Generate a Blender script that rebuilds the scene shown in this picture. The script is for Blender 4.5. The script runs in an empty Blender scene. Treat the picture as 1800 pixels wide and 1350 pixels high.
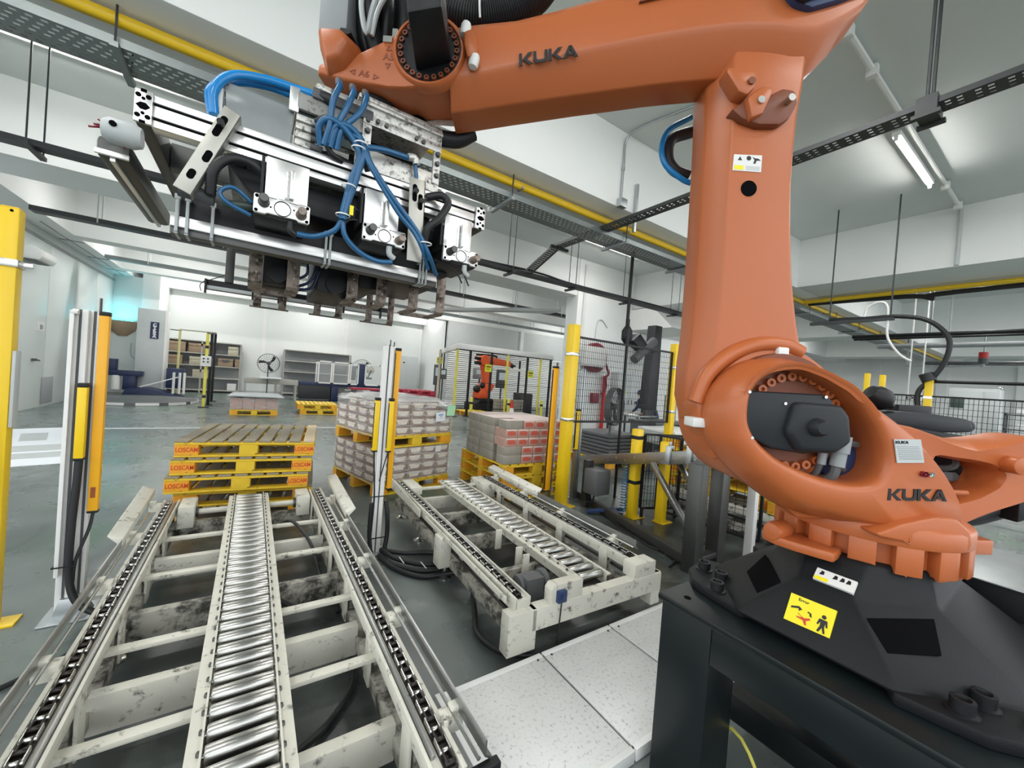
import bpy, bmesh, math, random
from mathutils import Matrix, Vector
random.seed(7)
S = bpy.context.scene
COL = S.collection
PI = math.pi
# ---------------------------------------------------------------- camera
cd = bpy.data.cameras.new('camera'); cam = bpy.data.objects.new('camera', cd); COL.objects.link(cam)
cd.sensor_width = 36.0; cd.lens = 36.0 * 686.8 / 1800.0; cd.clip_start = 0.02; cd.clip_end = 200
cam.matrix_world = Matrix(((0.83063, -0.05726, -0.55387, 0), (-0.55153, 0.05212, -0.83252, 0), (0.07654, 0.99700, 0.01172, 1.5), (0, 0, 0, 1)))
S.camera = cam
# ---------------------------------------------------------------- light
w = bpy.data.worlds.new('world'); S.world = w; w.use_nodes = True
w.node_tree.nodes['Background'].inputs[0].default_value = (0.93, 0.97, 1.0, 1)
w.node_tree.nodes['Background'].inputs[1].default_value = 1.55
S.view_settings.view_transform = 'Standard'; S.view_settings.look = 'None'
S.view_settings.gamma = 1.0; S.view_settings.use_curve_mapping = False
S.view_settings.exposure = 0.62
TUBE_EMIT = 34.0
BATTEN_W = 24.0
# ---------------------------------------------------------------- materials
def mat(name, col, rough=.5, metal=0., var=.12, vs=6., dirt=0., dcol=(.05, .045, .04), ds=9., bump=0., bs=40., spec=.5, trans=0., emit=0., alpha=1., stretch=None):
    m = bpy.data.materials.new(name); m.use_nodes = True
    nt = m.node_tree; N = nt.nodes; L = nt.links; b = N['Principled BSDF']
    b.inputs['Roughness'].default_value = rough; b.inputs['Metallic'].default_value = metal
    b.inputs['Specular IOR Level'].default_value = spec
    b.inputs['Base Color'].default_value = (*col, 1)
    if trans: b.inputs['Transmission Weight'].default_value = trans
    if alpha < 1: b.inputs['Alpha'].default_value = alpha
    if emit:
        b.inputs['Emission Color'].default_value = (*col, 1); b.inputs['Emission Strength'].default_value = emit
        return m
    tc = N.new('ShaderNodeTexCoord'); src = tc.outputs['Object']
    if stretch:
        mp = N.new('ShaderNodeMapping'); mp.inputs['Scale'].default_value = stretch; L.new(src, mp.inputs[0]); src = mp.outputs[0]
    cur = None
    if var:
        n = N.new('ShaderNodeTexNoise'); n.inputs['Scale'].default_value = vs; n.inputs['Detail'].default_value = 4; L.new(src, n.inputs['Vector'])
        mx = N.new('ShaderNodeMix'); mx.data_type = 'RGBA'
        mx.inputs[6].default_value = (*[c * (1 - var) for c in col], 1); mx.inputs[7].default_value = (*[min(1, c * (1 + var)) for c in col], 1)
        L.new(n.outputs['Fac'], mx.inputs[0]); cur = mx.outputs[2]
    if dirt:
        n2 = N.new('ShaderNodeTexNoise'); n2.inputs['Scale'].default_value = ds; n2.inputs['Detail'].default_value = 9; n2.inputs['Roughness'].default_value = .7; L.new(src, n2.inputs['Vector'])
        r = N.new('ShaderNodeValToRGB'); r.color_ramp.elements[0].position = .72 - .34 * dirt; r.color_ramp.elements[1].position = .80 - .25 * dirt; L.new(n2.outputs['Fac'], r.inputs[0])
        m2 = N.new('ShaderNodeMix'); m2.data_type = 'RGBA'; L.new(r.outputs[0], m2.inputs[0])
        if cur: L.new(cur, m2.inputs[6])
        else: m2.inputs[6].default_value = (*col, 1)
        m2.inputs[7].default_value = (*dcol, 1); cur = m2.outputs[2]
    if cur: L.new(cur, b.inputs['Base Color'])
    if bump:
        n3 = N.new('ShaderNodeTexNoise'); n3.inputs['Scale'].default_value = bs; n3.inputs['Detail'].default_value = 3; L.new(src, n3.inputs['Vector'])
        bp = N.new('ShaderNodeBump'); bp.inputs['Strength'].default_value = bump; bp.inputs['Distance'].default_value = .01
        L.new(n3.outputs['Fac'], bp.inputs['Height']); L.new(bp.outputs[0], b.inputs['Normal'])
    return m
M_ = {}
def mk(k, *a, **kw): M_[k] = mat(k, *a, **kw)
mk('wall', (.86, .88, .87), .6, var=.04, vs=1.2, bump=.06, bs=14)
mk('ceiling', (.70, .73, .72), .75, var=.05, vs=1.5, dirt=.10, dcol=(.42, .43, .41), ds=2.5, bump=.12, bs=9)
mk('panelwall', (.68, .73, .72), .35, var=.03, vs=1.0)
mk('farwall', (.74, .77, .75), .5, var=.03, vs=1.0)
mk('white', (.80, .80, .78), .4, var=.04)
mk('worn', (.66, .65, .57), .45, var=.12, vs=5, dirt=.46, dcol=(.07, .065, .055), ds=16)
mk('wornD', (.40, .39, .34), .5, var=.2, vs=5, dirt=.82, dcol=(.05, .047, .04), ds=12)
mk('orange', (.48, .126, .036), .36, var=.05, vs=3, bump=.03, bs=160)
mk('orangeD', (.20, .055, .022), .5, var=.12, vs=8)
mk('orangeF', (.72, .10, .02), .45, var=.05)
mk('black', (.010, .011, .013), .45, var=.25, vs=9, spec=.35)
mk('blackM', (.010, .0115, .013), .5, var=.2, vs=12, bump=.10, bs=260, spec=.22)
mk('pedestal', (.009, .013, .014), .36, var=.3, vs=7, spec=.3, dirt=.08, dcol=(.06, .063, .06), ds=9)
mk('motorgrey', (.020, .023, .027), .5, var=.1, spec=.3)
mk('rubber', (.012, .013, .015), .5, var=.2)
mk('steel', (.62, .62, .60), .24, 1., var=.12, vs=8, dirt=.16, dcol=(.14, .13, .12), ds=14, stretch=(1, 14, 14))
mk('galv', (.50, .53, .54), .42, 1., var=.15, vs=14)
mk('stainless', (.42, .43, .43), .33, 1., var=.12, vs=6, stretch=(1, 6, 6))
mk('darksteel', (.11, .112, .108), .45, .8, var=.2, vs=6, dirt=.12, dcol=(.04, .04, .04))
mk('alu', (.76, .76, .74), .30, .75, var=.07, vs=9, dirt=.20, dcol=(.22, .21, .19), ds=11)
mk('aluD', (.30, .30, .28), .5, .4, var=.2, vs=16, dirt=.6, dcol=(.05, .045, .04), ds=26)
mk('plate', (.50, .49, .44), .38, .5, var=.1)
mk('spot', (.66, .65, .61), .42, .5, var=.08, dirt=.62, dcol=(.10, .085, .065), ds=48)
mk('rust', (.33, .27, .23), .6, .35, var=.3, vs=18, dirt=.72, dcol=(.055, .035, .025), ds=26)
mk('grease', (.035, .03, .028), .3, .6, var=.3, vs=20)
mk('yellow', (.86, .58, .012), .35, var=.06, vs=4, dirt=.08, dcol=(.30, .2, .03), ds=10)
mk('yellowL', (.72, .66, .10), .45, var=.06)
mk('sensor', (.92, .45, .015), .38, var=.05, vs=6)
mk('sensorY', (.92, .62, .01), .38, var=.05, vs=6)
mk('paleY', (.60, .56, .26), .5, var=.06)
mk('pipeY', (.86, .56, .02), .32, var=.05)
mk('palY', (.74, .50, .025), .6, var=.25, vs=9, dirt=.40, dcol=(.12, .085, .04), ds=12, bump=.2, bs=60)
mk('palO', (.80, .36, .02), .6, var=.25, vs=9, dirt=.32, dcol=(.16, .09, .03), ds=14)
mk('palW', (.30, .26, .19), .75, var=.3, vs=7, dirt=.35, dcol=(.10, .085, .06), ds=8, bump=.3, bs=50, stretch=(14, 1, 10))
mk('palN', (.62, .50, .32), .7, var=.2, vs=8, stretch=(14, 1, 10))
mk('palR', (.42, .015, .045), .4, var=.1)
mk('carton', (.27, .185, .145), .6, var=.12, vs=6)
mk('cartonW', (.72, .66, .56), .55, var=.12, vs=14, dirt=.2, dcol=(.42, .33, .26), ds=24)
mk('cartonG', (.30, .28, .24), .6, var=.2, vs=9, dirt=.2, dcol=(.55, .30, .26), ds=12)
mk('cartonP', (.46, .29, .24), .55, var=.2, vs=10, dirt=.3, dcol=(.35, .25, .2), ds=26)
mk('cartonR', (.55, .10, .07), .5, var=.2, vs=20)
mk('cartonT', (.80, .66, .62), .5, var=.08, vs=12)
mk('brownbox', (.34, .24, .16), .7, var=.15)
mk('palebox', (.52, .48, .36), .7, var=.15)
mk('greysheet', (.36, .39, .40), .45, var=.08)
mk('paper', (.78, .82, .86), .7, var=.03)
mk('papergreen', (.42, .78, .50), .7, var=.03)
mk('navy', (.012, .022, .075), .4, var=.1)
mk('blue', (.02, .045, .13), .4, var=.1)
mk('bluehose', (.018, .115, .26), .25, var=.12, vs=8)
mk('brighthose', (.01, .24, .62), .2, var=.05)
mk('red', (.50, .012, .012), .4, var=.08)
mk('maroon', (.20, .012, .03), .4, var=.1)
mk('cableyellow', (.62, .58, .10), .45, var=.05)
mk('sheetwhite', (.82, .83, .82), .35, var=.03)
mk('speckle', (.74, .75, .74), .42, var=.08, vs=5, dirt=.52, dcol=(.36, .37, .36), ds=60)
mk('ink', (.008, .008, .01), .5, var=0)
mk('inkorange', (.28, .065, .02), .5, var=0)
mk('inkred', (.62, .05, .02), .5, var=0)
mk('signY', (.92, .78, .01), .45, var=.02)
mk('signW', (.80, .80, .78), .45, var=.02)
mk('signlime', (.62, .72, .02), .5, var=.08, vs=30)
mk('grey', (.30, .32, .33), .5, var=.08)
mk('greyL', (.52, .55, .55), .45, var=.06)
mk('greyD', (.10, .105, .11), .5, var=.1)
mk('greenD', (.05, .075, .065), .5, var=.1)
mk('shelf', (.40, .39, .35), .5, var=.06)
mk('duct', (.022, .023, .026), .45, var=.2)
mk('tray', (.055, .060, .062), .5, .4, var=.15)
mk('trayG', (.24, .27, .27), .42, .7, var=.12)
mk('skin', (.45, .26, .18), .5, var=.05)
mk('cone', (.75, .03, .02), .45, var=.05)
mk('tubeglow', (1., .99, .95), emit=TUBE_EMIT)
mk('cyanglow', (.10, .95, 1.), emit=2.5)
mk('screenglow', (.35, .42, .45), emit=.25)
mk('acrylic', (.36, .39, .39), .18, var=.15, alpha=.62)
mk('filmtop', (.82, .80, .78), .2, var=.1, vs=12, alpha=.72)
mk('clear', (.75, .8, .8), .08, var=0, alpha=.16)
mk('rollersteel', (.50, .50, .48), .30, 1., var=.06, vs=3, dirt=.12, dcol=(.10, .09, .08), ds=10)
mk('film', (.86, .86, .86), .16, var=0., alpha=.24)
mk('holeshade', (.004, .004, .005), .9, var=0, spec=.05)  # near-black colour painted for the shade inside holes and slots
def film_material():                       # stretch film: streaks of whiter, denser film
    m = M_['film']; nt = m.node_tree; N = nt.nodes; L = nt.links; b = N['Principled BSDF']
    tc = N.new('ShaderNodeTexCoord'); mp = N.new('ShaderNodeMapping'); mp.inputs['Scale'].default_value = (3, 3, 30); mp.inputs['Rotation'].default_value = (.35, .3, 0)
    n = N.new('ShaderNodeTexNoise'); n.inputs['Scale'].default_value = 1.6; n.inputs['Detail'].default_value = 5; n.inputs['Distortion'].default_value = .7
    r = N.new('ShaderNodeMapRange'); r.inputs[1].default_value = .45; r.inputs[2].default_value = .72; r.inputs[3].default_value = .10; r.inputs[4].default_value = .62
    L.new(tc.outputs['Object'], mp.inputs[0]); L.new(mp.outputs[0], n.inputs['Vector']); L.new(n.outputs['Fac'], r.inputs[0]); L.new(r.outputs[0], b.inputs['Alpha'])
film_material()
def floor_material():                      # glossy grey-green epoxy with wear and stains, darker under the conveyors
    m = bpy.data.materials.new('epoxy'); m.use_nodes = True; nt = m.node_tree; N = nt.nodes; L = nt.links; b = N['Principled BSDF']
    tc = N.new('ShaderNodeNewGeometry'); P = tc.outputs['Position']
    def noise(s, d=5, dist=0., sc=None):
        n = N.new('ShaderNodeTexNoise'); n.inputs['Scale'].default_value = s; n.inputs['Detail'].default_value = d; n.inputs['Distortion'].default_value = dist
        v = P
        if sc:
            mp = N.new('ShaderNodeMapping'); mp.inputs['Scale'].default_value = sc; L.new(P, mp.inputs[0]); v = mp.outputs[0]
        L.new(v, n.inputs['Vector']); return n.outputs['Fac']
    def ramp(f, p0, p1):
        r = N.new('ShaderNodeMapRange'); r.inputs[1].default_value = p0; r.inputs[2].default_value = p1; L.new(f, r.inputs[0]); return r.outputs[0]
    def mix(f, a, c):
        x = N.new('ShaderNodeMix'); x.data_type = 'RGBA'; L.new(f, x.inputs[0])
        if isinstance(a, tuple): x.inputs[6].default_value = (*a, 1)
        else: L.new(a, x.inputs[6])
        x.inputs[7].default_value = (*c, 1); return x.outputs[2]
    c = mix(ramp(noise(.9, 6, .6), .38, .66), (.115, .138, .134), (.190, .220, .212))
    c = mix(ramp(noise(.7, 6, .8), .54, .70), c, (.105, .175, .125))
    c = mix(ramp(noise(2.3, 8, 1.2, (1, .45, 1)), .56, .72), c, (.075, .085, .085))
    c = mix(ramp(noise(1.4, 9, .5), .66, .78), c, (.36, .38, .37))
    sx = N.new('ShaderNodeSeparateXYZ'); L.new(P, sx.inputs[0])
    def band(o, a0, a1, soft):
        u = N.new('ShaderNodeMapRange'); u.interpolation_type = 'SMOOTHSTEP'; u.inputs[1].default_value = a0 - soft; u.inputs[2].default_value = a0 + soft; L.new(o, u.inputs[0])
        v = N.new('ShaderNodeMapRange'); v.interpolation_type = 'SMOOTHSTEP'; v.inputs[1].default_value = a1 - soft; v.inputs[2].default_value = a1 + soft; v.inputs[3].default_value = 1; v.inputs[4].default_value = 0; L.new(o, v.inputs[0])
        m_ = N.new('ShaderNodeMath'); m_.operation = 'MULTIPLY'; L.new(u.outputs[0], m_.inputs[0]); L.new(v.outputs[0], m_.inputs[1]); return m_.outputs[0]
    def mul(a, c_):
        m_ = N.new('ShaderNodeMath'); m_.operation = 'MULTIPLY'; L.new(a, m_.inputs[0])
        if isinstance(c_, float): m_.inputs[1].default_value = c_
        else: L.new(c_, m_.inputs[1])
        return m_.outputs[0]
    dark_noise = ramp(noise(1.7, 7, .8), .18, .50)
    for x0, x1, y0, y1 in ((-.55, .75, .2, 3.6), (1.2, 2.5, 1.2, 3.7), (2.6, 6.0, .4, 3.2)): c = mix(mul(mul(mul(band(sx.outputs[0], x0, x1, .25), band(sx.outputs[1], y0, y1, .45)), dark_noise), .90), c, (.030, .034, .033))  # darkens the floor in soft boxes under the conveyors, broken up by noise
    L.new(c, b.inputs['Base Color'])
    r = N.new('ShaderNodeMapRange'); r.inputs[3].default_value = .16; r.inputs[4].default_value = .42; L.new(noise(2., 5), r.inputs[0]); L.new(r.outputs[0], b.inputs['Roughness'])
    M_['epoxy'] = m
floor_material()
# ---------------------------------------------------------------- mesh helpers
WM = {}                                    # world matrix of every object made here
class MB:
    def __init__(s): s.v = []; s.f = []
    def add(s, vs, fs):
        o = len(s.v); s.v += [tuple(v) for v in vs]; s.f += [tuple(i + o for i in f) for f in fs]; return s
    def box(s, x0, x1, y0, y1, z0, z1):
        vs = [(x, y, z) for z in (z0, z1) for y in (y0, y1) for x in (x0, x1)]
        return s.add(vs, [(0, 2, 3, 1), (4, 5, 7, 6), (0, 1, 5, 4), (2, 6, 7, 3), (0, 4, 6, 2), (1, 3, 7, 5)])
    def bar(s, p, q, a, b, up=(0, 0, 1)):  # box of section a x b along p-q
        p = Vector(p); q = Vector(q); d = (q - p).normalized(); u = Vector(up)
        if abs(d.dot(u)) > .98: u = Vector((1, 0, 0))
        x = d.cross(u).normalized() * a / 2; y = x.cross(d).normalized() * b / 2
        vs = [p - x - y, p + x - y, p + x + y, p - x + y, q - x - y, q + x - y, q + x + y, q - x + y]
        return s.add(vs, [(0, 3, 2, 1), (4, 5, 6, 7), (0, 1, 5, 4), (1, 2, 6, 5), (2, 3, 7, 6), (3, 0, 4, 7)])
    def cyl(s, p, q, r, n=12, r2=None):
        p = Vector(p); q = Vector(q); d = (q - p).normalized(); r2 = r if r2 is None else r2
        u = Vector((0, 0, 1)) if abs(d.z) < .9 else Vector((1, 0, 0)); x = d.cross(u).normalized(); y = d.cross(x)
        vs = [p + (x * math.cos(2 * PI * i / n) + y * math.sin(2 * PI * i / n)) * r for i in range(n)] + [q + (x * math.cos(2 * PI * i / n) + y * math.sin(2 * PI * i / n)) * r2 for i in range(n)]
        return s.add(vs, [(i, (i + 1) % n, n + (i + 1) % n, n + i) for i in range(n)] + [tuple(range(n - 1, -1, -1)), tuple(range(n, 2 * n))])
    def tube(s, pts, r, n=8, k=6):         # round tube through control points (Catmull-Rom)
        P = [Vector(p) for p in pts]; C = []
        if len(P) > 2 and k > 1:
            Q = [P[0] * 2 - P[1]] + P + [P[-1] * 2 - P[-2]]
            for i in range(1, len(Q) - 2):
                for j in range(k):
                    t = j / k; a, b, c, d = Q[i - 1], Q[i], Q[i + 1], Q[i + 2]
                    C.append(.5 * (2 * b + (c - a) * t + (2 * a - 5 * b + 4 * c - d) * t * t + (3 * b - a - 3 * c + d) * t ** 3))
            C.append(P[-1])
        else: C = P
        vs = []; ux = None
        for i, c in enumerate(C):
            d = (C[min(i + 1, len(C) - 1)] - C[max(i - 1, 0)]).normalized()
            if ux is None:
                u = Vector((0, 0, 1)) if abs(d.z) < .9 else Vector((1, 0, 0)); ux = d.cross(u).normalized()
            else: ux = (ux - d * ux.dot(d)).normalized()
            uy = d.cross(ux); rr = r(i / (len(C) - 1), i) if callable(r) else r
            vs += [c + (ux * math.cos(2 * PI * j / n) + uy * math.sin(2 * PI * j / n)) * rr for j in range(n)]
        m = len(C)
        fs = [(i * n + j, i * n + (j + 1) % n, (i + 1) * n + (j + 1) % n, (i + 1) * n + j) for i in range(m - 1) for j in range(n)]
        return s.add(vs, fs + [tuple(range(n - 1, -1, -1)), tuple(range((m - 1) * n, m * n))])
    def loft(s, loops, cap=True):
        n = len(loops[0]); vs = [p for l in loops for p in l]; m = len(loops)
        fs = [(i * n + j, i * n + (j + 1) % n, (i + 1) * n + (j + 1) % n, (i + 1) * n + j) for i in range(m - 1) for j in range(n)]
        if cap: fs += [tuple(range(n - 1, -1, -1)), tuple(range((m - 1) * n, m * n))]
        return s.add(vs, fs)
    def prism(s, poly, a, b, ax='y'):      # polygon extruded along an axis; poly is in the other two coordinates
        f = {'x': lambda p, t: (t, p[0], p[1]), 'y': lambda p, t: (p[0], t, p[1]), 'z': lambda p, t: (p[0], p[1], t)}[ax]
        return s.loft([[f(p, a) for p in poly], [f(p, b) for p in poly]])
    def lathe(s, prof, c=(0, 0, 0), n=20, ax='z'):   # prof = (radius, height)
        f = {'z': lambda r, h, a: (c[0] + r * math.cos(a), c[1] + r * math.sin(a), c[2] + h), 'y': lambda r, h, a: (c[0] + r * math.cos(a), c[1] + h, c[2] + r * math.sin(a)), 'x': lambda r, h, a: (c[0] + h, c[1] + r * math.cos(a), c[2] + r * math.sin(a))}[ax]
        return s.loft([[f(max(r, 1e-4), h, 2 * PI * i / n) for i in range(n)] for r, h in prof])
    def ringsolid(s, rings):               # closed ring: list of loops, last joins first
        n = len(rings[0]); m = len(rings); vs = [p for l in rings for p in l]
        return s.add(vs, [(i * n + j, i * n + (j + 1) % n, ((i + 1) % m) * n + (j + 1) % n, ((i + 1) % m) * n + j) for i in range(m) for j in range(n)])
    def rlathe(s, prof, c=(0, 0, 0), n=20, ax='z'):  # closed ring of revolution
        f = {'z': lambda r, h, a: (c[0] + r * math.cos(a), c[1] + r * math.sin(a), c[2] + h), 'y': lambda r, h, a: (c[0] + r * math.cos(a), c[1] + h, c[2] + r * math.sin(a)), 'x': lambda r, h, a: (c[0] + h, c[1] + r * math.cos(a), c[2] + r * math.sin(a))}[ax]
        return s.ringsolid([[f(r, h, 2 * PI * i / n) for i in range(n)] for r, h in prof])
    def sph(s, c, r, n=12, m=8, sc=(1, 1, 1)):
        return s.loft([[(c[0] + sc[0] * r * math.sin(PI * k / m + 1e-3) * math.cos(2 * PI * i / n), c[1] + sc[1] * r * math.sin(PI * k / m + 1e-3) * math.sin(2 * PI * i / n), c[2] + sc[2] * r * math.cos(PI * k / m)) for i in range(n)] for k in range(m + 1)])
    def xf(s, mtx):
        s.v = [tuple(mtx @ Vector(v)) for v in s.v]; return s
    def mesh(s, name, m, bev=0., seg=2, sharp=38):
        me = bpy.data.meshes.new(name); bm = bmesh.new()
        vs = [bm.verts.new(v) for v in s.v]
        for f in s.f:
            try: bm.faces.new([vs[i] for i in f])
            except ValueError: pass
        bmesh.ops.recalc_face_normals(bm, faces=bm.faces)
        if bev:
            es = [e for e in bm.edges if len(e.link_faces) == 2 and e.calc_face_angle(0) > .5]
            bmesh.ops.bevel(bm, geom=es, offset=bev, segments=seg, profile=.5, affect='EDGES', clamp_overlap=True)
        for f in bm.faces: f.smooth = True
        a = math.radians(sharp)
        for e in bm.edges:
            if len(e.link_faces) != 2 or e.calc_face_angle(0) > a: e.smooth = False
        bm.to_mesh(me); bm.free(); me.materials.append(M_[m] if isinstance(m, str) else m); return me
def link(name, me, parent=None):
    o = bpy.data.objects.new(name, me); COL.objects.link(o)
    if parent: o.parent = parent
    WM[o.name] = WM[parent.name].copy() if parent else Matrix()
    return o
def part(name, mb, m, parent, bev=0., world=False, label=None, kind=None, **kw):
    if world: mb.xf(WM[parent.name].inverted())
    o = link(name, mb.mesh(name, m, bev, **kw), parent)
    if label: o['label'] = label
    if kind: o['kind'] = kind
    return o
def inst(name, me, parent, loc=(0, 0, 0), rot=(0, 0, 0)):        # a part that shares its mesh
    o = link(name, me, parent); o.location = loc; o.rotation_euler = rot
    WM[o.name] = WM[parent.name] @ Matrix.LocRotScale(Vector(loc), __import__('mathutils').Euler(rot), None); return o
def tag(o, label, cat, group=None):
    o['label'] = label; o['category'] = cat
    if group: o['group'] = group
    return o
def thing(name, label, cat, loc=(0, 0, 0), rz=0., group=None):
    o = bpy.data.objects.new(name, None); COL.objects.link(o); o.empty_display_size = .1
    o.location = loc; o.rotation_euler = (0, 0, rz)
    WM[o.name] = Matrix.Translation(loc) @ Matrix.Rotation(rz, 4, 'Z')
    return tag(o, label, cat, group)
def solo(name, mb, m, label, cat, group=None, bev=0., loc=None, **kw):   # a thing that is one mesh
    if loc is None:                         # origin at the centre of its base
        xs, ys, zs = zip(*mb.v); loc = ((min(xs) + max(xs)) / 2, (min(ys) + max(ys)) / 2, min(zs))
    mb.xf(Matrix.Translation([-c for c in loc]))
    o = link(name, mb.mesh(name, m, bev, **kw)); o.location = loc; WM[o.name] = Matrix.Translation(loc)
    return tag(o, label, cat, group)
def struct(name, mb, m, parent=None, bev=0., **kw):
    o = link(name, mb.mesh(name, m, bev, **kw), parent)
    if not parent: o['kind'] = 'structure'
    return o
def dup(o, parent=None):
    c = o.copy(); COL.objects.link(c); c.parent = parent
    WM[c.name] = WM[o.name].copy()
    for ch in list(o.children): dup(ch, c)
    return c
def place(o, loc, rz=0., label=None, group=None):
    o.location = loc; o.rotation_euler = (0, 0, rz); WM[o.name] = Matrix.Translation(loc) @ Matrix.Rotation(rz, 4, 'Z')
    if label: o['label'] = label
    if group: o['group'] = group
    return o
_fc = {}
def text_mesh(s, size, m, ext=.002, bold=0., align='CENTER'):
    k = (s, size, m, ext, bold)
    if k in _fc: return _fc[k]
    cu = bpy.data.curves.new('lettering', 'FONT'); cu.body = s; cu.size = size; cu.extrude = ext; cu.offset = bold; cu.align_x = align; cu.align_y = 'CENTER'; cu.resolution_u = 3
    ob = bpy.data.objects.new('lettering', cu); COL.objects.link(ob)
    dg = bpy.context.evaluated_depsgraph_get(); me = bpy.data.meshes.new_from_object(ob.evaluated_get(dg))
    bpy.data.objects.remove(ob); bpy.data.curves.remove(cu); me.materials.clear(); me.materials.append(M_[m]); _fc[k] = me; return me
def text(s, size, m, parent, org, xd, yd, ext=.002, bold=0., sx=1., name='lettering'):   # org, xd, yd in the parent's frame
    x = Vector(xd).normalized(); y = Vector(yd); y = (y - x * y.dot(x)).normalized(); z = x.cross(y)
    o = link(name, text_mesh(s, size, m, ext, bold), parent)
    mt = Matrix((x, y, z)).transposed().to_4x4(); mt.translation = org
    o.matrix_local = mt @ Matrix.Diagonal((sx, 1, 1, 1)); return o
# ---------------------------------------------------------------- the building
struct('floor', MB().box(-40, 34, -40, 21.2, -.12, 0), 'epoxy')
ceil = struct('ceiling', MB().box(-8, 34, -4.5, 21.2, 5.15, 5.35), 'ceiling')
for y0, y1 in ((3.95, 5.15), (8.55, 9.55), (13.45, 13.95), (17.45, 17.9), (20.5, 21.2)):
    struct('beam', MB().box(-8, 34, y0, y1, 4.08, 5.16), 'wall', ceil, bev=.012)
struct('beam', MB().box(10.2, 11.7, -4.5, 3.96, 4.085, 5.16), 'wall', ceil, bev=.012)
struct('beam', MB().box(10.2, 11.7, 5.14, 8.56, 4.085, 5.16), 'wall', ceil, bev=.012)
for a, b in ((9.54, 13.46), (13.94, 17.46), (17.89, 20.51)): struct('beam', MB().box(-8, -3.65, a, b, 4.085, 5.16), 'wall', ceil)
for x in (18.5, 26.5):
    for a, b in ((-4.5, 3.96), (5.14, 8.56), (9.54, 13.46)): struct('beam', MB().box(x, x + 1.2, a, b, 4.085, 5.16), 'wall', ceil)
# left wall of white insulated panels, with a door frame, a louvre and a sign
wl = struct('wall_left', MB().box(-4.6, -4.16, 12.55, 19.2, 0, 4.09), 'panelwall')
for a, b in ((12.6, 13.95), (13.95, 15.6), (15.6, 17.3), (17.3, 19.0)): struct('panel', MB().box(-4.17, -4.14, a + .012, b - .012, .0, 3.86), 'panelwall', wl, bev=.006)
struct('top_trim', MB().box(-4.16, -4.12, 12.6, 19, 3.84, 3.90), 'grey', wl)
struct('soffit_seam', MB().box(-3.93, -3.91, 12.6, 19, 4.072, 4.086), 'grey', wl)
for y in (14.2, 16.2, 18.0): struct('soffit_seam', MB().box(-4.1, -3.66, y - .02, y + .02, 4.07, 4.085), 'grey', wl)
struct('louvre', MB().box(-4.145, -4.12, 13.84, 14.46, .05, .70), 'grey', wl, bev=.01)
sg = struct('door_sign', MB().box(-4.142, -4.13, 13.48, 13.82, 1.78, 1.99), 'signW', wl)
sg['label'] = 'small white sign with a dark pictogram'
struct('pictogram', MB().box(-4.131, -4.127, 13.58, 13.73, 1.82, 1.93), 'grey', wl)
struct('door_lever', MB().cyl((-4.15, 13.3, 1.12), (-4.06, 13.3, 1.12), .03).bar((-4.07, 13.3, 1.12), (-4.07, 13.46, 1.10), .03, .03), 'greyD', wl)
d1 = struct('door_1', MB().box(-4.36, -4.14, 12.42, 12.56, 0, 3.3), 'white', bev=.03)
struct('door_frame', MB().box(-4.34, -4.12, 12.28, 12.43, 0, 3.3).box(-4.9, -4.3, 12.3, 12.42, 0, 3.3), 'white', d1, bev=.03)
struct('wall_alcove', MB().box(-5.2, -3.42, 19.0, 19.25, 0, 4.09), 'panelwall')
pl = struct('pillar', MB().box(-3.42, -2.92, 18.95, 20.9, 0, 5.15), 'wall', bev=.05)
pl['label'] = 'white rounded pillar beside the stretch wrapping mast'
# far wall in wide pale panels
wf = struct('wall_far', MB().box(-8, 7.75, 20.88, 21.2, 0, 5.15), 'farwall')
x = -2.9
for i, x1 in enumerate((.35, 3.78, 7.6)):
    struct('panel', MB().box(x + .05, x1 - .05, 20.85, 20.885, 0, 4.09), 'farwall', wf); struct('joint_strip', MB().box(x1 - .07, x1 + .07, 20.84, 20.87, 0, 4.09), 'white', wf); x = x1
struct('baseboard_far', MB().box(-2.9, 7.6, 20.82, 20.86, 0, .12), 'greyL')
struct('wall_return', MB().box(7.7, 8.0, 17.6, 21.2, 0, 5.15), 'wall')
ws = struct('wall_shutter', MB().box(7.7, 16, 17.45, 17.75, 0, 4.1), 'greyL')
for k in range(28): struct('slat', MB().prism([(17.45, .02), (17.425, .03), (17.40, .055), (17.425, .088), (17.45, .098)], 7.8, 15.9, 'x').xf(Matrix.Translation((0, 0, k * .098))), 'sheetwhite', ws)
struct('post_strip', MB().box(11.9, 12.1, 17.37, 17.46, 2.75, 4.09), 'wall', ws)
struct('wall_back', MB().box(15.8, 34, 16.0, 16.3, 0, 5.15), 'wall')
wr = struct('wall_right', MB().box(30, 30.3, -6, 16.2, 0, 5.15), 'wall')
for y in (2.0, 4.6, 7.2): struct('pilaster', MB().box(29.85, 30.02, y - .2, y + .2, 0, 5.15), 'wall', wr)
p3 = struct('pillar', MB().box(7.72, 10.1, 8.5, 9.0, 0, 5.15), 'wall', bev=.02)
p3['label'] = 'broad white pillar behind the mesh fence'
struct('conduit', MB().tube([(7.95, 8.47, 5.0), (7.95, 8.47, 2.4), (7.97, 8.47, 1.0)], .045, 10), 'white', p3)
struct('conduit', MB().tube([(9.0, 8.48, 3.3), (8.75, 8.48, 3.5), (8.55, 8.48, 3.4), (8.5, 8.48, 2.9)], .012, 6), 'greyL', p3)
struct('wall_booth', MB().box(13.2, 18.2, 9.6, 9.9, 0, 4.08), 'wall')
struct('hood', MB().prism([(6.9, 3.35), (8.5, 3.35), (8.5, 4.0), (7.6, 4.0)], 9.96, 11.8, 'x'), 'white', ceil)
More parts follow.
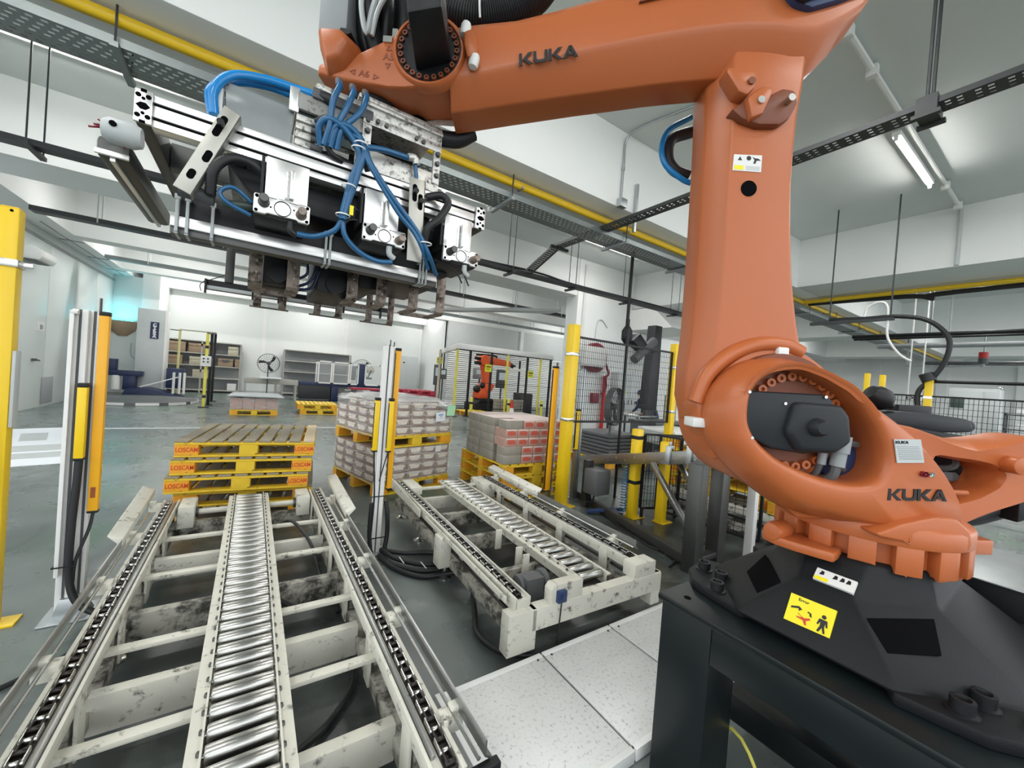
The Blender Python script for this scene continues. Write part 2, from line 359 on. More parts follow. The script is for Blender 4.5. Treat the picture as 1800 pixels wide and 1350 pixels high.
# painted box on the floor
fm = struct('trim_1', MB().loft([[(-3.38, 10.2, z), (-2.6, 10.45, z), (-1.85, 7.25, z), (-2.45, 7.1, z)] for z in (0, .003)]), 'paper')
fm['label'] = 'worn white panel painted on the floor by the left post'
for f0, f1, a, b in ((.18, .42, .18, .55), (.55, .70, .1, .9), (.74, .86, .15, .8)):
    q = lambda f, g: (-3.38 + .93 * f + (.78 - .18 * f) * g, 10.2 - 3.1 * f + (.25 - .1 * f) * g)
    struct('faded_lettering', MB().loft([[(*q(*c), z) for c in ((f0, a), (f0, b), (f1, b), (f1, a))] for z in (.003, .005)]), 'greyL', fm)
fl = struct('trim_2', MB().box(-2.5, 3.2, 10.2, 10.32, 0, .003), 'greyL'); fl['label'] = 'faded white line painted across the floor'
# the white speckled floor plates by the robot plinth
xs = (.80, 1.375, 1.90, 2.6)
for i in range(3):
    t = thing('floor_plate', ('white speckled floor plate left of the plinth, beside the roller conveyor', 'white speckled floor plate between the two dark joints, left of the plinth', 'white speckled floor plate half hidden behind the black plinth leg')[i], 'floor plate', (xs[i], .97, 0), 0, 'speckled floor plates beside the plinth')
    wd = xs[i + 1] - xs[i] - .012
    part('plate', MB().box(0, wd, .0, .60, .038, .05), 'speckle', t, bev=.002)
    part('edge_strip', MB().box(0, wd, .585, .615, .0, .052), 'sheetwhite', t, bev=.002)
    part('edge_strip', MB().box(0, wd, -.015, .012, .0, .052), 'sheetwhite', t, bev=.002)
    if i == 0: part('edge_strip', MB().box(-.035, .0, -.015, .615, .0, .058), 'sheetwhite', t, bev=.003)
    for sx in (.04, wd - .04):
        part('screw', MB().cyl((sx, .575, .05), (sx, .575, .054), .006, 8), 'darksteel', t)
# ---------------------------------------------------------------- pallet conveyors
def chain_meshes(p):
    a = MB()
    for s in (-1, 1): a.box(s * .011 - .0022, s * .011 + .0022, 0, p * 1.25, -.009, .009)
    a.cyl((-.016, p * .12, 0), (.016, p * .12, 0), .0085, 8)
    b = MB()
    for s in (-1, 1): b.box(s * .0165 - .0022, s * .0165 + .0022, 0, p * 1.25, -.009, .009)
    b.cyl((-.019, p * .12, 0), (.019, p * .12, 0), .0085, 8)
    return a.mesh('chain_link', 'grease', .001, 1), b.mesh('chain_link', 'steel', .001, 1)
LINKS = chain_meshes(.042)
ROLL = MB().lathe([(.008, -.104), (.008, -.094), (.026, -.0935), (.028, -.090), (.028, .090), (.026, .0935), (.008, .094), (.008, .104)], ax='x', n=18).mesh('roller', 'rollersteel')
BOLT = MB().lathe([(0, 0), (.010, 0), (.010, .006), (.006, .009), (0, .009)], ax='x', n=6).mesh('bolt', 'darksteel')
def rail(t, x, s, y0, y1, zt, chain=True):
    """one chain rail; s = +1 when the outside of the conveyor lies towards +x. Local frame of the conveyor."""
    X = lambda a: x + s * a
    def bx(a0, a1, *r): return MB().box(min(X(a0), X(a1)), max(X(a0), X(a1)), *r)
    part('upper_beam', bx(-.055, .035, y0, y1, zt - .075, zt - .012), 'worn', t, bev=.003)
    part('inner_angle', bx(-.062, -.050, y0, y1, zt - .05, zt), 'worn', t, bev=.002)
    part('outer_angle', bx(.024, .040, y0, y1, zt - .07, zt + .004), 'worn', t, bev=.002)
    part('chain_guide', bx(-.020, .020, y0 + .02, y1 - .02, zt - .014, zt - .004), 'grease', t, bev=.002)
    part('wear_strip', bx(-.046, -.030, y0 + .08, y1 - .05, zt - .013, zt + .002), 'stainless', t, bev=.002)
    part('lower_beam', bx(-.055, .02, y0 + .05, y1 - .04, .085, .15), 'wornD', t, bev=.003)
    part('chain_return', MB().tube([(X(0), y0 + .1, .2), (X(0), y1 - .1, .2)], .012, 6), 'grease', t)
    y = y0 + .25
    while y < y1:
        part('stay_plate', bx(-.064, -.052, y - .04, y + .04, .09, zt - .02), 'worn', t, bev=.003)
        part('upright', bx(-.04, .005, y - .03, y + .03, .14, zt - .06), 'wornD', t, bev=.003)
        y += .52
    if chain:
        n = int((y1 - y0 - .06) / .042)
        for i in range(n): inst('chain_link', LINKS[i % 2], t, (X(0), y0 + .03 + i * .042, zt + .004))
def guide(t, x, s, y0, y1, zt, flare, fs=1):
    """outside pallet guide: a folded strip on brackets, with a white flared lead-in at the far end"""
    X = lambda a: x + s * a
    part('guide_strip', MB().prism([(X(.085), zt + .075), (X(.091), zt + .075), (X(.091), zt + .03), (X(.115), zt + .012), (X(.109), zt + .008), (X(.085), zt + .026)], y0, y1 - flare - .02), 'stainless', t)
    part('guide_rod', MB().cyl((X(.065), y0, zt + .03), (X(.065), y1 - flare * .4, zt + .03), .007, 8), 'steel', t)
    part('lead_in_plate', MB().loft([[(X(a), y, z) for a, z in pr] for y, pr in ((y1 - flare, ((.085, zt + .07), (.15, zt + .10), (.155, zt + .093), (.088, zt + .02))), (y1 + .12, ((.11, zt + .07), (.185, zt + .10), (.19, zt + .093), (.115, zt + .02))))]), 'worn', t, bev=.003)
    y = y0 + .2
    while y < y1 - .1:
        part('guide_bracket', MB().box(min(X(.03), X(.10)), max(X(.03), X(.10)), y - .03, y + .03, zt - .03, zt + .022).box(min(X(.06), X(.10)), max(X(.06), X(.10)), y - .018, y + .018, zt + .02, zt + .045), 'worn', t, bev=.003)
        y += .62
def foot(t, x, y, z1):
    part('levelling_foot', MB().lathe([(0, 0), (.055, 0), (.055, .008), (.03, .016), (.014, .03), (.014, z1), (0, z1)], (x, y, 0), 16), 'steel', t)
def roller_track(t, xc, y0, y1, zt, n, bolts=True):
    for s in (-1, 1):
        part('track_channel', MB().prism([(xc + s * .100, zt - .085), (xc + s * .100, zt + .012), (xc + s * .106, zt + .012), (xc + s * .106, zt - .002), (xc + s * .142, zt - .002), (xc + s * .142, zt - .012), (xc + s * .106, zt - .012), (xc + s * .106, zt - .085)], y0, y1), 'worn', t)
    part('gap_shade_plate', MB().box(xc - .098, xc + .098, y0, y1, zt - .075, zt - .068), 'grease', t)  # dark plate added so the gaps between rollers look shaded
    for i in range(n):
        y = y0 + .05 + (y1 - y0 - .1) * i / (n - 1)
        inst('roller', ROLL, t, (xc, y, zt - .012))
        if bolts:
            for s in (-1, 1): inst('bolt', BOLT, t, (xc + s * .106, y, zt - .012 + .012), (0, 0, 0 if s > 0 else PI))
# the near conveyor: chain, rollers, chain
c1 = thing('pallet_conveyor', 'worn off-white pallet conveyor with a long roller track, in front of the stacked pallets', 'conveyor', (.04, .95, 0), 0, 'pallet conveyors')
rail(c1, -.525, -1, -.35, 3.10, .33); rail(c1, .525, 1, .04, 3.10, .33)
guide(c1, -.525, -1, -.35, 3.10, .33, .95); guide(c1, .525, 1, .02, 3.10, .33, .95)
roller_track(c1, 0, -.15, 3.15, .315, 40)
for y, z0, z1, m in ((-.05, .05, .2, 'wornD'), (.43, .05, .19, 'worn'), (1.06, .05, .2, 'worn'), (1.62, .06, .2, 'wornD'), (2.25, .07, .2, 'worn'), (2.92, .09, .2, 'wornD')):
    part('cross_beam', MB().box(-.48, .48, y, y + .05, z0, z1), m, c1, bev=.004)
for y in (.72, 1.24, 1.9, 2.45):
    part('tie_bar', MB().box(-.48, .48, y, y + .045, .235, .255), 'worn', c1, bev=.003)
part('drive_shaft', MB().cyl((-.50, 2.98, .255), (.50, 2.98, .255), .022, 14), 'worn', c1)
for s in (-1, 1):
    part('bearing_housing', MB().box(s * .40 - .05, s * .40 + .05, 2.86, 3.12, .17, .335), 'worn', c1, bev=.006)
    part('bearing', MB().cyl((s * .35, 2.98, .255), (s * .33, 2.98, .255), .042, 14), 'darksteel', c1)
part('end_cover', MB().box(.50, .66, .0, .03, .12, .335), 'black', c1, bev=.003)
part('hose', MB().tube([(.17, 2.55, .2), (.28, 2.5, .26), (.38, 2.2, .2), (.42, 1.9, .08), (.44, 1.6, .05)], .012, 8), 'rubber', c1)
part('hose', MB().tube([(.16, 1.62, .12), (.28, 1.6, .06), (.45, 1.66, .10), (.47, 1.5, .03)], .014, 8), 'rubber', c1)
part('hose', MB().tube([(.15, .62, .05), (.30, .74, .02), (.43, .90, .03), (.46, 1.1, .02)], .014, 8), 'rubber', c1)
for x in (-.525, .525):
    for y in (.52, 1.6, 2.7): foot(c1, x, y, .09)
for s in (-1, 1):
    for k in range(7): inst('bolt', BOLT, c1, (s * .478, .2 + k * .42, .30), (0, 0, PI if s > 0 else 0))
# the second conveyor, beyond the light curtain post
c2 = thing('pallet_conveyor', 'worn off-white pallet conveyor with an open front frame, beyond the light curtain mast', 'conveyor', (1.225, 1.64, 0), math.radians(-2.0), 'pallet conveyors')
rail(c2, .045, -1, .02, 2.46, .33); rail(c2, 1.06, 1, .12, 2.42, .33)
guide(c2, 1.06, 1, .2, 2.40, .33, .95)
roller_track(c2, .66, .10, 2.50, .285, 25)
part('lead_in_plate', MB().loft([[(-.02, 1.5, .33), (-.028, 1.5, .33), (-.028, 1.5, .27), (-.02, 1.5, .27)], [(-.02, 2.5, .37), (-.03, 2.5, .37), (-.03, 2.5, .27), (-.02, 2.5, .27)]]), 'worn', c2)
part('lead_in_plate', MB().box(-.034, -.022, .06, 1.35, .30, .335), 'worn', c2, bev=.003)
part('corner_block', MB().box(-.05, .13, -.02, .06, .055, .275), 'worn', c2, bev=.005)
part('front_beam', MB().box(.10, 1.16, -.02, .05, .155, .275), 'worn', c2, bev=.004)
part('sill_beam', MB().box(.13, 1.10, .12, .18, .08, .12), 'darksteel', c2, bev=.004)
part('end_post', MB().box(1.08, 1.17, -.01, .08, .06, .275), 'worn', c2, bev=.005)
part('bearing_housing', MB().box(.90, 1.10, -.015, .09, .27, .365), 'worn', c2, bev=.005)
hb = part('sensor_housing', MB().prism([(.22, .26), (.45, .26), (.45, .37), (.44, .375), (.24, .375), (.22, .35)], -.015, .05), 'worn', c2, bev=.003)
part('switch', MB().box(.255, .315, -.04, -.012, .28, .345).cyl((.285, -.05, .31), (.285, -.038, .31), .014, 12), 'blue', c2, bev=.005, label='small blue limit switch')
part('cable', MB().tube([(.285, -.03, .28), (.282, -.03, .2), (.29, -.015, .1), (.288, -.012, .03)], .004, 6), 'rubber', c2)
part('gear_motor', MB().lathe([(0, 0), (.055, 0), (.06, .01), (.06, .13), (.05, .14), (.05, .16), (.065, .165), (.065, .20), (0, .20)], (.16, .22, .27), 18, 'x').box(.18, .30, .14, .20, .21, .33).xf(Matrix.Translation((0, .02, 0))), 'greyD', c2)
part('drive_shaft', MB().cyl((.06, 2.32, .26), (1.05, 2.32, .26), .02, 12), 'worn', c2)
part('bearing_housing', MB().box(.90, 1.06, 2.12, 2.44, .16, .32), 'worn', c2, bev=.006)
part('bearing_housing', MB().box(.08, .20, 2.1, 2.42, .27, .345), 'worn', c2, bev=.006)
for y, m in ((.55, 'wornD'), (1.15, 'wornD'), (1.7, 'wornD'), (2.2, 'worn')): part('cross_beam', MB().box(.06, 1.05, y, y + .05, .07, .19), m, c2, bev=.004)
for x, y in ((.38, .5), (.42, .95), (.40, .62)): part('bracket', MB().box(x, x + .05, y, y + .02, .15, .30), 'worn', c2, bev=.003)
part('foot_bracket', MB().box(-.06, .03, .93, 1.05, .09, .31), 'worn', c2, bev=.006)
for y in (.98, 1.66, 2.25): foot(c2, .01 if y < 1.2 else .045, y, .12)
for y in (.3, 1.4, 2.2): foot(c2, 1.06, y, .09)
# ---------------------------------------------------------------- plinth and robot
pd = thing('robot_plinth', 'black welded steel plinth carrying the orange robot', 'plinth', (1.36, -.30, 0))
part('top_plate', MB().box(0, 1.35, 0, 1.21, .695, .72), 'pedestal', pd, bev=.006)
part('apron_beam', MB().box(.012, .10, .2, 1.0, .565, .696), 'pedestal', pd, bev=.004)
part('apron_beam', MB().box(.2, 1.2, 1.1, 1.195, .565, .696), 'pedestal', pd, bev=.004)
part('apron_beam', MB().box(.2, 1.2, .02, .1, .565, .696), 'pedestal', pd, bev=.004)
for x, y in ((.012, 1.0), (.012, .012), (1.15, 1.0), (1.15, .012)): part('leg', MB().box(x, x + .19, y, y + .198, .0, .696), 'pedestal', pd, bev=.008)
part('cross_beam', MB().box(.45, .56, .1, 1.15, .10, .21), 'pedestal', pd, bev=.004); part('cross_beam', MB().box(.03, 1.3, .55, .66, .08, .19), 'pedestal', pd, bev=.004)
part('bolt_hole', MB().cyl((.07, 1.13, .719), (.07, 1.13, .7215), .013, 14), 'holeshade', pd)
for i, (pts, lb) in enumerate(((((1.55, .93, .03), (1.58, .70, .25), (1.50, .48, .10), (1.46, .2, .02), (1.5, -.1, .02)), 'thin yellow-green cable arching under the plinth'), (((1.42, .72, .18), (1.44, .62, .06), (1.42, .5, .015)), 'short end of yellow-green cable beside the plinth leg'))):
    solo('ground_cable', MB().tube(pts, .006, 8), 'cableyellow', lb, 'cable')
# the robot: local x along the arm's plane (right in that plane), local -y towards the photographer, z up
RB = thing('industrial_robot', 'large orange palletizing robot arm standing on the black plinth', 'robot', (1.95, .46, 0), math.atan2(-.5532, .8331))
def L3(p, t): return (p[0], -t, p[1])      # (u, z) in the arm's plane, t towards the viewer
def plate(poly, t0, t1): return MB().prism(poly, -t1, -t0, 'y')
def pol(c, poly, n):                       # resample a star-shaped outline by angle
    out = []
    for i in range(n):
        a = 2 * PI * i / n; d = (math.cos(a), math.sin(a)); best = 0
        for j in range(len(poly)):
            (x1, y1), (x2, y2) = poly[j], poly[(j + 1) % len(poly)]
            ex, ey = x2 - x1, y2 - y1; den = d[0] * ey - d[1] * ex
            if abs(den) < 1e-9: continue
            r = ((x1 - c[0]) * ey - (y1 - c[1]) * ex) / den; k = ((x1 - c[0]) * d[1] - (y1 - c[1]) * d[0]) / den
            if r > 0 and -1e-6 <= k <= 1 + 1e-6: best = max(best, r)
        out.append((best, d))
    rs = [b for b, _ in out]
    for _ in range(2): rs = [(rs[i - 1] + 2 * rs[i] + rs[(i + 1) % n]) / 4 for i in range(n)]
    return [(r, d) for r, (_, d) in zip(rs, out)]
def ring(c, O, I, prof, n=72):             # prof = (t, 'i' or 'o', inward or outward offset)
    ro, ri = pol(c, O, n), pol(c, I, n); loops = []
    for t, w_, off in prof:
        lp = []
        for (a, d), (b, _) in zip(ro, ri):
            r = max(a - off, b + .004) if w_ == 'o' else min(b + off, a - .004)
            lp.append((c[0] + d[0] * r, -t, c[1] + d[1] * r))
        loops.append(lp)
    return MB().ringsolid(loops)
# base frame: octagonal cast base with corner lugs, windows shown as black plates
def oct8(a, b, c, d, z): return [(-a, -b, z), (-c, -d, z), (c, -d, z), (a, -b, z), (a, b, z), (c, d, z), (-c, d, z), (-a, b, z)]
base = MB()
base.loft([oct8(.492, .205, .245, .425, .745), oct8(.490, .20, .24, .42, .765), oct8(.39, .078, .19, .228, .905), oct8(.375, .07, .18, .22, .915), oct8(.31, .08, .16, .205, .97), oct8(.29, .08, .15, .19, 1.0)])
base.xf(Matrix.Rotation(-RB.rotation_euler.z, 4, 'Z'))
bf = part('base_frame', base, 'blackM', RB, bev=.012)
for q in range(4):
    b2 = MB().prism([(-.50, -.20), (-.47, -.36), (-.41, -.43), (-.34, -.45), (-.20, -.47), (-.1, -.3), (-.3, -.1)], .7205, .757, 'z')
    part('base_lug', b2.xf(Matrix.Rotation(q * PI / 2 - RB.rotation_euler.z, 4, 'Z')), 'blackM', RB, bev=.008)
RZI = Matrix.Rotation(-RB.rotation_euler.z, 4, 'Z')
for q in range(4):
    m4 = RZI @ Matrix.Rotation(q * PI / 2, 4, 'Z'); fx_, fy_ = ((1, 1), (1, -1), (-1, 1), (-1, -1))[q]
    c = [Vector((x * fx_, y * fy_, z)) for x, y, z in ((-.400, -.112, .876), (-.255, -.225, .896), (-.326, -.255, .83), (-.433, -.168, .816))]
    nrm = (c[1] - c[0]).cross(c[3] - c[0]).normalized() * fx_ * fy_; nrm = nrm if nrm.z > 0 else -nrm
    part('window', MB().loft([[v - nrm * .03 for v in c], [v + nrm * .0035 for v in c]]).xf(RZI), 'holeshade', RB, bev=.002, label='black plate painted as the shade of a casting window in the base')  # flat black plate stands for the shade in an open window
    for dx, dy in ((-.345, -.335), (-.43, -.31), (-.31, -.43)):
        part('base_bolt', MB().lathe([(0, .757), (.032, .757), (.032, .762), (.024, .764), (.024, .792), (.016, .793), (.014, .785), (0, .785)], (dx, dy, 0), 16).xf(m4), 'black', RB)
part('cable_box', MB().box(2.27, 2.85, -.25, .33, .722, .895), 'blackM', RB, bev=.006, world=True)
part('cover_plate', MB().box(2.26, 2.86, -.26, .34, .896, .902), 'galv', RB, bev=.002, world=True, label='shiny metal cover plate')
for x, y in ((2.33, .26), (2.3, .1), (2.55, .27)): part('cover_screw', MB().cyl((x, y, .902), (x, y, .909), .012, 8), 'steel', RB, world=True)
# slewing ring with notches
U0 = .03
U0 = -.015; sk = MB(); nT = 15; r1 = .274
sk.lathe([(.20, .965), (.240, .965), (.240, .990), (.236, .992), (.236, 1.072), (r1, 1.072), (r1 + .002, 1.077), (r1 + .002, 1.12), (r1 - .004, 1.13), (.22, 1.15), (.15, 1.16)], (U0, 0, 0), 75)
part('slewing_ring', sk, 'orange', RB)
for i in range(nT):
    a0 = 2 * PI * (i + .20) / nT; a1 = 2 * PI * (i + .80) / nT; lp = []
    for z in (.985, 1.0735):
        lp.append([(U0 + r * math.cos(a), r * math.sin(a), z) for r, a in [(.215, a0)] + [(r1 + .0005, a0 + (a1 - a0) * k / 4) for k in range(5)] + [(.215, a1)]])
    part('ring_tooth', MB().loft(lp), 'orange', RB, bev=.002)
    a2 = 2 * PI * (i + .5) / nT
    part('ring_bolt', MB().cyl((U0 + .245 * math.cos(a2), .245 * math.sin(a2), .986), (U0 + .245 * math.cos(a2), .245 * math.sin(a2), .972), .012, 8), 'orange', RB)
lg = []
for z in (.985, 1.018):
    lg.append([(U0 + r * math.cos(math.radians(d)), -r * math.sin(math.radians(d)), z) for r, d in ((.395, 176), (.39, 168), (.372, 160), (.352, 152), (.338, 143), (.25, 143), (.25, 152), (.25, 160), (.25, 168), (.25, 176))])
part('ring_lug', MB().loft(lg), 'orange', RB, bev=.008)
part('ring_lug', MB().lathe([(0, -.05), (.028, -.046), (.034, -.03), (.034, .03), (.026, .05), (0, .052)], (0, 0, 0), 14, 'x').xf(Matrix.Translation((-.365, -.05, 1.03)) @ Matrix.Rotation(.5, 4, 'Z')), 'orange', RB)
part('ring_lug', MB().prism([(.16, -.10), (.385, -.08), (.385, .02), (.16, .04)], 1.005, 1.06, 'z'), 'orange', RB, bev=.008)
# rotating column: the big oval frame
O = [(-.616, 1.611), (-.543, 1.639), (-.475, 1.644), (-.4, 1.631), (-.306, 1.589), (-.212, 1.537), (-.131, 1.482), (-.05, 1.42), (.024, 1.343), (.084, 1.266), (.125, 1.185), (.141, 1.125), (.148, 1.10), (.12, 1.085), (-.05, 1.092), (-.222, 1.105), (-.38, 1.125), (-.455, 1.15), (-.528, 1.195), (-.6, 1.243), (-.648, 1.291), (-.696, 1.349), (-.714, 1.438), (-.708, 1.499), (-.671, 1.561)]
I = [(-.613, 1.445), (-.612, 1.514), (-.581, 1.56), (-.524, 1.591), (-.464, 1.599), (-.386, 1.575), (-.309, 1.537), (-.252, 1.488), (-.21, 1.432), (-.182, 1.373), (-.174, 1.32), (-.189, 1.275), (-.231, 1.253), (-.292, 1.252), (-.369, 1.264), (-.437, 1.285), (-.516, 1.318), (-.571, 1.358), (-.607, 1.409)]
c0 = (-.38, 1.41)
rc = part('rotating_column', ring(c0, O, I, [(.10, 'i', 0), (.19, 'i', 0), (.222, 'i', .004), (.236, 'i', .014), (.240, 'i', .028), (.232, 'o', .052), (.215, 'o', .034), (.155, 'o', .004), (.12, 'o', .0), (.09, 'o', .012)], 96), 'orange', RB, sharp=50)
body = MB().loft([[L3(p, t) for p in ps] for t, ps in ((.13, [(-.17, 1.26), (-.17, 1.40), (-.05, 1.36), (.06, 1.24), (.13, 1.12), (.13, 1.10), (-.36, 1.10), (-.48, 1.18), (-.36, 1.24)]), (-.25, [(-.17, 1.26), (-.17, 1.40), (-.06, 1.36), (.04, 1.24), (.10, 1.12), (.10, 1.09), (-.26, 1.09), (-.32, 1.15), (-.30, 1.24)]))])
part('column_body', body, 'orange', RB, bev=.02)
BOSSP = [(-.21, 1.112), (-.135, 1.146), (-.031, 1.176), (.035, 1.174), (.078, 1.14), (.09, 1.10), (.08, 1.075), (-.06, 1.082), (-.2, 1.10)]
part('axis_boss', plate(BOSSP, .1, .262), 'orange', RB, bev=.022, seg=3)
# the rear fork that carries the counterbalance
O2 = [(-.06, 1.45), (.052, 1.448), (.168, 1.415), (.307, 1.401), (.429, 1.419), (.54, 1.45), (.62, 1.40), (.62, 1.30), (.53, 1.21), (.45, 1.17), (.355, 1.125), (.253, 1.075), (.12, 1.06), (-.02, 1.15)]
I2 = [(.145, 1.345), (.25, 1.332), (.354, 1.323), (.407, 1.295), (.387, 1.254), (.32, 1.215), (.237, 1.184), (.205, 1.22), (.17, 1.30)]
part('rear_fork', ring((.28, 1.27), O2, I2, [(-.05, 'i', 0), (.05, 'i', 0), (.075, 'i', .012), (.08, 'o', .03), (.05, 'o', .004), (-.05, 'o', 0)], 72), 'orange', RB, sharp=50)
part('fork_pin', MB().cyl((.408, -.06, 1.335), (.408, -.12, 1.335), .03, 16), 'orange', RB, bev=.005)
part('fork_shade_plate', plate([(.06, 1.12), (.25, 1.13), (.52, 1.23), (.50, 1.36), (.06, 1.39)], -.20, -.07), 'black', RB, bev=.01)  # black plate added behind the fork opening to paint its dark inside
part('fork_cables', MB().tube([(.18, .10, 1.24), (.27, .08, 1.27), (.33, .02, 1.30), (.34, .05, 1.36)], .012, 6).tube([(.22, .08, 1.2), (.30, .04, 1.24), (.36, .04, 1.26)], .016, 6).box(.27, .33, .02, .1, 1.245, 1.275), 'greyD', RB)
part('fork_lever', MB().cyl((.19, -.06, 1.215), (.28, -.07, 1.22), .01, 10), 'orange', RB)
part('slewing_motor', plate([(.20, 1.475), (.30, 1.492), (.45, 1.49), (.60, 1.478), (.62, 1.425), (.45, 1.41), (.20, 1.42)], -.40, -.20), 'motorgrey', RB, bev=.016)
part('slewing_motor_flange', plate([(.30, 1.43), (.66, 1.40), (.66, 1.345), (.30, 1.37)], -.42, -.19), 'black', RB, bev=.006)
part('slewing_motor_box', plate([(.34, 1.521), (.49, 1.523), (.49, 1.47), (.34, 1.47)], -.38, -.26), 'black', RB, bev=.006)
part('motor_knob', MB().cyl((.60, .28, 1.448), (.67, .28, 1.448), .026, 14).sph((.67, .28, 1.448), .026), 'black', RB)
part('counterbalance', MB().lathe([(0, -.08), (.05, -.07), (.075, -.03), (.08, .03), (.07, .06), (.035, .07), (.03, .10), (.02, .12), (0, .12)], (0, 0, 0), 18, 'x').xf(Matrix.Translation((.235, .25, 1.545)) @ Matrix.Rotation(.5, 4, 'Y') @ Matrix.Scale(.62, 4)), 'black', RB)
part('rear_cable_box', plate([(.50, 1.12), (.60, 1.16), (.58, 1.22), (.50, 1.2)], -.1, .05), 'black', RB, bev=.006)
part('hose_stub', MB().tube([(.33, .1, 1.12), (.42, .06, 1.10), (.50, .04, 1.13), (.56, .0, 1.19)], .035, 10), 'black', RB)
# A2 motor inside the oval
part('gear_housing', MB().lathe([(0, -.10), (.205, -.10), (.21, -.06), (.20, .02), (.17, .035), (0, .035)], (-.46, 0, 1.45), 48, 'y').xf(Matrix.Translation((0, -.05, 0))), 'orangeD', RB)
for i in range(26):
    a = 2 * PI * i / 26; part('gear_bolt', MB().lathe([(.006, -.155), (.0065, -.166), (.015, -.166), (.0155, -.150), (0, -.150)], (-.425 + .150 * math.cos(a), 0, 1.432 + .150 * math.sin(a)), 10, 'y'), 'orange', RB)
part('joint_motor', plate([(-.632, 1.522), (-.372, 1.528), (-.352, 1.505), (-.34, 1.42), (-.36, 1.35), (-.428, 1.335), (-.537, 1.344), (-.613, 1.377), (-.637, 1.42)], .12, .236), 'motorgrey', RB, bev=.014)
part('motor_cover', plate([(-.49, 1.498), (-.345, 1.498), (-.318, 1.465), (-.305, 1.385), (-.355, 1.345), (-.47, 1.345), (-.51, 1.40)], .20, .262), 'motorgrey', RB, bev=.018, seg=3)
part('motor_cap', MB().lathe([(.03, -.25), (.026, -.282), (.018, -.292), (0, -.293)], (-.425, 0, 1.425), 20, 'y'), 'motorgrey', RB)
for px, pz in ((-.625, 1.518), (-.385, 1.520), (-.605, 1.375), (-.51, 1.49), (-.36, 1.36)):
    part('motor_screw', MB().cyl((px, -.22, pz), (px, -.240, pz), .005, 8), 'steel', RB)
part('plug', MB().cyl((-.29, -.20, 1.40), (-.295, -.20, 1.345), .026, 14).cyl((-.295, -.20, 1.345), (-.30, -.20, 1.30), .021, 14), 'grey', RB, label='grey motor plug')
part('plug', MB().cyl((-.33, -.18, 1.37), (-.335, -.18, 1.30), .013, 12), 'grey', RB)
part('plug_cable', MB().tube([(-.30, -.20, 1.31), (-.31, -.19, 1.26), (-.34, -.12, 1.22)], .014, 8).tube([(-.335, -.18, 1.31), (-.34, -.16, 1.26), (-.35, -.1, 1.22)], .01, 8).tube([(-.2, -.15, 1.37), (-.25, -.17, 1.37), (-.27, -.15, 1.31), (-.22, -.13, 1.28)], .012, 8), 'greyD', RB)
part('inner_cover', MB().sph((-.225, -.10, 1.32), .07, 14, 10, (1, .6, 1.2)), 'blue', RB)
# link arm
hub = part('link_hub', MB().rlathe([(.10, .10), (.235, .10), (.25, .085), (.25, -.085), (.235, -.115), (.205, -.122), (.20, -.105), (.10, -.105)], (-.455, 0, 1.44), 64, 'y'), 'orange', RB)
def lsec(z, l, r, th=.11, ch=.062): return [(l, -.03, z), (l + ch, -th, z), (r - .015, -th, z), (r, -th + .015, z), (r, th - .015, z), (r - .015, th, z), (l + .03, th, z), (l, th - .03, z)]
la = MB().loft([lsec(*s) for s in ((1.40, -.71, -.30, .09), (1.49, -.735, -.335, .095), (1.60, -.735, -.355, .10), (1.69, -.730, -.366, .10), (1.76, -.7285, -.385, .10), (1.85, -.729, -.403, .10), (1.93, -.7295, -.417, .10), (2.1, -.732, -.436, .10), (2.24, -.735, -.447, .10), (2.37, -.738, -.449, .10), (2.5, -.743, -.446, .10), (2.6, -.747, -.436, .10), (2.75, -.75, -.43, .10))])
part('link_arm', la, 'orange', RB, bev=.008)
part('stop_bracket', plate([(-.732, 1.47), (-.70, 1.50), (-.655, 1.42), (-.61, 1.38), (-.595, 1.285), (-.655, 1.275), (-.665, 1.325), (-.70, 1.365), (-.722, 1.43)], .0, .115), 'orange', RB, bev=.014)
lip = [(-.728 + 0, 1.47), (-.70, 1.56), (-.64, 1.63), (-.57, 1.672), (-.50, 1.69), (-.43, 1.688), (-.38, 1.668)]
part('hub_lip', MB().tube([(u, -.105, z) for u, z in lip], .026, 12), 'orange', RB)
part('bumper', MB().box(-.745, -.682, -.135, -.06, 1.385, 1.418), 'white', RB, bev=.006); part('bumper', MB().box(-.475, -.437, -.135, -.05, 1.645, 1.68), 'white', RB, bev=.006)
part('access_hole', MB().cyl((-.603, -.098, 2.222), (-.603, -.1025, 2.222), .027, 28), 'holeshade', RB, label='round dark access hole')
# elbow pivot brackets
part('pivot_bracket', plate([(-.735, 2.595), (-.635, 2.585), (-.635, 2.535), (-.66, 2.505), (-.69, 2.515), (-.735, 2.575)], .09, .15), 'orange', RB, bev=.01)
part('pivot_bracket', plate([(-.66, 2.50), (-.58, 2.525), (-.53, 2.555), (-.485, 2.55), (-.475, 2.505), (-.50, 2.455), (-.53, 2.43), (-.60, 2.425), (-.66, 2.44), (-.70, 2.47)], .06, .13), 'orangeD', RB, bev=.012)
part('pivot_arm', plate([(-.66, 2.50), (-.61, 2.545), (-.57, 2.535), (-.60, 2.45), (-.64, 2.43)], .1, .15), 'orange', RB, bev=.012)
for u, z, m in ((-.652, 2.55, 'orangeD'), (-.615, 2.49, 'steel'), (-.515, 2.505, 'steel')): part('pivot_pin', MB().cyl((u, -.13, z), (u, -.156, z), .012, 14), m, RB)
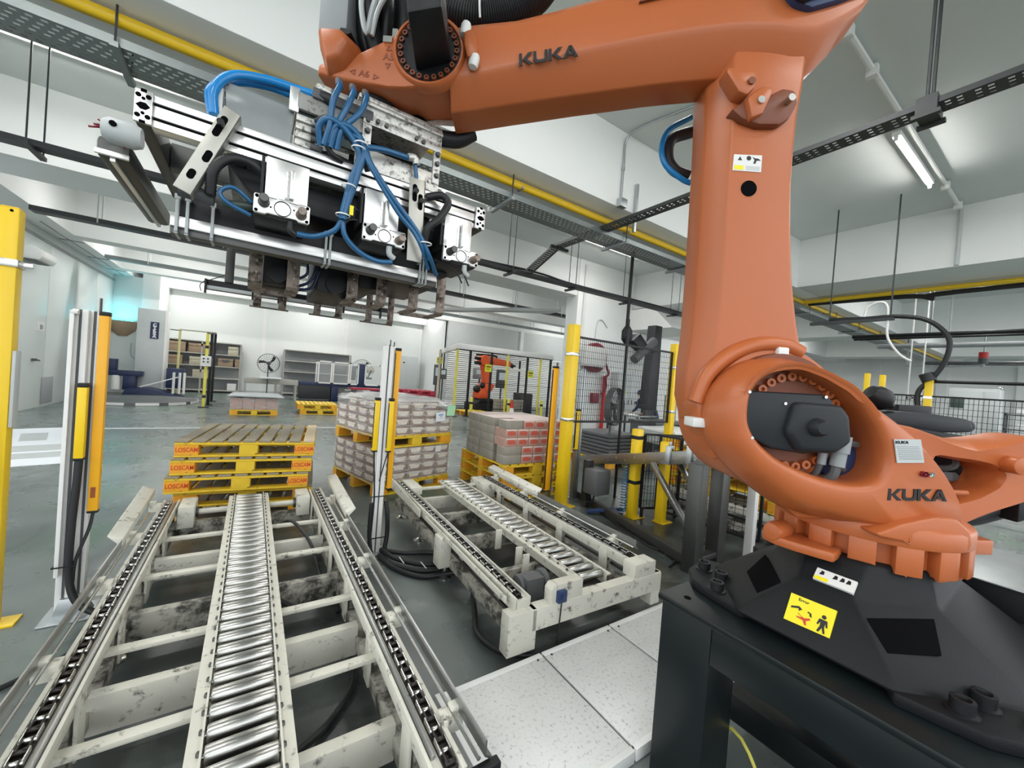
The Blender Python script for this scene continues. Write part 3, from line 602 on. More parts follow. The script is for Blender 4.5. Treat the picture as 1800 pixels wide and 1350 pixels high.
# upper arm
def fsec(u, zb, zr, zt, th=.15): return [(u, -.06, zb), (u, -th + .01, zr - .008), (u, -th, zr + .012), (u, -th + .012, zt - .05), (u, -th + .045, zt - .008), (u, -th + .07, zt), (u, th - .07, zt), (u, th, zt - .05), (u, th, zr), (u, .06, zb)]
fa = MB().loft([fsec(*s) for s in ((-1.66, 2.428, 2.50, 2.715, .13), (-1.597, 2.441, 2.511, 2.73, .13), (-1.45, 2.475, 2.555, 2.758, .128), (-1.32, 2.504, 2.592, 2.80, .128), (-1.22, 2.527, 2.62, 2.835, .13), (-1.08, 2.556, 2.658, 2.885, .132), (-.95, 2.584, 2.69, 2.935, .135), (-.85, 2.602, 2.712, 2.975, .138), (-.75, 2.618, 2.73, 3.01, .14), (-.66, 2.63, 2.742, 3.04, .14), (-.57, 2.63, 2.746, 3.055, .14), (-.50, 2.62, 2.742, 3.06, .14), (-.44, 2.63, 2.745, 3.06, .14), (-.39, 2.675, 2.768, 3.06, .14), (-.34, 2.735, 2.80, 3.06, .14), (-.29, 2.80, 2.84, 3.05, .135), (-.26, 2.865, 2.885, 3.03, .13))])
part('upper_arm', fa, 'orange', RB, bev=.006, sharp=32)
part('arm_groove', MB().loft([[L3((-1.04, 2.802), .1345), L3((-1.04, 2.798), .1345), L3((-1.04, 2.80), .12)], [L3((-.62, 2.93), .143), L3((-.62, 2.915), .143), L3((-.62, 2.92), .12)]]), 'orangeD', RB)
part('elbow_motor', plate([(-.60, 3.10), (-.60, 2.95), (-.565, 2.85), (-.53, 2.812), (-.475, 2.80), (-.38, 2.835), (-.30, 2.872), (-.24, 2.96), (-.22, 3.10)], .10, .16), 'blue', RB, bev=.012)
part('elbow_cable', MB().tube([(-.60, -.165, 3.06), (-.58, -.17, 2.92), (-.55, -.168, 2.84), (-.50, -.165, 2.815)], .011, 8).tube([(-.34, -.17, 3.08), (-.36, -.175, 2.95), (-.42, -.178, 2.86), (-.50, -.17, 2.82)], .009, 8), 'black', RB)
part('elbow_plug', MB().cyl((-.475, -.17, 2.98), (-.495, -.17, 2.885), .02, 12), 'greyD', RB); part('elbow_plug', MB().cyl((-.525, -.165, 2.835), (-.50, -.168, 2.822), .012, 10), 'signW', RB)
part('elbow_top', plate([(-1.05, 3.0), (-.9, 3.02), (-.62, 3.10), (-.62, 3.2), (-1.0, 3.15)], -.05, .05), 'orange', RB, bev=.02)
# wrist
ht = (-1.734, 2.584)
wr_f = [(-1.832, 2.659), (-1.866, 2.626), (-1.901, 2.601), (-1.964, 2.565), (-2.03, 2.535), (-2.108, 2.512), (-2.110, 2.482), (-2.038, 2.470), (-1.945, 2.459), (-1.868, 2.453), (-1.81, 2.456), (-1.75, 2.466), (-1.659, 2.497), (-1.617, 2.540), (-1.605, 2.612), (-1.638, 2.668), (-1.69, 2.700), (-1.75, 2.712), (-1.80, 2.695)]
up_ = {7: .01, 8: .006, 9: 0, 10: -.004, 11: -.016, 12: -.040, 13: -.02}
part('wrist', MB().loft([[L3(p, .13) for p in [(ht[0] + (u - ht[0]) * .975, ht[1] + (z - ht[1]) * .975) for u, z in wr_f]], [L3(p, .118) for p in wr_f], [L3((u, z + up_.get(i, 0)), -.02) for i, (u, z) in enumerate(wr_f)], [L3((u, max(z, 2.50)), -.13) for u, z in wr_f]]), 'orange', RB, bev=.006, sharp=34)
part('wrist_port', MB().cyl((-1.80, .03, 2.452), (-1.80, .03, 2.446), .03, 18), 'holeshade', RB, label='dark port under the wrist')
part('wrist_hub', MB().ringsolid([[(ht[0] + r * math.cos(2 * PI * i / 56), -t, ht[1] + r * math.sin(2 * PI * i / 56)) for i in range(56)] for r, t in ((.108, .1), (.106, .133), (.110, .140), (.116, .140), (.124, .131), (.126, .1))]), 'orange', RB)
part('hub_shade_disc', MB().cyl((ht[0], -.12, ht[1]), (ht[0], -.1325, ht[1]), .110, 48), 'black', RB)  # flat black disc paints the shade inside the hub opening
for i in range(24):
    a = 2 * PI * i / 24; part('hub_bolt', MB().lathe([(.0045, -.136), (.0045, -.141), (.0085, -.141), (.009, -.131), (0, -.131)], (ht[0] + 0.095 * math.cos(a), 0, ht[1] + 0.095 * math.sin(a)), 10, 'y'), 'orangeD', RB)
part('wrist_motor', MB().loft([[L3(p, t) for p in ps] for t, ps in ((.13, [(-1.772, 2.511), (-1.655, 2.550), (-1.70, 2.82), (-1.815, 2.79)]), (.345, [(-1.745, 2.512), (-1.648, 2.536), (-1.69, 2.80), (-1.785, 2.78)]))]), 'black', RB, bev=.008)
part('roll_motor_mount', MB().loft([[L3(p, t) for p in ps] for t, ps in ((-.06, [(-2.11, 2.615), (-1.995, 2.615), (-1.955, 2.57), (-2.0, 2.49), (-2.07, 2.465), (-2.10, 2.56)]), (.13, [(-2.109, 2.606), (-2.003, 2.608), (-1.962, 2.569), (-2.01, 2.50), (-2.069, 2.473), (-2.10, 2.56)]), (.175, [(-2.09, 2.60), (-2.015, 2.60), (-1.995, 2.57), (-2.02, 2.515), (-2.058, 2.50), (-2.08, 2.555)]))]), 'orange', RB, bev=.012)
part('roll_motor', plate([(-2.105, 2.605), (-2.01, 2.605), (-2.01, 2.90), (-2.105, 2.90)], -.02, .145), 'grey', RB, bev=.006)
part('roll_motor_plate', plate([(-2.03, 2.60), (-2.0, 2.598), (-1.99, 2.604), (-1.995, 2.616), (-2.025, 2.618)], .10, .155), 'black', RB)
part('dress_pack', MB().tube([(-2.0, -.08, 2.85), (-1.985, -.07, 2.68), (-1.955, -.05, 2.60)], .024, 10).tube([(-1.96, -.1, 2.9), (-1.95, -.12, 2.72), (-1.93, -.08, 2.60)], .03, 10).tube([(-1.92, -.08, 2.9), (-1.90, -.09, 2.74), (-1.91, -.06, 2.62)], .026, 10).tube([(-1.88, -.02, 2.95), (-1.86, -.03, 2.78), (-1.86, -.02, 2.68), (-1.9, .0, 2.6)], .04, 10).box(-2.0, -1.82, -.03, .1, 2.60, 2.82), 'black', RB)
part('dress_cable', MB().tube([(-1.955, -.15, 2.80), (-1.962, -.155, 2.70), (-1.945, -.14, 2.62), (-1.93, -.14, 2.70), (-1.90, -.145, 2.80)], .009, 8).tube([(-1.93, -.13, 2.62), (-1.91, -.14, 2.70), (-1.87, -.13, 2.80)], .008, 8), 'greyL', RB)
part('dress_clip', MB().box(-1.89, -1.86, -.135, -.10, 2.60, 2.62).box(-1.862, -1.845, -.13, -.1, 2.62, 2.65), 'steel', RB)
corr = lambda t, i: .050 + (.005 if i % 2 else 0)
part('corrugated_hose', MB().tube([(-1.78, .0, 2.90), (-1.72, .0, 2.85), (-1.62, .0, 2.825), (-1.53, .0, 2.832), (-1.45, .0, 2.865), (-1.38, .0, 2.93), (-1.33, .0, 3.02)], corr, 14, 22), 'rubber', RB, sharp=80)
part('hose_tie', MB().tube([(-1.588, -.054, 2.87), (-1.588, -.056, 2.83), (-1.584, -.045, 2.785)], .004, 6), 'white', RB)
part('blue_air_line', MB().tube([(-1.78, .10, 2.93), (-1.62, .10, 2.905), (-1.42, .10, 2.99)], .008, 8), 'brighthose', RB, label='blue air line')
part('wrist_bracket', MB().loft([[L3(p, t) for p in [(-1.615, 2.63), (-1.59, 2.64), (-1.565, 2.58), (-1.57, 2.54), (-1.60, 2.55), (-1.612, 2.59)]] for t in (.10, .165)]), 'orange', RB, bev=.006)
for u, z in ((-1.613, 2.647), (-1.577, 2.545)): part('bumper', MB().lathe([(0, -.022), (.014, -.02), (.017, -.012), (.017, .012), (.014, .02), (0, .022)], (0, 0, 0), 14).xf(Matrix.Translation((u, -.15, z)) @ Matrix.Rotation(.15, 4, 'Y')), 'white', RB)
part('tool_flange', MB().lathe([(0, 2.441), (.095, 2.441), (.095, 2.452), (.07, 2.48), (0, 2.48)], (-1.955, .0, 0), 32), 'black', RB)
part('arm_hose', MB().tube([(-1.80, .06, 2.445), (-1.74, .08, 2.425), (-1.66, .10, 2.43), (-1.60, .11, 2.47)], .03, 12), 'rubber', RB)
bl = part('hose_loop', MB().tube([(-.70, .20, 2.66), (-.79, .20, 2.60), (-.815, .2, 2.52), (-.79, .2, 2.45), (-.72, .2, 2.40), (-.68, .2, 2.385)], .011, 12), 'brighthose', RB, label='bright blue hose loop behind the arm')
part('dress_loop', MB().tube([(-.68, .23, 2.62), (-.765, .23, 2.58), (-.775, .23, 2.50), (-.74, .23, 2.45), (-.68, .23, 2.43)], .024, 12), 'rubber', RB)
# lettering: the maker's name in heavy wide capitals
def heavy(parent, name, org, xd, yd, h, m, ext=.003):
    x = Vector(xd).normalized(); y = Vector(yd).normalized(); z = x.cross(y); mt = Matrix((x, y, z)).transposed().to_4x4(); mt.translation = Vector(org); b = MB(); cx = 0
    K = [[(0, 0), (.26, 0), (.26, 1), (0, 1)], [(.26, .44), (.80, 1), (1.18, 1), (.62, .5), (1.2, 0), (.82, 0), (.40, .40)]]
    Uu = [[(0, .3), (.26, .36), (.26, 1), (0, 1)], [(1.22, .3), (.96, .36), (.96, 1), (1.22, 1)], [(0, .3), (.12, .07), (.32, 0), (.9, 0), (1.10, .07), (1.22, .3), (.96, .36), (.84, .24), (.38, .24), (.26, .36)]]
    Aa = [[(0, 0), (.30, 0), (.80, 1), (.52, 1)], [(1.30, 0), (1.0, 0), (.52, 1), (.80, 1)], [(.27, .2), (1.03, .2), (.96, .38), (.36, .38)]]
    for g, wd in ((K, 1.22), (Uu, 1.30), (K, 1.20), (Aa, 1.3)):
        for pl_ in g: b.loft([[((p[0] + cx) * h, p[1] * h, e) for p in pl_] for e in (-.001, ext)])
        cx += wd
    b.xf(mt); o = part(name, b, m, parent); return o
heavy(RB, 'lettering', L3((-1.426, 2.555), .1325), (1, 0, .242), (-.12, 0, 1), .040, 'ink', .0015)
heavy(RB, 'lettering', L3((-.165, 1.212), .2385), (1, -.0, .055), (-.04, 0, 1), .037, 'ink', .002)
# stickers on the arm, the column and the base
st = part('sticker', plate([(-.664, 2.335), (-.567, 2.338), (-.566, 2.28), (-.665, 2.28)], .098, .102), 'signW', RB, label='white and yellow warning sticker')
part('print', plate([(-.660, 2.298), (-.628, 2.298), (-.628, 2.284), (-.660, 2.284)], .1018, .1026), 'signY', st); part('print', plate([(-.650, 2.316), (-.635, 2.316), (-.6425, 2.329)], .1018, .1026), 'ink', st)
part('print', MB().cyl((-.612, -.1018, 2.325), (-.612, -.1026, 2.325), .008, 14).loft([[L3(p, t) for p in ((-.60, 2.33), (-.59, 2.326), (-.58, 2.326), (-.57, 2.32), (-.585, 2.318), (-.588, 2.308), (-.596, 2.308), (-.592, 2.32))] for t in (.1018, .1026)]), 'ink', st)
for k in range(4): part('print', plate([(-.620, 2.298 - k * .004), (-.572, 2.298 - k * .004), (-.572, 2.296 - k * .004), (-.620, 2.296 - k * .004)], .1018, .1024), 'greyL', st)
npt = part('nameplate', MB().loft([[L3(p, t + (p[0] + .16) * -.06) for p in ((-.167, 1.405), (-.078, 1.410), (-.060, 1.338), (-.150, 1.332))] for t in (.242, .245)]), 'greyL', RB, label='silver rating plate with the maker name')
heavy(npt, 'lettering', L3((-.162, 1.392), .2462), (1, .06, .06), (-.04, 0, 1), .0085, 'ink', .0006)
for k in range(7): part('print', MB().loft([[L3((u + k * .0022, 1.384 - k * .0062 + dz), .2462 - (u + .16) * .06) for u, dz in ((-.157, .0), (-.083, .004), (-.083, .0025), (-.157, -.0015))], [L3((u + k * .0022, 1.384 - k * .0062 + dz), .244 - (u + .16) * .06) for u, dz in ((-.157, .0), (-.083, .004), (-.083, .0025), (-.157, -.0015))]]), 'grey', npt)
for u, m in ((-.062, 'maroon'), (-.042, 'steel')): part('oil_plug', MB().lathe([(.003, -.249), (.004, -.243), (.007, -.243), (.0085, -.249), (.0085, -.22), (0, -.22)], (u, 0, 1.303), 14, 'y'), m, RB)
text('A5', .032, 'inkorange', RB, L3((-1.868, 2.553), .1305), (1, 0, -.02), (.02, 0, 1), .001, .0006); text('A6', .030, 'inkorange', RB, L3((-1.947, 2.490), .1305), (1, 0, -.10), (.1, 0, 1), .001, .0006)
def tri(c, d, s, t):
    c = Vector(c); d = Vector(d).normalized(); e = Vector((d.z, 0, -d.x)); o = [c + d * s, c - d * s * .6 + e * s * .8, c - d * s * .6 - e * s * .8]; i = [c + (p - c) * .55 for p in o]
    return MB().ringsolid([[p + Vector((0, t_, 0)) for p in q] for q, t_ in ((o, 0), (o, -.0012), (i, -.0012), (i, 0))])
for c, d in (((-1.868, 2.582), (0, 0, 1)), ((-1.870, 2.524), (0, 0, -1)), ((-1.985, 2.494), (-1, 0, .1)), ((-1.908, 2.483), (1, 0, -.1))): part('arrow', tri(L3(c, .1305), d, .013, 0), 'inkorange', RB)
for c, d in (((-.115, 1.098), (-1, 0, 0)), ((-.03, 1.092), (1, 0, 0))): part('arrow', tri(L3(c, .262), d, .017, 0), 'orange', RB)
text('A1', .03, 'orange', RB, L3((-.072, 1.094), .262), (1, 0, -.03), (.03, 0, 1), .0015, .0005)
B4 = RZI
def onface(o, p): return B4 @ Vector((p[0] - 1.95, p[1] - .46, p[2]))
fx, fy = Vector((0, -1, 0)), Vector((.08, 0, .13)).normalized(); fo = Vector((1.4655 + .0425, .47, .83)); fn = fx.cross(fy)
def fpt(a, b, e): return B4 @ (Vector((fo.x - 1.95, fo.y - .46, fo.z)) + fx * a + fy * b + fn * e)
ws_ = part('sticker', MB().loft([[fpt(a, b, e) for a, b in ((-.060, -.046), (.060, -.040), (.060, .044), (-.060, .040))] for e in (-.002, .0075)]), 'signY', RB, label='yellow warning sticker with two figures')
def fpoly(ps, m, e0=.0074, e1=.0085): part('print', MB().loft([[fpt(a, b, e) for a, b in ps] for e in (e0, e1)]), m, ws_)
part('print', MB().loft([[fpt(.036 + .006 * math.cos(k * PI / 5), .010 + .006 * math.sin(k * PI / 5), e) for k in range(10)] for e in (.0074, .0085)]), 'ink', ws_)
fpoly([(.026, .002), (.046, .002), (.050, -.016), (.046, -.018), (.043, -.006), (.042, -.018), (.047, -.036), (.042, -.037), (.037, -.022), (.031, -.037), (.026, -.036), (.031, -.018), (.030, -.006), (.026, -.017), (.022, -.016)], 'ink')
fpoly([(-.028, -.012), (-.010, -.018), (.004, -.012), (.006, -.017), (-.004, -.024), (.0, -.036), (-.005, -.037), (-.012, -.026), (-.030, -.024), (-.030, -.021), (-.016, -.019), (-.028, -.009)], 'inkred')
fpoly([(-.05, .002), (-.03, .010), (-.02, .004), (-.028, -.004), (-.03, .003), (-.05, -.004)], 'ink'); fpoly([(-.005, .006), (.004, .004), (.008, -.008), (.002, -.006), (.0, .001), (-.006, .002)], 'ink')
text('Error', .013, 'ink', ws_, fpt(-.022, .030, .0076), B4.to_3x3() @ fx, B4.to_3x3() @ fy, .0006, .0003)
fo2 = Vector((1.95 - .385 + .03, .44, .935)); gy = Vector((.055, 0, .045)).normalized(); gn = fx.cross(gy)
def gpt(a, b, e): return B4 @ (Vector((fo2.x - 1.95, fo2.y - .46, fo2.z)) + fx * a + gy * b + gn * e)
s2 = part('sticker', MB().loft([[gpt(a, b, e) for a, b in ((-.052, -.024), (.052, -.024), (.052, .020), (-.052, .020))] for e in (-.004, .006)]), 'signW', RB, label='white instruction sticker on the base')
part('print', MB().loft([[gpt(a, b, e) for a, b in ((-.050, -.022), (-.014, -.022), (-.014, -.010), (-.050, -.010))] for e in (.0058, .0068)]), 'signY', s2)
for a0 in (-.035, .0, .018, .034): part('print', MB().loft([[gpt(a0 + a, b, e) for a, b in ((-.006, -.002), (.006, .0), (.005, .012), (-.002, .014))] for e in (.0058, .0068)]), 'ink', s2)
# ---------------------------------------------------------------- gripper hanging from the robot's flange (world coordinates)
GR = thing('robot_gripper', 'aluminium fork gripper with blue air hoses hanging from the orange robot wrist', 'gripper', (.25, 1.65, 1.75))
def gp(name, mb, m, bev=0., parent=None, **k): return part(name, mb, m, parent or GR, bev, True, **k)
def B(*a): return MB().box(*a)
# front aluminium extrusion with two slots
def extr(x0, x1, y0, z0, h, d=.045):
    pr = [(y0, z0), (y0, z0 + h * .22), (y0 + .006, z0 + h * .23), (y0 + .006, z0 + h * .31), (y0, z0 + h * .32), (y0, z0 + h * .68), (y0 + .006, z0 + h * .69), (y0 + .006, z0 + h * .77), (y0, z0 + h * .78), (y0, z0 + h), (y0 + d, z0 + h), (y0 + d, z0)]
    return MB().prism(pr, x0, x1, 'x')
gp('front_beam', extr(-.262, .712, 1.435, 2.100, .083), 'alu', .001)
for z in (2.1225, 2.1605): gp('beam_slot', B(-.26, .71, 1.4395, 1.4425, z - .0035, z + .0035), 'holeshade')
for sx, x0, x1 in ((-1, -.296, -.260), (1, .712, .755)):
    gp('side_beam', B(x0 + .002, x1 - .002, 1.432, 2.02, 2.100, 2.180), 'darksteel', .003)
    cap = gp('beam_end', B(x0, x1, 1.424, 1.434, 2.098, 2.183), 'alu', .002, label='cut end of an aluminium extrusion')
    xm = (x0 + x1) / 2; w2 = (x1 - x0) / 2
    for z in (2.115, 2.141, 2.167):
        for dx in (-.56, .56):
            r = .0068 if z == 2.141 else .006
            if z == 2.141: continue
            gp('chamber', MB().cyl((xm + dx * w2, 1.4245, z), (xm + dx * w2, 1.4232, z), r, 10), 'holeshade', parent=cap)
    gp('chamber', MB().prism([(xm - w2 * .8, 2.141), (xm - w2 * .3, 2.150), (xm + w2 * .3, 2.150), (xm + w2 * .8, 2.141), (xm + w2 * .3, 2.132), (xm - w2 * .3, 2.132)], 1.4232, 1.4245), 'holeshade', parent=cap)
    for z in (2.1225, 2.1605): gp('chamber', MB().cyl((xm, 1.4245, z), (xm, 1.4232, z), .0042, 10), 'holeshade', parent=cap)
    for z in (2.1, 2.181): gp('chamber', B(xm - .006, xm + .006, 1.4230, 1.4246, z - .004, z + .004), 'holeshade', parent=cap)
gp('rear_beam', B(-.29, .75, 1.98, 2.025, 2.100, 2.18), 'darksteel', .002)
gp('middle_beam', B(-.26, .72, 1.70, 1.745, 2.10, 2.18), 'darksteel', .002)
gp('cross_beam', B(-.10, -.055, 1.47, 1.99, 2.10, 2.16), 'aluD', .002); gp('cross_beam', B(.50, .545, 1.47, 1.99, 2.10, 2.16), 'darksteel', .002)
gp('deck_plate', B(-.06, .56, 1.50, 1.98, 2.165, 2.178), 'aluD', .001)
# lower light-coloured rail with its black channel, tied with cable ties
gp('lower_rail', B(-.227, .609, 1.535, 1.60, 1.876, 1.908), 'alu', .002)
gp('lower_rail_flange', B(-.227, .609, 1.545, 1.59, 1.856, 1.877), 'darksteel', .001)
gp('cable_channel', B(-.21, .66, 1.55, 1.62, 1.9085, 1.968), 'black', .003)
for x in (-.212, -.188, -.128, .190, .204, .535, .548, .562):
    gp('cable_tie', B(x - .004, x + .004, 1.530, 1.605, 1.855, 1.862).box(x - .004, x + .004, 1.530, 1.534, 1.858, 1.965).box(x - .007, x + .007, 1.528, 1.54, 1.955, 1.97), 'greyL', .001)
# three clamp cylinders on welded brackets
for i, (x0, x1, bx0, bx1) in enumerate(((0.0, .113, -.026, .121), (.281, .397, .278, .423), (.570, .684, .568, .716))):
    br = gp('cylinder_bracket', B(x0, x1, 1.395, 1.405, 1.985, 2.105), 'alu', .002)
    xm = (x0 + x1) / 2 + .012
    gp('weld_rib', B(xm - .006, xm + .006, 1.372, 1.396, 1.99, 2.075), 'alu', .002, parent=br)
    gp('weld_bead', MB().tube([(xm - .012, 1.392, 1.99 + k * .0105 + (.001 if k % 2 else 0)) for k in range(9)], lambda t, k: .0045 + .0015 * (k % 3 == 0), 6, 2), 'alu', parent=br)
    gp('bracket_side', MB().prism([(1.40, 1.985), (1.40, 2.105), (1.44, 2.105), (1.49, 2.03), (1.49, 1.985)], x0 - .012, x0 - .004, 'x'), 'black', .001, parent=br)
    z0, z1 = 1.930, 1.986
    cyb = gp('cylinder', MB().prism([(bx0, z0 + .004), (bx0 + .004, z0), (bx0 + .03, z0), (bx0 + .036, z0 + .005), (bx1 - .036, z0 + .005), (bx1 - .03, z0), (bx1 - .004, z0), (bx1, z0 + .004), (bx1, z1 - .004), (bx1 - .004, z1), (bx1 - .03, z1), (bx1 - .036, z1 - .005), (bx1 - .058, z1 - .005), (bx1 - .058, z1), (bx0 + .058, z1), (bx0 + .058, z1 - .005), (bx0 + .036, z1 - .005), (bx0 + .03, z1), (bx0 + .004, z1), (bx0, z1 - .004)], 1.385, 1.40), 'alu', .0015)
    gp('cylinder_barrel', B(bx0 + .004, bx1 - .004, 1.40, 1.62, z0 - .004, z1 - .006), 'black', .004, parent=cyb)
    xc = (bx0 + bx1) / 2
    gp('bore_ring', MB().ringsolid([[(xc + r * math.cos(2 * PI * k / 28), y, 1.957 + r * math.sin(2 * PI * k / 28)) for k in range(28)] for r, y in ((.0225, 1.3855), (.0225, 1.3835), (.0205, 1.3835), (.0205, 1.3855))]), 'holeshade', parent=cyb)
    for dx in (-.048, .050): gp('guide_rod', MB().lathe([(0, -.030), (.011, -.030), (.0125, -.027), (.0125, .012), (.0155, .012), (.0155, .016), (0, .016)], (xc + dx, 1.37, 1.957 + (.006 if dx < 0 else -.004)), 18, 'y'), 'rust' if dx > 0 else 'darksteel', parent=cyb)
    for dx, dz in ((-.066, .02), (-.066, -.021), (.066, .02), (.066, -.021), (-.03, -.004), (.03, .004)):
        gp('screw_hole', MB().cyl((xc + dx, 1.3855, 1.958 + dz), (xc + dx, 1.3838, 1.958 + dz), .0048 if abs(dx) > .05 else .0025, 10), 'holeshade', parent=cyb)
    gp('air_fitting', MB().tube([(bx1 - .05, 1.40, z0), (bx1 - .048, 1.40, z0 - .025), (bx1 - .03, 1.405, z0 - .036)], .010, 10), 'rubber' if i == 0 else 'greyL', parent=cyb)
# slotted hangers
def slotted(c0, c1, wd, y, hw, slots):
    p = Vector((c0[0], 0, c0[1])); q = Vector((c1[0], 0, c1[1])); d = (q - p).normalized(); n = Vector((d.z, 0, -d.x)) * wd / 2
    hg = gp('slotted_hanger', MB().loft([[v + Vector((0, yy, 0)) for v in (p - n, p + n, q + n, q - n)] for yy in (y, y + .006)]), 'plate', .001)
    gp('hanger_flange', MB().loft([[v + Vector((0, yy, 0)) for v in (p - n * hw, p - n * (hw - .15 * (1 if hw > 0 else -1)), q - n * (hw - .15 * (1 if hw > 0 else -1)), q - n * hw)] for yy in (y, y + .045)]), 'aluD', .001, parent=hg)
    for a, b_, off in slots:
        s0 = p + d * a + n * off; s1 = p + d * b_ + n * off; pts = []
        for k in range(7): pts.append(s0 + (-d * math.sin(PI * k / 6) + n.normalized() * -math.cos(PI * k / 6)) * .0085)
        for k in range(7): pts.append(s1 + (d * math.sin(PI * k / 6) + n.normalized() * math.cos(PI * k / 6)) * .0085)
        gp('slot', MB().loft([[v + Vector((0, yy, 0)) for v in pts] for yy in (y - .0008, y + .003)]), 'holeshade', parent=hg)
        if a < .1: gp('hanger_bolt', MB().cyl(s0 + d * .02 + Vector((0, y, 0)), s0 + d * .02 + Vector((0, y - .02, 0)), .009, 10), 'black', parent=hg)
    return hg
slotted((-.088, 2.198), (-.186, 1.942), .042, 1.398, 1.0, ((.035, .085, .25), (.145, .165, -.3), (.215, .228, .1)))
slotted((.457, 2.195), (.466, 1.90), .058, 1.398, 1.0, ((.03, .075, .35), (.06, .10, -.4)))
# valve box of clear plastic, and the valve island beside it
ab = gp('valve_cover', MB().loft([[(x, y, z) for x, z in ((-.115, 2.312), (-.106, 2.187), (.058, 2.187), (.064, 2.31))] for y in (1.47, 1.475)]), 'acrylic', .002, label='clear plastic cover with thin tubes behind')
gp('cover_standoff', MB().cyl((-.112, 1.465, 2.308), (-.112, 1.5, 2.308), .007, 10).cyl((.058, 1.465, 2.30), (.058, 1.5, 2.30), .006, 10), 'greyD', parent=ab)
gp('cover_side', B(-.135, -.118, 1.47, 1.60, 2.19, 2.29), 'sheetwhite', .002, parent=ab)
gp('thin_tube', MB().tube([(.055, 1.482, 2.19), (.05, 1.482, 2.23), (.02, 1.482, 2.255), (-.015, 1.482, 2.235), (-.01, 1.482, 2.21), (.02, 1.482, 2.225), (.045, 1.482, 2.20)], .0018, 5).tube([(.06, 1.484, 2.195), (.04, 1.484, 2.26), (0, 1.484, 2.25), (.0, 1.484, 2.22), (.03, 1.484, 2.195)], .0018, 5), 'sheetwhite', parent=ab)
gp('relay_board', B(-.10, .05, 1.50, 1.62, 2.185, 2.29), 'greyD', .003)
gp('valve_island', B(.072, .128, 1.47, 1.62, 2.185, 2.30), 'spot', .002)
for k in range(4):
    gp('valve', B(.070, .115, 1.458, 1.472, 2.196 + k * .026, 2.216 + k * .026), 'spot', .002); gp('valve_port', MB().cyl((.115, 1.46, 2.206 + k * .026), (.15, 1.455, 2.203 + k * .026), .010, 10), 'greyL' if k == 3 else 'greyD')
# mounting frame under the flange
gp('corner_plate', B(.048, .075, 1.455, 1.465, 2.295, 2.37), 'alu', .002)
gp('frame_top', B(.07, .30, 1.46, 1.70, 2.345, 2.362).box(.07, .30, 1.455, 1.47, 2.31, 2.362), 'aluD', .002)
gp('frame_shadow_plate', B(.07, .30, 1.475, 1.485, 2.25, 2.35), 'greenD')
mp_ = gp('mount_plate', B(.268, .556, 1.45, 1.47, 2.375, 2.425).box(.268, .556, 1.44, 1.48, 2.405, 2.418), 'spot', .002)
gp('mount_top', B(.25, .556, 1.45, 1.72, 2.425, 2.44), 'spot', .002)
gp('mount_side', B(.528, .556, 1.45, 1.465, 2.225, 2.376), 'spot', .002); gp('mount_side', B(.268, .298, 1.45, 1.465, 2.25, 2.376), 'spot', .002)
gp('mount_lower', B(.25, .556, 1.455, 1.468, 2.195, 2.265), 'spot', .002); gp('mount_back', B(.27, .556, 1.70, 1.715, 2.19, 2.43), 'black')
gp('mount_rail', B(.268, .556, 1.447, 1.452, 2.345, 2.376), 'spot', .001)
for x, z in ((.283, 2.355), (.315, 2.362), (.345, 2.360), (.455, 2.36), (.482, 2.358), (.283, 2.32), (.542, 2.335), (.542, 2.30), (.542, 2.255)):
    gp('mount_bolt', MB().lathe([(0, -.012), (.007, -.012), (.0075, -.002), (.0105, 0), (0, 0)], (x, 1.449, z), 10, 'y'), 'darksteel')
gp('air_manifold', B(.11, .30, 1.445, 1.50, 2.358, 2.392), 'greyD', .004); gp('manifold_cap', B(.12, .28, 1.45, 1.50, 2.391, 2.412), 'spot', .004)
# hoses
def hose(pts, r, m, **k): return gp('air_hose', MB().tube(pts, r, 10), m, **k)
hose([(-.135, 1.46, 2.20), (-.138, 1.46, 2.27), (-.10, 1.47, 2.335), (-.02, 1.49, 2.375), (.07, 1.49, 2.385), (.14, 1.46, 2.375)], .013, 'brighthose')
hose([(-.14, 1.48, 2.20), (-.15, 1.49, 2.28), (-.10, 1.51, 2.34), (.0, 1.52, 2.375), (.14, 1.50, 2.365)], .012, 'brighthose')
gp('hose_coupling', MB().cyl((.135, 1.46, 2.377), (.165, 1.45, 2.37), .018, 12), 'rubber')
for x0, x1 in ((.180, .158), (.222, .178), (.262, .196)):
    hose([(x0, 1.40, 2.405), (x0 - .002, 1.385, 2.385), (x0 - .018, 1.38, 2.33), (x1, 1.39, 2.26), (x1 - .01, 1.41, 2.2)], .0095, 'bluehose'); gp('hose_fitting', MB().cyl((x0, 1.40, 2.395), (x0, 1.42, 2.425), .012, 10), 'greyD')
hose([(.14, 1.42, 2.20), (.13, 1.40, 2.25), (.16, 1.385, 2.275), (.215, 1.38, 2.25), (.25, 1.375, 2.19), (.23, 1.37, 2.1), (.215, 1.365, 2.02), (.207, 1.36, 1.965)], .010, 'bluehose')
hose([(.16, 1.41, 2.21), (.18, 1.385, 2.265), (.225, 1.375, 2.265), (.262, 1.37, 2.215), (.243, 1.365, 2.1), (.225, 1.36, 2.03), (.212, 1.355, 1.965)], .009, 'bluehose')
hose([(.20, 1.40, 2.26), (.25, 1.37, 2.24), (.268, 1.365, 2.19), (.30, 1.36, 2.14), (.38, 1.355, 2.04), (.44, 1.35, 1.985), (.475, 1.35, 1.935), (.52, 1.40, 1.885)], .008, 'bluehose')
hose([(.21, 1.41, 2.25), (.262, 1.375, 2.225), (.285, 1.36, 2.17), (.36, 1.35, 2.08), (.45, 1.345, 1.99), (.50, 1.35, 1.92), (.56, 1.42, 1.875)], .008, 'bluehose')
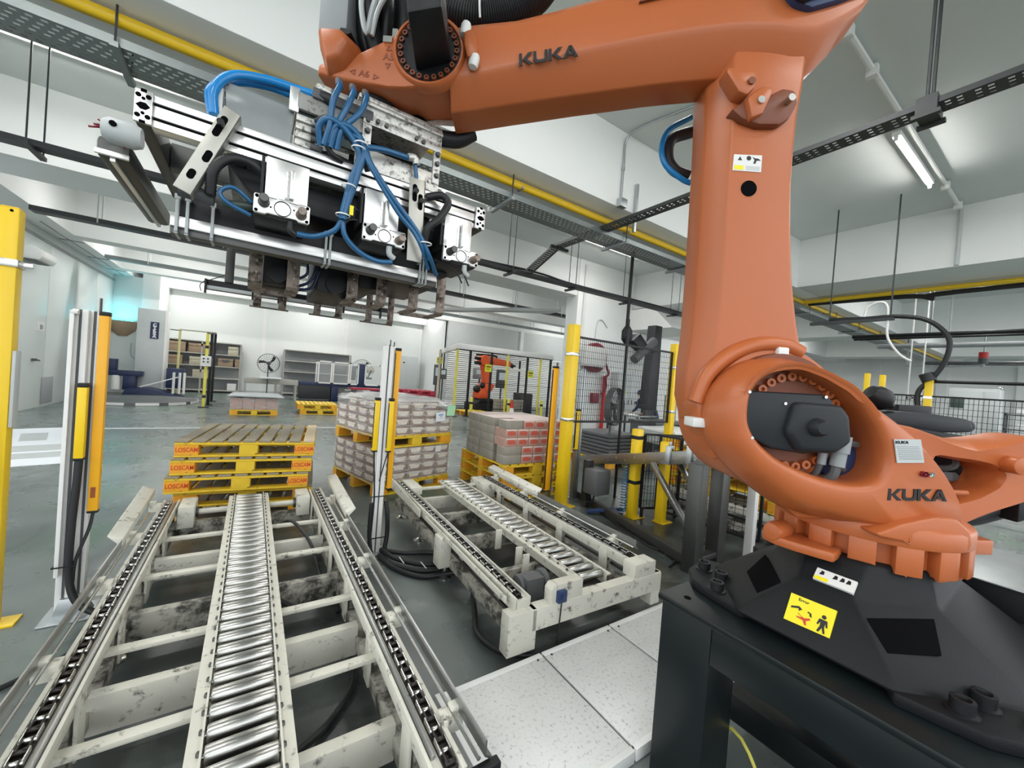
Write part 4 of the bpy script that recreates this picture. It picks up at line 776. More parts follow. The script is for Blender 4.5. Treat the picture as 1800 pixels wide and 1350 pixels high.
hose([(.21, 1.37, 1.965), (.19, 1.38, 1.93), (.14, 1.395, 1.903), (.09, 1.40, 1.898)], .0085, 'bluehose')
hose([(.212, 1.37, 1.965), (.225, 1.375, 1.92), (.27, 1.385, 1.885), (.33, 1.395, 1.87), (.385, 1.40, 1.878)], .0085, 'bluehose')
hose([(.26, 1.40, 2.235), (.34, 1.42, 2.262), (.43, 1.435, 2.275)], .010, 'bluehose'); hose([(.455, 1.435, 2.26), (.462, 1.435, 2.21), (.468, 1.44, 2.16)], .0075, 'bluehose')
gp('hose_elbow', MB().tube([(.425, 1.43, 2.275), (.45, 1.43, 2.28), (.457, 1.43, 2.26)], .013, 10), 'spot')
hose([(.125, 1.44, 2.28), (.16, 1.40, 2.285), (.21, 1.39, 2.25), (.26, 1.385, 2.20), (.285, 1.40, 2.16)], .010, 'rubber')
hose([(.16, 1.43, 2.28), (.15, 1.41, 2.23), (.17, 1.42, 2.19), (.21, 1.43, 2.18)], .009, 'rubber')
for c in ((.252, 1.37, 2.225), (.244, 1.365, 2.205), (.222, 1.36, 2.075), (.211, 1.362, 1.98), (.483, 1.345, 1.955)): gp('hose_tie', MB().rlathe([(.02, -.002), (.022, -.002), (.022, .002), (.02, .002)], c, 14), 'signW')
gp('hose_tag', B(.228, .240, 1.352, 1.356, 1.985, 2.015), 'signY')
gp('corrugated_hose', MB().tube([(.02, 1.43, 2.045), (-.04, 1.415, 2.075), (-.09, 1.405, 2.065), (-.122, 1.40, 2.02), (-.128, 1.42, 1.955)], lambda t, i: .0125 + (.0018 if i % 2 else 0), 12, 14), 'rubber', sharp=80)
gp('corrugated_hose', MB().tube([(.10, 1.48, 2.19), (.18, 1.46, 2.195), (.24, 1.46, 2.19)], lambda t, i: .0125 + (.0018 if i % 2 else 0), 12, 14), 'rubber', sharp=80)
hose([(.50, 1.42, 2.15), (.55, 1.40, 2.165), (.575, 1.39, 2.14), (.54, 1.38, 2.07), (.50, 1.39, 2.02), (.505, 1.42, 1.94)], .014, 'rubber')
hose([(-.03, 1.42, 1.965), (-.075, 1.41, 1.99), (-.105, 1.41, 1.97), (-.09, 1.41, 1.945), (-.03, 1.415, 1.925)], .006, 'bluehose')
hose([(-.10, 1.45, 1.95), (-.05, 1.44, 1.955), (.0, 1.44, 1.965)], .012, 'greenD')
gp('loose_wires', MB().tube([(.56, 1.42, 1.92), (.60, 1.40, 1.93), (.66, 1.40, 1.90), (.70, 1.42, 1.86)], .003, 5).tube([(.55, 1.42, 1.93), (.62, 1.39, 1.90), (.66, 1.40, 1.86)], .003, 5).tube([(.27, 1.42, 2.03), (.23, 1.42, 2.04), (.21, 1.43, 2.0)], .003, 5).tube([(.28, 1.42, 2.0), (.24, 1.42, 1.99), (.22, 1.43, 1.955)], .003, 5), 'rubber')
# left end: lidar-like motor head and lamp bar
gp('end_motor', MB().lathe([(0, -.03), (.022, -.028), (.030, -.015), (.031, .03), (.024, .045), (0, .046)], (-.315, 1.40, 2.045), 20, 'x'), 'greyL', label='round pale motor with a dark port')
gp('motor_port', MB().cyl((-.318, 1.372, 2.05), (-.319, 1.366, 2.05), .007, 10), 'holeshade')
gp('lamp_bar', B(-.405, -.332, 1.60, 2.27, 2.045, 2.105), 'darksteel', .014); gp('lamp_bar_rim', B(-.405, -.332, 1.590, 1.60, 2.047, 2.062), 'alu', .002)
gp('lamp_bar_rib', B(-.374, -.362, 1.60, 2.27, 2.036, 2.048), 'alu', .001)
gp('motor_wires', MB().tube([(-.40, 1.56, 2.11), (-.37, 1.57, 2.118), (-.34, 1.58, 2.10), (-.33, 1.5, 2.06)], .003, 5).tube([(-.41, 1.56, 2.10), (-.36, 1.56, 2.11), (-.32, 1.48, 2.04)], .003, 5).tube([(-.395, 1.57, 2.13), (-.36, 1.57, 2.112)], .002, 5), 'maroon')
gp('tilt_motor', MB().cyl((-.20, 1.45, 1.96), (-.12, 1.45, 1.955), .02, 14), 'greyD')
# rusty pick-up forks and their dark housings
def fork(x, y, wd, zt, zb, tine, holes=2, m='rust'):
    f = gp('fork', MB().loft([[(x - wd / 2, y + a, z) for a, z in pr] if k == 0 else [(x + wd / 2, y + a, z) for a, z in pr] for k, pr in enumerate([[(0, zt), (0, zb), (.02, zb - .012), (tine, zb - .012), (tine, zb - .006), (.022, zb - .006), (.006, zb + .004), (.006, zt)]] * 2)]), m, .0008)
    for h in range(holes): gp('fork_hole', MB().cyl((x + .003, y - .0008, zb + .035 + h * .042), (x + .003, y + .003, zb + .035 + h * .042), .0032, 8), 'greyL', parent=f)
for x0, x1 in ((-.012, .111), (.328, .447), (.590, .722)):
    for x in (x0, x1): fork(x, 1.75, .043, 1.98, 1.79, .16)
    gp('fork_bar', B(x0 - .01, x1 + .01, 1.90, 1.915, 1.772, 1.792), 'rust', .001)
for x0, x1 in ((0.0, .102), (.254, .354), (.504, .62)):
    for x in (x0, x1): fork(x, 2.20, .032, 2.0, 1.765, .07, 1)
    gp('fork_bar', B(x0 - .03, x1 + .03, 2.255, 2.275, 1.752, 1.758), 'darksteel', .0005)
for x0, x1 in ((.01, .10), (.20, .335), (.36, .44)): gp('fork_housing', B(x0, x1, 1.80, 2.18, 1.80 if x0 < .3 else 1.85, 2.09), 'black', .006)
gp('fork_housing', B(.46, .66, 1.66, 2.1, 1.88, 2.09), 'black', .006); gp('fork_cylinder', MB().cyl((.06, 1.78, 1.84), (.06, 2.1, 1.84), .035, 16), 'black'); gp('fork_cylinder', MB().cyl((.27, 1.78, 1.84), (.27, 2.1, 1.84), .04, 16), 'black')
gp('fork_hose', MB().tube([(.12, 1.8, 1.83), (.16, 1.78, 1.86), (.155, 1.78, 1.93), (.18, 1.8, 1.97)], .006, 8).tube([(.11, 1.82, 1.80), (.17, 1.79, 1.83), (.19, 1.78, 1.90), (.16, 1.8, 1.96)], .006, 8).tube([(.11, 1.82, 1.79), (.18, 1.8, 1.81), (.205, 1.79, 1.88)], .006, 8), 'navy')
gp('underside_cover', MB().prism([(-.10, 2.09), (-.05, 2.03), (.0, 2.0), (.25, 2.0), (.25, 2.09)], 1.50, 1.66), 'black', .004); gp('underside_cover', B(.25, .70, 1.48, 1.98, 2.02, 2.095), 'black', .004)
gp('rear_lamp_bar', B(-.21, .66, 2.34, 2.38, 1.815, 1.86), 'black', .003); gp('rear_lamp_lens', B(-.20, .65, 2.333, 2.342, 1.815, 1.832), 'greyL', .001)
gp('rear_lamp_clip', B(-.135, -.10, 2.335, 2.345, 1.86, 2.1), 'darksteel', .001)
for x in (-.205, -.02, .09, .12, .40, .60): gp('rear_lamp_bracket', B(x - .004, x + .004, 2.328, 2.35, 1.795, 1.86), 'black')
gp('rear_lamp_wire', MB().tube([(-.20, 2.35, 1.86), (-.225, 2.34, 1.83), (-.22, 2.34, 1.80)], .002, 5).tube([(-.19, 2.35, 1.86), (-.13, 2.35, 1.90), (-.115, 2.35, 1.95), (-.11, 2.34, 2.0)], .002, 5), 'black')
# ---------------------------------------------------------------- masts with light curtains, fence posts
def mast(name, label, loc, rz, h, shape):
    t = thing(name, label, 'light curtain', loc, rz, 'light curtain masts')
    return t
def curtain(t, name, x, y, z0, z1, m, wd=.042):
    c = part(name, MB().box(x - wd / 2, x + wd / 2, y - .02, y + .02, z0, z1), m, t, bev=.003)
    part('end_cap', MB().box(x - wd / 2 - .001, x + wd / 2 + .001, y - .021, y + .021, z1 - .002, z1 + .022), 'black', c, bev=.003); part('end_cap', MB().box(x - wd / 2 - .001, x + wd / 2 + .001, y - .021, y + .021, z0 - .012, z0 + .002), 'black', c, bev=.003)
    part('lens_strip', MB().box(x - wd / 2 - .0015, x - wd / 2 + .002, y - .012, y + .012, z0 + .02, z1 - .02), 'ink', c)
    return c
def slot_profile(x, y, w_, d_, z0, z1, t, m='alu'):
    p = part('profile', MB().prism([(x - w_ / 2, y - d_ / 2), (x - .006, y - d_ / 2), (x - .006, y - d_ / 2 + .008), (x + .006, y - d_ / 2 + .008), (x + .006, y - d_ / 2), (x + w_ / 2, y - d_ / 2), (x + w_ / 2, y + d_ / 2), (x - w_ / 2, y + d_ / 2)], z0, z1, 'z'), m, t, bev=.002)
    part('slot', MB().box(x - .0055, x + .0055, y - d_ / 2 + .005, y - d_ / 2 + .0085, z0, z1), 'greyD', p); return p
m1 = thing('light_curtain_mast', 'white slotted mast with one long orange and one short yellow light curtain, far left', 'light curtain', (-.78, 3.1, 0), 0, 'light curtain masts')
part('base_plate', MB().box(-.09, .11, -.09, .12, 0, .012), 'galv', m1, bev=.003); part('base_bracket', MB().prism([(-.05, .01), (.10, .01), (.05, .12), (-.02, .12)], -.05, .05), 'galv', m1, bev=.004)
slot_profile(-.012, .0, .062, .05, .012, 1.70, m1, 'white'); slot_profile(.038, .03, .045, .05, .012, 1.70, m1, 'white')
part('cover_channel', MB().prism([(-.043, -.06), (-.026, -.06), (-.026, -.056), (-.039, -.056), (-.039, -.02), (-.043, -.02)], .25, 1.675, 'z').box(-.043, -.015, -.06, -.02, 1.672, 1.69), 'white', m1, bev=.001)
curtain(m1, 'light_curtain', .079, .0, .585, 1.68, 'sensor'); curtain(m1, 'light_curtain', .022, -.045, .892, 1.28, 'sensorY', .038)
part('top_rod', MB().cyl((.058, 0, 1.70), (.058, 0, 1.775), .006, 8), 'darksteel', m1)
part('curtain_cable', MB().tube([(.022, -.045, .88), (.02, -.05, .75), (.012, -.055, .5), (.015, -.06, .25), (.06, -.08, .1), (.16, -.1, .02)], .017, 10), 'rubber', m1); part('curtain_cable', MB().tube([(.08, 0, .575), (.07, -.02, .48), (.035, -.05, .33), (.03, -.06, .2)], .008, 8), 'rubber', m1)
part('cable_tie', MB().box(-.05, .04, -.075, -.07, .305, .311).box(-.05, -.045, -.075, .0, .305, .311), 'black', m1)
part('sensor_print', MB().box(.068, .088, -.0212, -.020, .66, .72), 'inkorange', m1)
m2 = thing('light_curtain_mast', 'white mast with one long and two short yellow light curtains between the conveyors', 'light curtain', (.93, 3.22, 0), 0, 'light curtain masts')
part('base_plate', MB().box(-.08, .08, -.08, .08, 0, .012), 'galv', m2, bev=.003)
slot_profile(-.018, .0, .075, .06, .012, 1.69, m2, 'white'); slot_profile(.03, .06, .05, .05, .9, 1.70, m2, 'white'); slot_profile(.005, .07, .03, .03, .012, 1.71, m2, 'white')
curtain(m2, 'light_curtain', .072, .03, .515, 1.665, 'sensor'); curtain(m2, 'light_curtain', -.078, -.01, .845, 1.25, 'sensorY', .038); curtain(m2, 'light_curtain', .024, -.045, .845, 1.25, 'sensorY', .036)
part('top_rod', MB().cyl((-.005, 0, 1.69), (-.005, 0, 1.745), .005, 8).cyl((.04, .05, 1.69), (.04, .05, 1.735), .005, 8), 'darksteel', m2)
part('curtain_cable', MB().tube([(-.078, -.01, .835), (-.07, -.02, .7), (-.055, -.03, .45), (-.06, -.03, .1), (-.04, -.05, .02)], .007, 8).tube([(.024, -.045, .835), (.0, -.05, .74), (-.03, -.05, .6)], .005, 8), 'rubber', m2)
part('conduit_hose', MB().tube([(.05, 0, .42), (.065, -.02, .3), (.07, -.03, .15), (.05, -.05, .03)], .018, 10).tube([(-.07, -.02, .42), (-.075, -.03, .2), (-.06, -.05, .03)], .016, 10), 'rubber', m2)
for z in (.47, .13): part('cable_tie', MB().box(-.075, .05, -.045, -.04, z, z + .007), 'black', m2)
hz_ = [[(.95, 3.18, .03), (1.1, 3.05, .03), (1.28, 2.98, .03), (1.34, 2.86, .04), (1.26, 2.76, .03)], [(.93, 3.12, .02), (.98, 2.92, .02), (1.12, 2.74, .02), (1.30, 2.68, .03), (1.42, 2.60, .08)], [(.92, 3.1, .02), (.97, 2.86, .02), (1.10, 2.66, .02), (1.28, 2.60, .03), (1.44, 2.52, .06)], [(.95, 3.14, .05), (1.0, 2.95, .05), (1.14, 2.78, .05), (1.32, 2.72, .05), (1.42, 2.62, .1)]]
fh = thing('floor_hose_bundle', 'black cable hoses looped on the floor at the foot of the middle mast', 'hose', (1.1, 2.9, 0))
for h in hz_: part('hose', MB().tube(h, .018, 10), 'rubber', fh, world=True)
for x, y in ((1.02, 2.86), (1.14, 2.72), (1.26, 2.65)): part('hose_tie', MB().box(x - .003, x + .003, y - .06, y + .05, .07, .074), 'signW', fh, world=True)
solo('floor_hose', MB().tube([(1.42, 2.5, .22), (1.36, 2.35, .05), (1.25, 2.1, .02), (1.16, 1.9, .03), (1.20, 1.72, .03), (1.34, 1.62, .02)], .016, 10), 'rubber', 'grey-black hose lying under the left rail of the far conveyor', 'hose')
solo('floor_cable', MB().tube([(-.55, 2.75, .05), (-.72, 2.6, .02), (-.95, 2.45, .012), (-1.3, 2.2, .012), (-1.7, 2.0, .012)], .012, 8), 'rubber', 'black cable running across the floor to the left edge', 'cable')
def post(x, y, h, label, rz=0., w_=.09, m='yellow', plate=True, group='yellow fence posts', clamps=(), wd=None, name='fence_post'):
    t = thing(name, label, 'post', (x, y, 0), rz, group)
    part('tube', MB().box(-w_ / 2, w_ / 2, -w_ / 2, w_ / 2, .01, h), m, t, bev=.006)
    if plate: part('base_plate', MB().box(-w_ * .5, w_ * 1.5, -w_ * .8, w_ * .8, 0, .012), m, t, bev=.002)
    part('cap', MB().box(-w_ / 2 + .004, w_ / 2 - .004, -w_ / 2 + .004, w_ / 2 - .004, h, h + .006), m, t, bev=.002)
    for z, cm in clamps: part('clamp', MB().box(-w_ / 2 - .006, w_ / 2 + .006, -w_ / 2 - .006, w_ / 2 + .006, z - .02, z + .02).box(w_ / 2, w_ / 2 + .05, -.015, .0, z - .012, z + .012), cm, t, bev=.003)
    return t
t = post(-1.075, 3.15, 2.18, 'yellow square fence post cut by the left edge of the picture', clamps=((1.90, 'steel'),), w_=.07)
part('screw_hole', MB().cyl((.008, -.0345, 2.165), (.008, -.0365, 2.165), .007, 10), 'holeshade', t); part('side_channel', MB().box(-.075, -.036, -.03, .03, .9, 1.98), 'black', t); part('post_cable', MB().tube([(-.03, -.04, 1.15), (-.01, -.05, .95), (.005, -.05, .75), (-.01, -.05, .55), (-.05, -.04, .4)], .016, 8), 'rubber', t)
part('label_plate', MB().box(.036, .05, -.03, .03, 1.05, 1.45), 'greyL', t, bev=.003)
post(3.20, 3.55, 2.21, 'tall yellow fence post beside the pink carton load', rz=.1, w_=.115, clamps=((1.86, 'steel'), (1.07, 'steel')))
post(5.27, 3.57, 2.21, 'tall yellow fence post left of the orange link arm', w_=.10, clamps=((1.86, 'steel'), (1.2, 'steel')))
post(3.77, 2.95, 1.03, 'short yellow post with black bands, beside the coiled blue hose', w_=.095, clamps=((.94, 'black'), (.42, 'black')))
post(3.96, 2.70, .92, 'short yellow post behind the steel conveyor brace', w_=.09)
m3 = thing('light_curtain_mast', 'silver mast with a long orange light curtain in front of the pink cartons', 'light curtain', (3.12, 3.75, 0), 0, 'light curtain masts')
slot_profile(.06, .03, .06, .05, .0, 1.70, m3, 'galv'); curtain(m3, 'light_curtain', -.0, -.01, .16, 1.68, 'sensor', .075); part('base_plate', MB().box(0, .12, -.04, .1, 0, .012), 'galv', m3)
part('top_knob', MB().cyl((.03, 0, 1.70), (.03, 0, 1.75), .012, 8), 'darksteel', m3)
m4 = thing('light_curtain_mast', 'silver mast with a short yellow light curtain right of the tall yellow post', 'light curtain', (3.56, 3.75, 0), 0, 'light curtain masts')
slot_profile(.03, .0, .08, .06, .0, 1.70, m4, 'galv'); curtain(m4, 'light_curtain', -.035, -.04, .66, 1.16, 'sensorY', .055); part('cover', MB().box(-.065, -.01, -.03, .0, 1.19, 1.66), 'greyL', m4, bev=.004); part('base_plate', MB().box(-.03, .1, -.05, .06, 0, .012), 'galv', m4)
# mesh fence between the tall yellow posts
def mesh_panel(t, p, q, z0, z1, nx, nz, r=.004, frame=.025, m='black', legs=()):
    p = Vector((*p, 0)); q = Vector((*q, 0)); b = MB()
    for i in range(1, nx): c = p.lerp(q, i / nx); b.bar(c + Vector((0, 0, z0)), c + Vector((0, 0, z1)), r, r, (1, 0, 0))
    for k in range(1, nz): z = z0 + (z1 - z0) * k / nz; b.bar(p + Vector((0, 0, z)), q + Vector((0, 0, z)), r, r)
    part('wire_mesh', b, m, t, world=True, kind='stuff', sharp=20)
    for a, c in (((p, z0), (q, z0)), ((p, z1), (q, z1)), ((p, z0), (p, z1)), ((q, z0), (q, z1))):
        part('frame_bar', MB().bar(a[0] + Vector((0, 0, a[1])), c[0] + Vector((0, 0, c[1])), frame, frame, (0, 0, 1) if a[1] == c[1] else (1, 0, 0)), m, t, world=True)
    for x in legs: c = p.lerp(q, x); part('leg', MB().bar(c, c + Vector((0, 0, z0)), frame, frame, (1, 0, 0)), m, t, world=True)
f1 = thing('mesh_fence', 'black wire mesh fence panel between the two tall yellow posts', 'fence', (4.2, 3.57, 0))
mesh_panel(f1, (3.27, 3.57), (5.21, 3.57), 1.04, 2.08, 56, 13, legs=(.47,))
part('middle_bar', MB().bar((4.19, 3.57, 1.04), (4.19, 3.57, 2.3), .03, .03, (1, 0, 0)), 'black', f1, world=True)
f2 = thing('mesh_fence', 'low black wire mesh fence behind the steel conveyor brace', 'fence', (4.0, 2.8, 0))
mesh_panel(f2, (3.85, 2.90), (4.30, 2.72), .12, .98, 12, 10, legs=(.05, .95)); mesh_panel(f2, (4.0, 2.80), (4.16, 1.75), .12, .98, 14, 10, legs=(.95,))
# ---------------------------------------------------------------- pallets
PM = {}
def pal_meshes(w_, d_, h, key, my='palY', mt='palW', mo='palO'):
    if key in PM: return PM[key]
    r = {'deck': MB().box(0, .098, -d_ / 2, d_ / 2, h - .018, h).mesh('deck_board', mt, .003, 1), 'deckN': MB().box(0, .098, -d_ / 2, d_ / 2, h - .018, h).mesh('deck_board', 'palN' if mt == 'palW' else mt, .003, 1),
         'lead': MB().box(-w_ / 2, w_ / 2, 0, .10, h - .040, h - .0185).mesh('stringer_board', my, .003, 1), 'bot': MB().box(-w_ / 2, w_ / 2, 0, .10, 0, .018).mesh('bottom_board', my, .003, 1),
         'blk': MB().box(-.0, .145, 0, .10, .0182, h - .0405).mesh('block', my, .003, 1), 'blkO': MB().box(0, .17, 0, .10, .0182, h - .0405).mesh('block', mo, .003, 1)}
    PM[key] = (r, w_, d_, h); return PM[key]
def pallet(label, group, loc, rz, key='std', new=None, txt=None, nd=9, name='pallet'):
    r, w_, d_, h = PM[key]; t = thing(name, label, 'pallet', loc, rz, group)
    g = (w_ - .098) / (nd - 1)
    for i in range(nd): inst('deck_board', r['deckN' if new == i else 'deck'], t, (-w_ / 2 + i * g, 0, 0))
    for y in (-d_ / 2, -.05, d_ / 2 - .10):
        inst('stringer_board', r['lead'], t, (0, y, 0)); inst('bottom_board', r['bot'], t, (0, y, 0))
        for x, k in ((-w_ / 2, 'blkO'), (-.0725, 'blk'), (w_ / 2 - .17, 'blkO')): inst('block', r[k], t, (x, y, 0))
    if txt:
        for x in (-w_ / 2 + .088, w_ / 2 - .088): text(txt, .055, 'inkred', t, (x, -d_ / 2 - .001, h * .44), (1, 0, 0), (0, 0, 1), .0006, .001, sx=.74)
    return t
pal_meshes(1.085, 1.12, .148, 'std'); pal_meshes(1.085, 1.12, .148, 'tan', 'palY', 'palY'); pal_meshes(1.15, 1.0, .14, 'red', 'palR', 'palR', 'palR')
G = 'stacked yellow pallets behind the near conveyor'
LB = ('bottom yellow pallet of the stack behind the near conveyor', 'second yellow pallet from the floor in the near stack', 'middle yellow pallet of the near stack, pushed out to the left', 'fourth yellow pallet of the near stack, with red lettering on both front blocks', 'top yellow pallet of the near stack, with grey boards and one pale new board')
for k, (dx, dy, a) in enumerate(((.01, .03, -.14), (.03, .05, -.12), (-.035, -.02, -.10), (.005, .0, -.125), (.03, .02, -.14))):
    pallet(LB[k], G, (.06 + dx, 4.86 + dy, .150 * k), a, new=8 if k == 4 else None, txt='LOSCAM' if k >= 2 else None)
# ---------------------------------------------------------------- film-wrapped load of brown cartons
CW, CD, CH = .216, .27, .103; NX, NY = 5, 4; LX, LY = 1.647, 5.289
def carton_proto(name, label, cat, group, w_, d_, h, m, faces, loc):
    t = thing(name, label, cat, loc, 0, group); part('box', MB().box(-w_ / 2, w_ / 2, -d_ / 2, d_ / 2, 0, h), m, t, bev=.004)
    for fn in faces: fn(t, w_, d_, h)
    return t
def trap(t, w_, d_, h):
    for s in (-1, 1):
        part('white_panel', MB().prism([(-w_ * .40, h * .86), (w_ * .40, h * .86), (w_ * .27, h * .26), (-w_ * .27, h * .26)], min(s * (d_ / 2 + .001), s * (d_ / 2 - .004)), max(s * (d_ / 2 + .001), s * (d_ / 2 - .004))), 'cartonW', t)
        part('white_panel', MB().prism([(-d_ * .40, h * .86), (d_ * .40, h * .86), (d_ * .27, h * .26), (-d_ * .27, h * .26)], min(s * (w_ / 2 + .001), s * (w_ / 2 - .004)), max(s * (w_ / 2 + .001), s * (w_ / 2 - .004)), 'x'), 'cartonW', t)
ORD = ('first', 'second', 'third', 'fourth', 'fifth', 'sixth')
def where(i, j, k, nx, ny, nz):
    r = 'bottom row' if k == 0 else 'top row' if k == nz - 1 else ORD[k] + ' row up'
    if j == 0: return r + ', front face, ' + ORD[i] + ' from the left'
    if i == 0: return r + ', left side, ' + ORD[j] + ' from the front'
    if i == nx - 1: return r + ', right side, ' + ORD[j] + ' from the front'
    return r + ', ' + ORD[i] + ' column, ' + ORD[j] + ' rank back'
def load(cx, cy, z0, rz, nx, ny, nz, proto, label, group, w_, d_, h, jit=.004, skip=()):
    first = True; rm = Matrix.Rotation(rz, 4, 'Z')
    for k in range(nz):
        for i in range(nx):
            for j in range(ny):
                if 0 < i < nx - 1 and 0 < j < ny - 1 and k < nz - 1: continue      # the middle of the load never shows
                if (i, j, k) in skip: continue
                p = rm @ Vector(((i - (nx - 1) / 2) * w_, (j - (ny - 1) / 2) * d_, 0)) + Vector((cx + random.uniform(-jit, jit), cy + random.uniform(-jit, jit), z0 + k * h))
                o = proto if first else dup(proto); first = False
                place(o, p, rz + random.uniform(-.01, .01), label + ', ' + where(i, j, k, nx, ny, nz), group)
AL = .25
pallet('yellow pallet on the floor under the lower brown carton load', 'pallets under the brown carton loads', (LX, LY, 0), AL, 'tan', name='pallet')
pr1 = carton_proto('carton', 'x', 'carton', 'x', CW - .006, CD - .006, CH - .004, 'carton', [trap], (0, 0, 0))
load(LX, LY, .150, AL, NX, NY, 4, pr1, 'brown carton, lower wrapped load', 'brown cartons, lower load', CW, CD, CH)
pallet('yellow pallet carried between the two brown carton loads', 'pallets under the brown carton loads', (LX, LY, .15 + 4 * CH + .002), AL, 'tan')
zU = .15 + 4 * CH + .152; pr2 = dup(pr1)
load(LX, LY, zU, AL, NX, NY, 4, pr2, 'brown carton, upper wrapped load', 'brown cartons, upper load', CW, CD, CH, skip=((4, 0, 3), (0, 3, 3)))
def wrap(label, cx, cy, z0, z1, rz, w_, d_, slump=0.):
    b = MB(); n = 12; lp = []
    for k in range(n + 1):
        z = z0 + (z1 - z0) * k / n; l = []
        for (sx, sy), (ex, ey) in (((-1, -1), (1, -1)), ((1, -1), (1, 1)), ((1, 1), (-1, 1)), ((-1, 1), (-1, -1))):
            for m in range(8):
                f = m / 8; x = (sx + (ex - sx) * f) * w_ / 2; y = (sy + (ey - sy) * f) * d_ / 2; g = .006 + random.uniform(-.003, .006)
                l.append((x + math.copysign(g, x), y + math.copysign(g, y), z + random.uniform(-.012, .012)))
        lp.append(l)
    if slump:
        for sc, dz in ((.97, .02), (.6, slump), (.2, slump * 1.15)): lp.append([(x * sc, y * sc, z1 + dz + random.uniform(-.012, .012)) for x, y, _ in lp[n]])
    b.loft(lp, cap=False); b.xf(Matrix.Translation((cx, cy, 0)) @ Matrix.Rotation(rz, 4, 'Z'))
    o_ = solo('stretch_film', b, 'film', label, 'film', 'stretch film on the carton loads', sharp=70)
    if slump:
        tp = MB(); g = 9; n0 = []
        for i in range(g + 1):
            for j in range(g + 1):
                u, v = i / g - .5, j / g - .5; e = 1 - max(abs(u), abs(v)) * 2; n0.append((u * w_ * 1.03, v * d_ * 1.03, z1 + .012 + slump * e ** .6 + random.uniform(-.02, .02) - (.05 if e == 0 else 0)))
        tp.add(n0, [(i * (g + 1) + j, (i + 1) * (g + 1) + j, (i + 1) * (g + 1) + j + 1, i * (g + 1) + j + 1) for i in range(g) for j in range(g)]); tp.add([(x, y, z - .004) for x, y, z in n0], [(i * (g + 1) + j, (i + 1) * (g + 1) + j, (i + 1) * (g + 1) + j + 1, i * (g + 1) + j + 1) for i in range(g) for j in range(g)])
        part('crumpled_top', tp.xf(Matrix.Translation((cx, cy, 0)) @ Matrix.Rotation(rz, 4, 'Z')), 'filmtop', o_, world=True, sharp=25)
    return o_
wrap('clear stretch film around the lower brown carton load', LX, LY, .13, .15 + 4 * CH, AL, NX * CW, NY * CD)
wrap('crumpled clear stretch film drawn over the upper brown carton load', LX, LY, zU - .03, zU + 4 * CH, AL, NX * CW, NY * CD, .05)
sht = MB(); rm = Matrix.Rotation(AL, 4, 'Z')
def on_front(cx, cy, u, z, wd, ht, rot=0., d_=4 * CD, e=.014):
    c = rm @ Vector((u, -d_ / 2 - e, 0)) + Vector((cx, cy, z)); ux = rm @ Vector((1, 0, 0)); return MB().loft([[c + ux * (a * math.cos(rot) - b * math.sin(rot)) + Vector((0, 0, a * math.sin(rot) + b * math.cos(rot))) + (rm @ Vector((0, -.002 * e2 - b * .08, 0))) for a, b in ((-wd / 2, -ht / 2), (wd / 2, -ht / 2), (wd / 2, ht / 2), (-wd / 2, ht / 2))] for e2 in (0, 1)])
pn = solo('paper_note', on_front(LX, LY, .33, zU + .22, .155, .125, .06, e=.035), 'paper', 'pale blue-white paper note hanging on the wrapped load', 'note', 'paper notes on the wrapped load')
part('handwriting', on_front(LX, LY, .33, zU + .245, .07, .012, .1, e=.039), 'brighthose', pn, world=True); part('handwriting', on_front(LX, LY, .335, zU + .22, .02, .012, .1, e=.039), 'grey', pn, world=True)
solo('paper_note', on_front(LX, LY, .50, zU + .30, .135, .145, -.03, e=.035), 'papergreen', 'green paper note hanging on the corner of the wrapped load', 'note', 'paper notes on the wrapped load')
solo('paper_note', on_front(LX, LY, .345, .15 + 3.45 * CH, .09, .08, 0, e=.014), 'signW', 'small white label on the lower brown carton load', 'note', 'paper notes on the wrapped load')
# ---------------------------------------------------------------- load of pink and grey cartons
for k, lb in enumerate(('bottom yellow pallet under the pink cartons', 'second yellow pallet under the pink cartons', 'third yellow pallet, right beneath the pink cartons')):
    pallet(lb, 'pallets under the pink cartons', (3.14, 4.53, .15 * k), .0, 'tan')
def redmark(t, w_, d_, h):
    for s in (-1, 1):
        part('red_print', MB().prism([(-w_ * .36, h * .30), (w_ * .30, h * .26), (w_ * .38, h * .60), (w_ * .10, h * .80), (-w_ * .34, h * .74)], min(s * (d_ / 2 + .001), s * (d_ / 2 - .003)), max(s * (d_ / 2 + .001), s * (d_ / 2 - .003))), 'cartonR', t)
        part('pink_band', MB().box(-w_ / 2 + .003, w_ / 2 - .003, s * (d_ / 2) - .0012, s * (d_ / 2) + .0012, h * .84, h * .97), 'cartonT', t)
        part('logo_ring', MB().box(min(s * (w_ / 2 + .001), s * (w_ / 2 - .003)), max(s * (w_ / 2 + .001), s * (w_ / 2 - .003)), -d_ * .34, d_ * .30, h * .24, h * .80), 'cartonP', t)
def topsheet(t, w_, d_, h): part('lid', MB().box(-w_ / 2 + .002, w_ / 2 - .002, -d_ / 2 + .002, d_ / 2 - .002, h - .001, h + .001), 'cartonT', t)
pp = carton_proto('carton', 'x', 'carton', 'x', .172, .258, .106, 'cartonP', [redmark, topsheet], (0, 0, 0)); pg = carton_proto('carton', 'x', 'carton', 'x', .258, .172, .106, 'cartonG', [topsheet], (0, 0, 0))
pl_, gl = 'pink carton with a red print, end showing, in the open stack', 'grey carton lying lengthwise in the pink stack'
up = ug = True
def putc(p, kind, at=''):
    global up, ug
    if kind: o = pp if up else dup(pp); up = False; place(o, p, .02 + random.uniform(-.02, .02), 'pink carton with red print, ' + at, 'pink cartons on the yellow pallets')
    else: o = pg if ug else dup(pg); ug = False; place(o, p, .02 + random.uniform(-.02, .02), 'grey carton lying lengthwise, ' + at, 'grey cartons in the pink stack')
bx, by = 2.60, 3.975
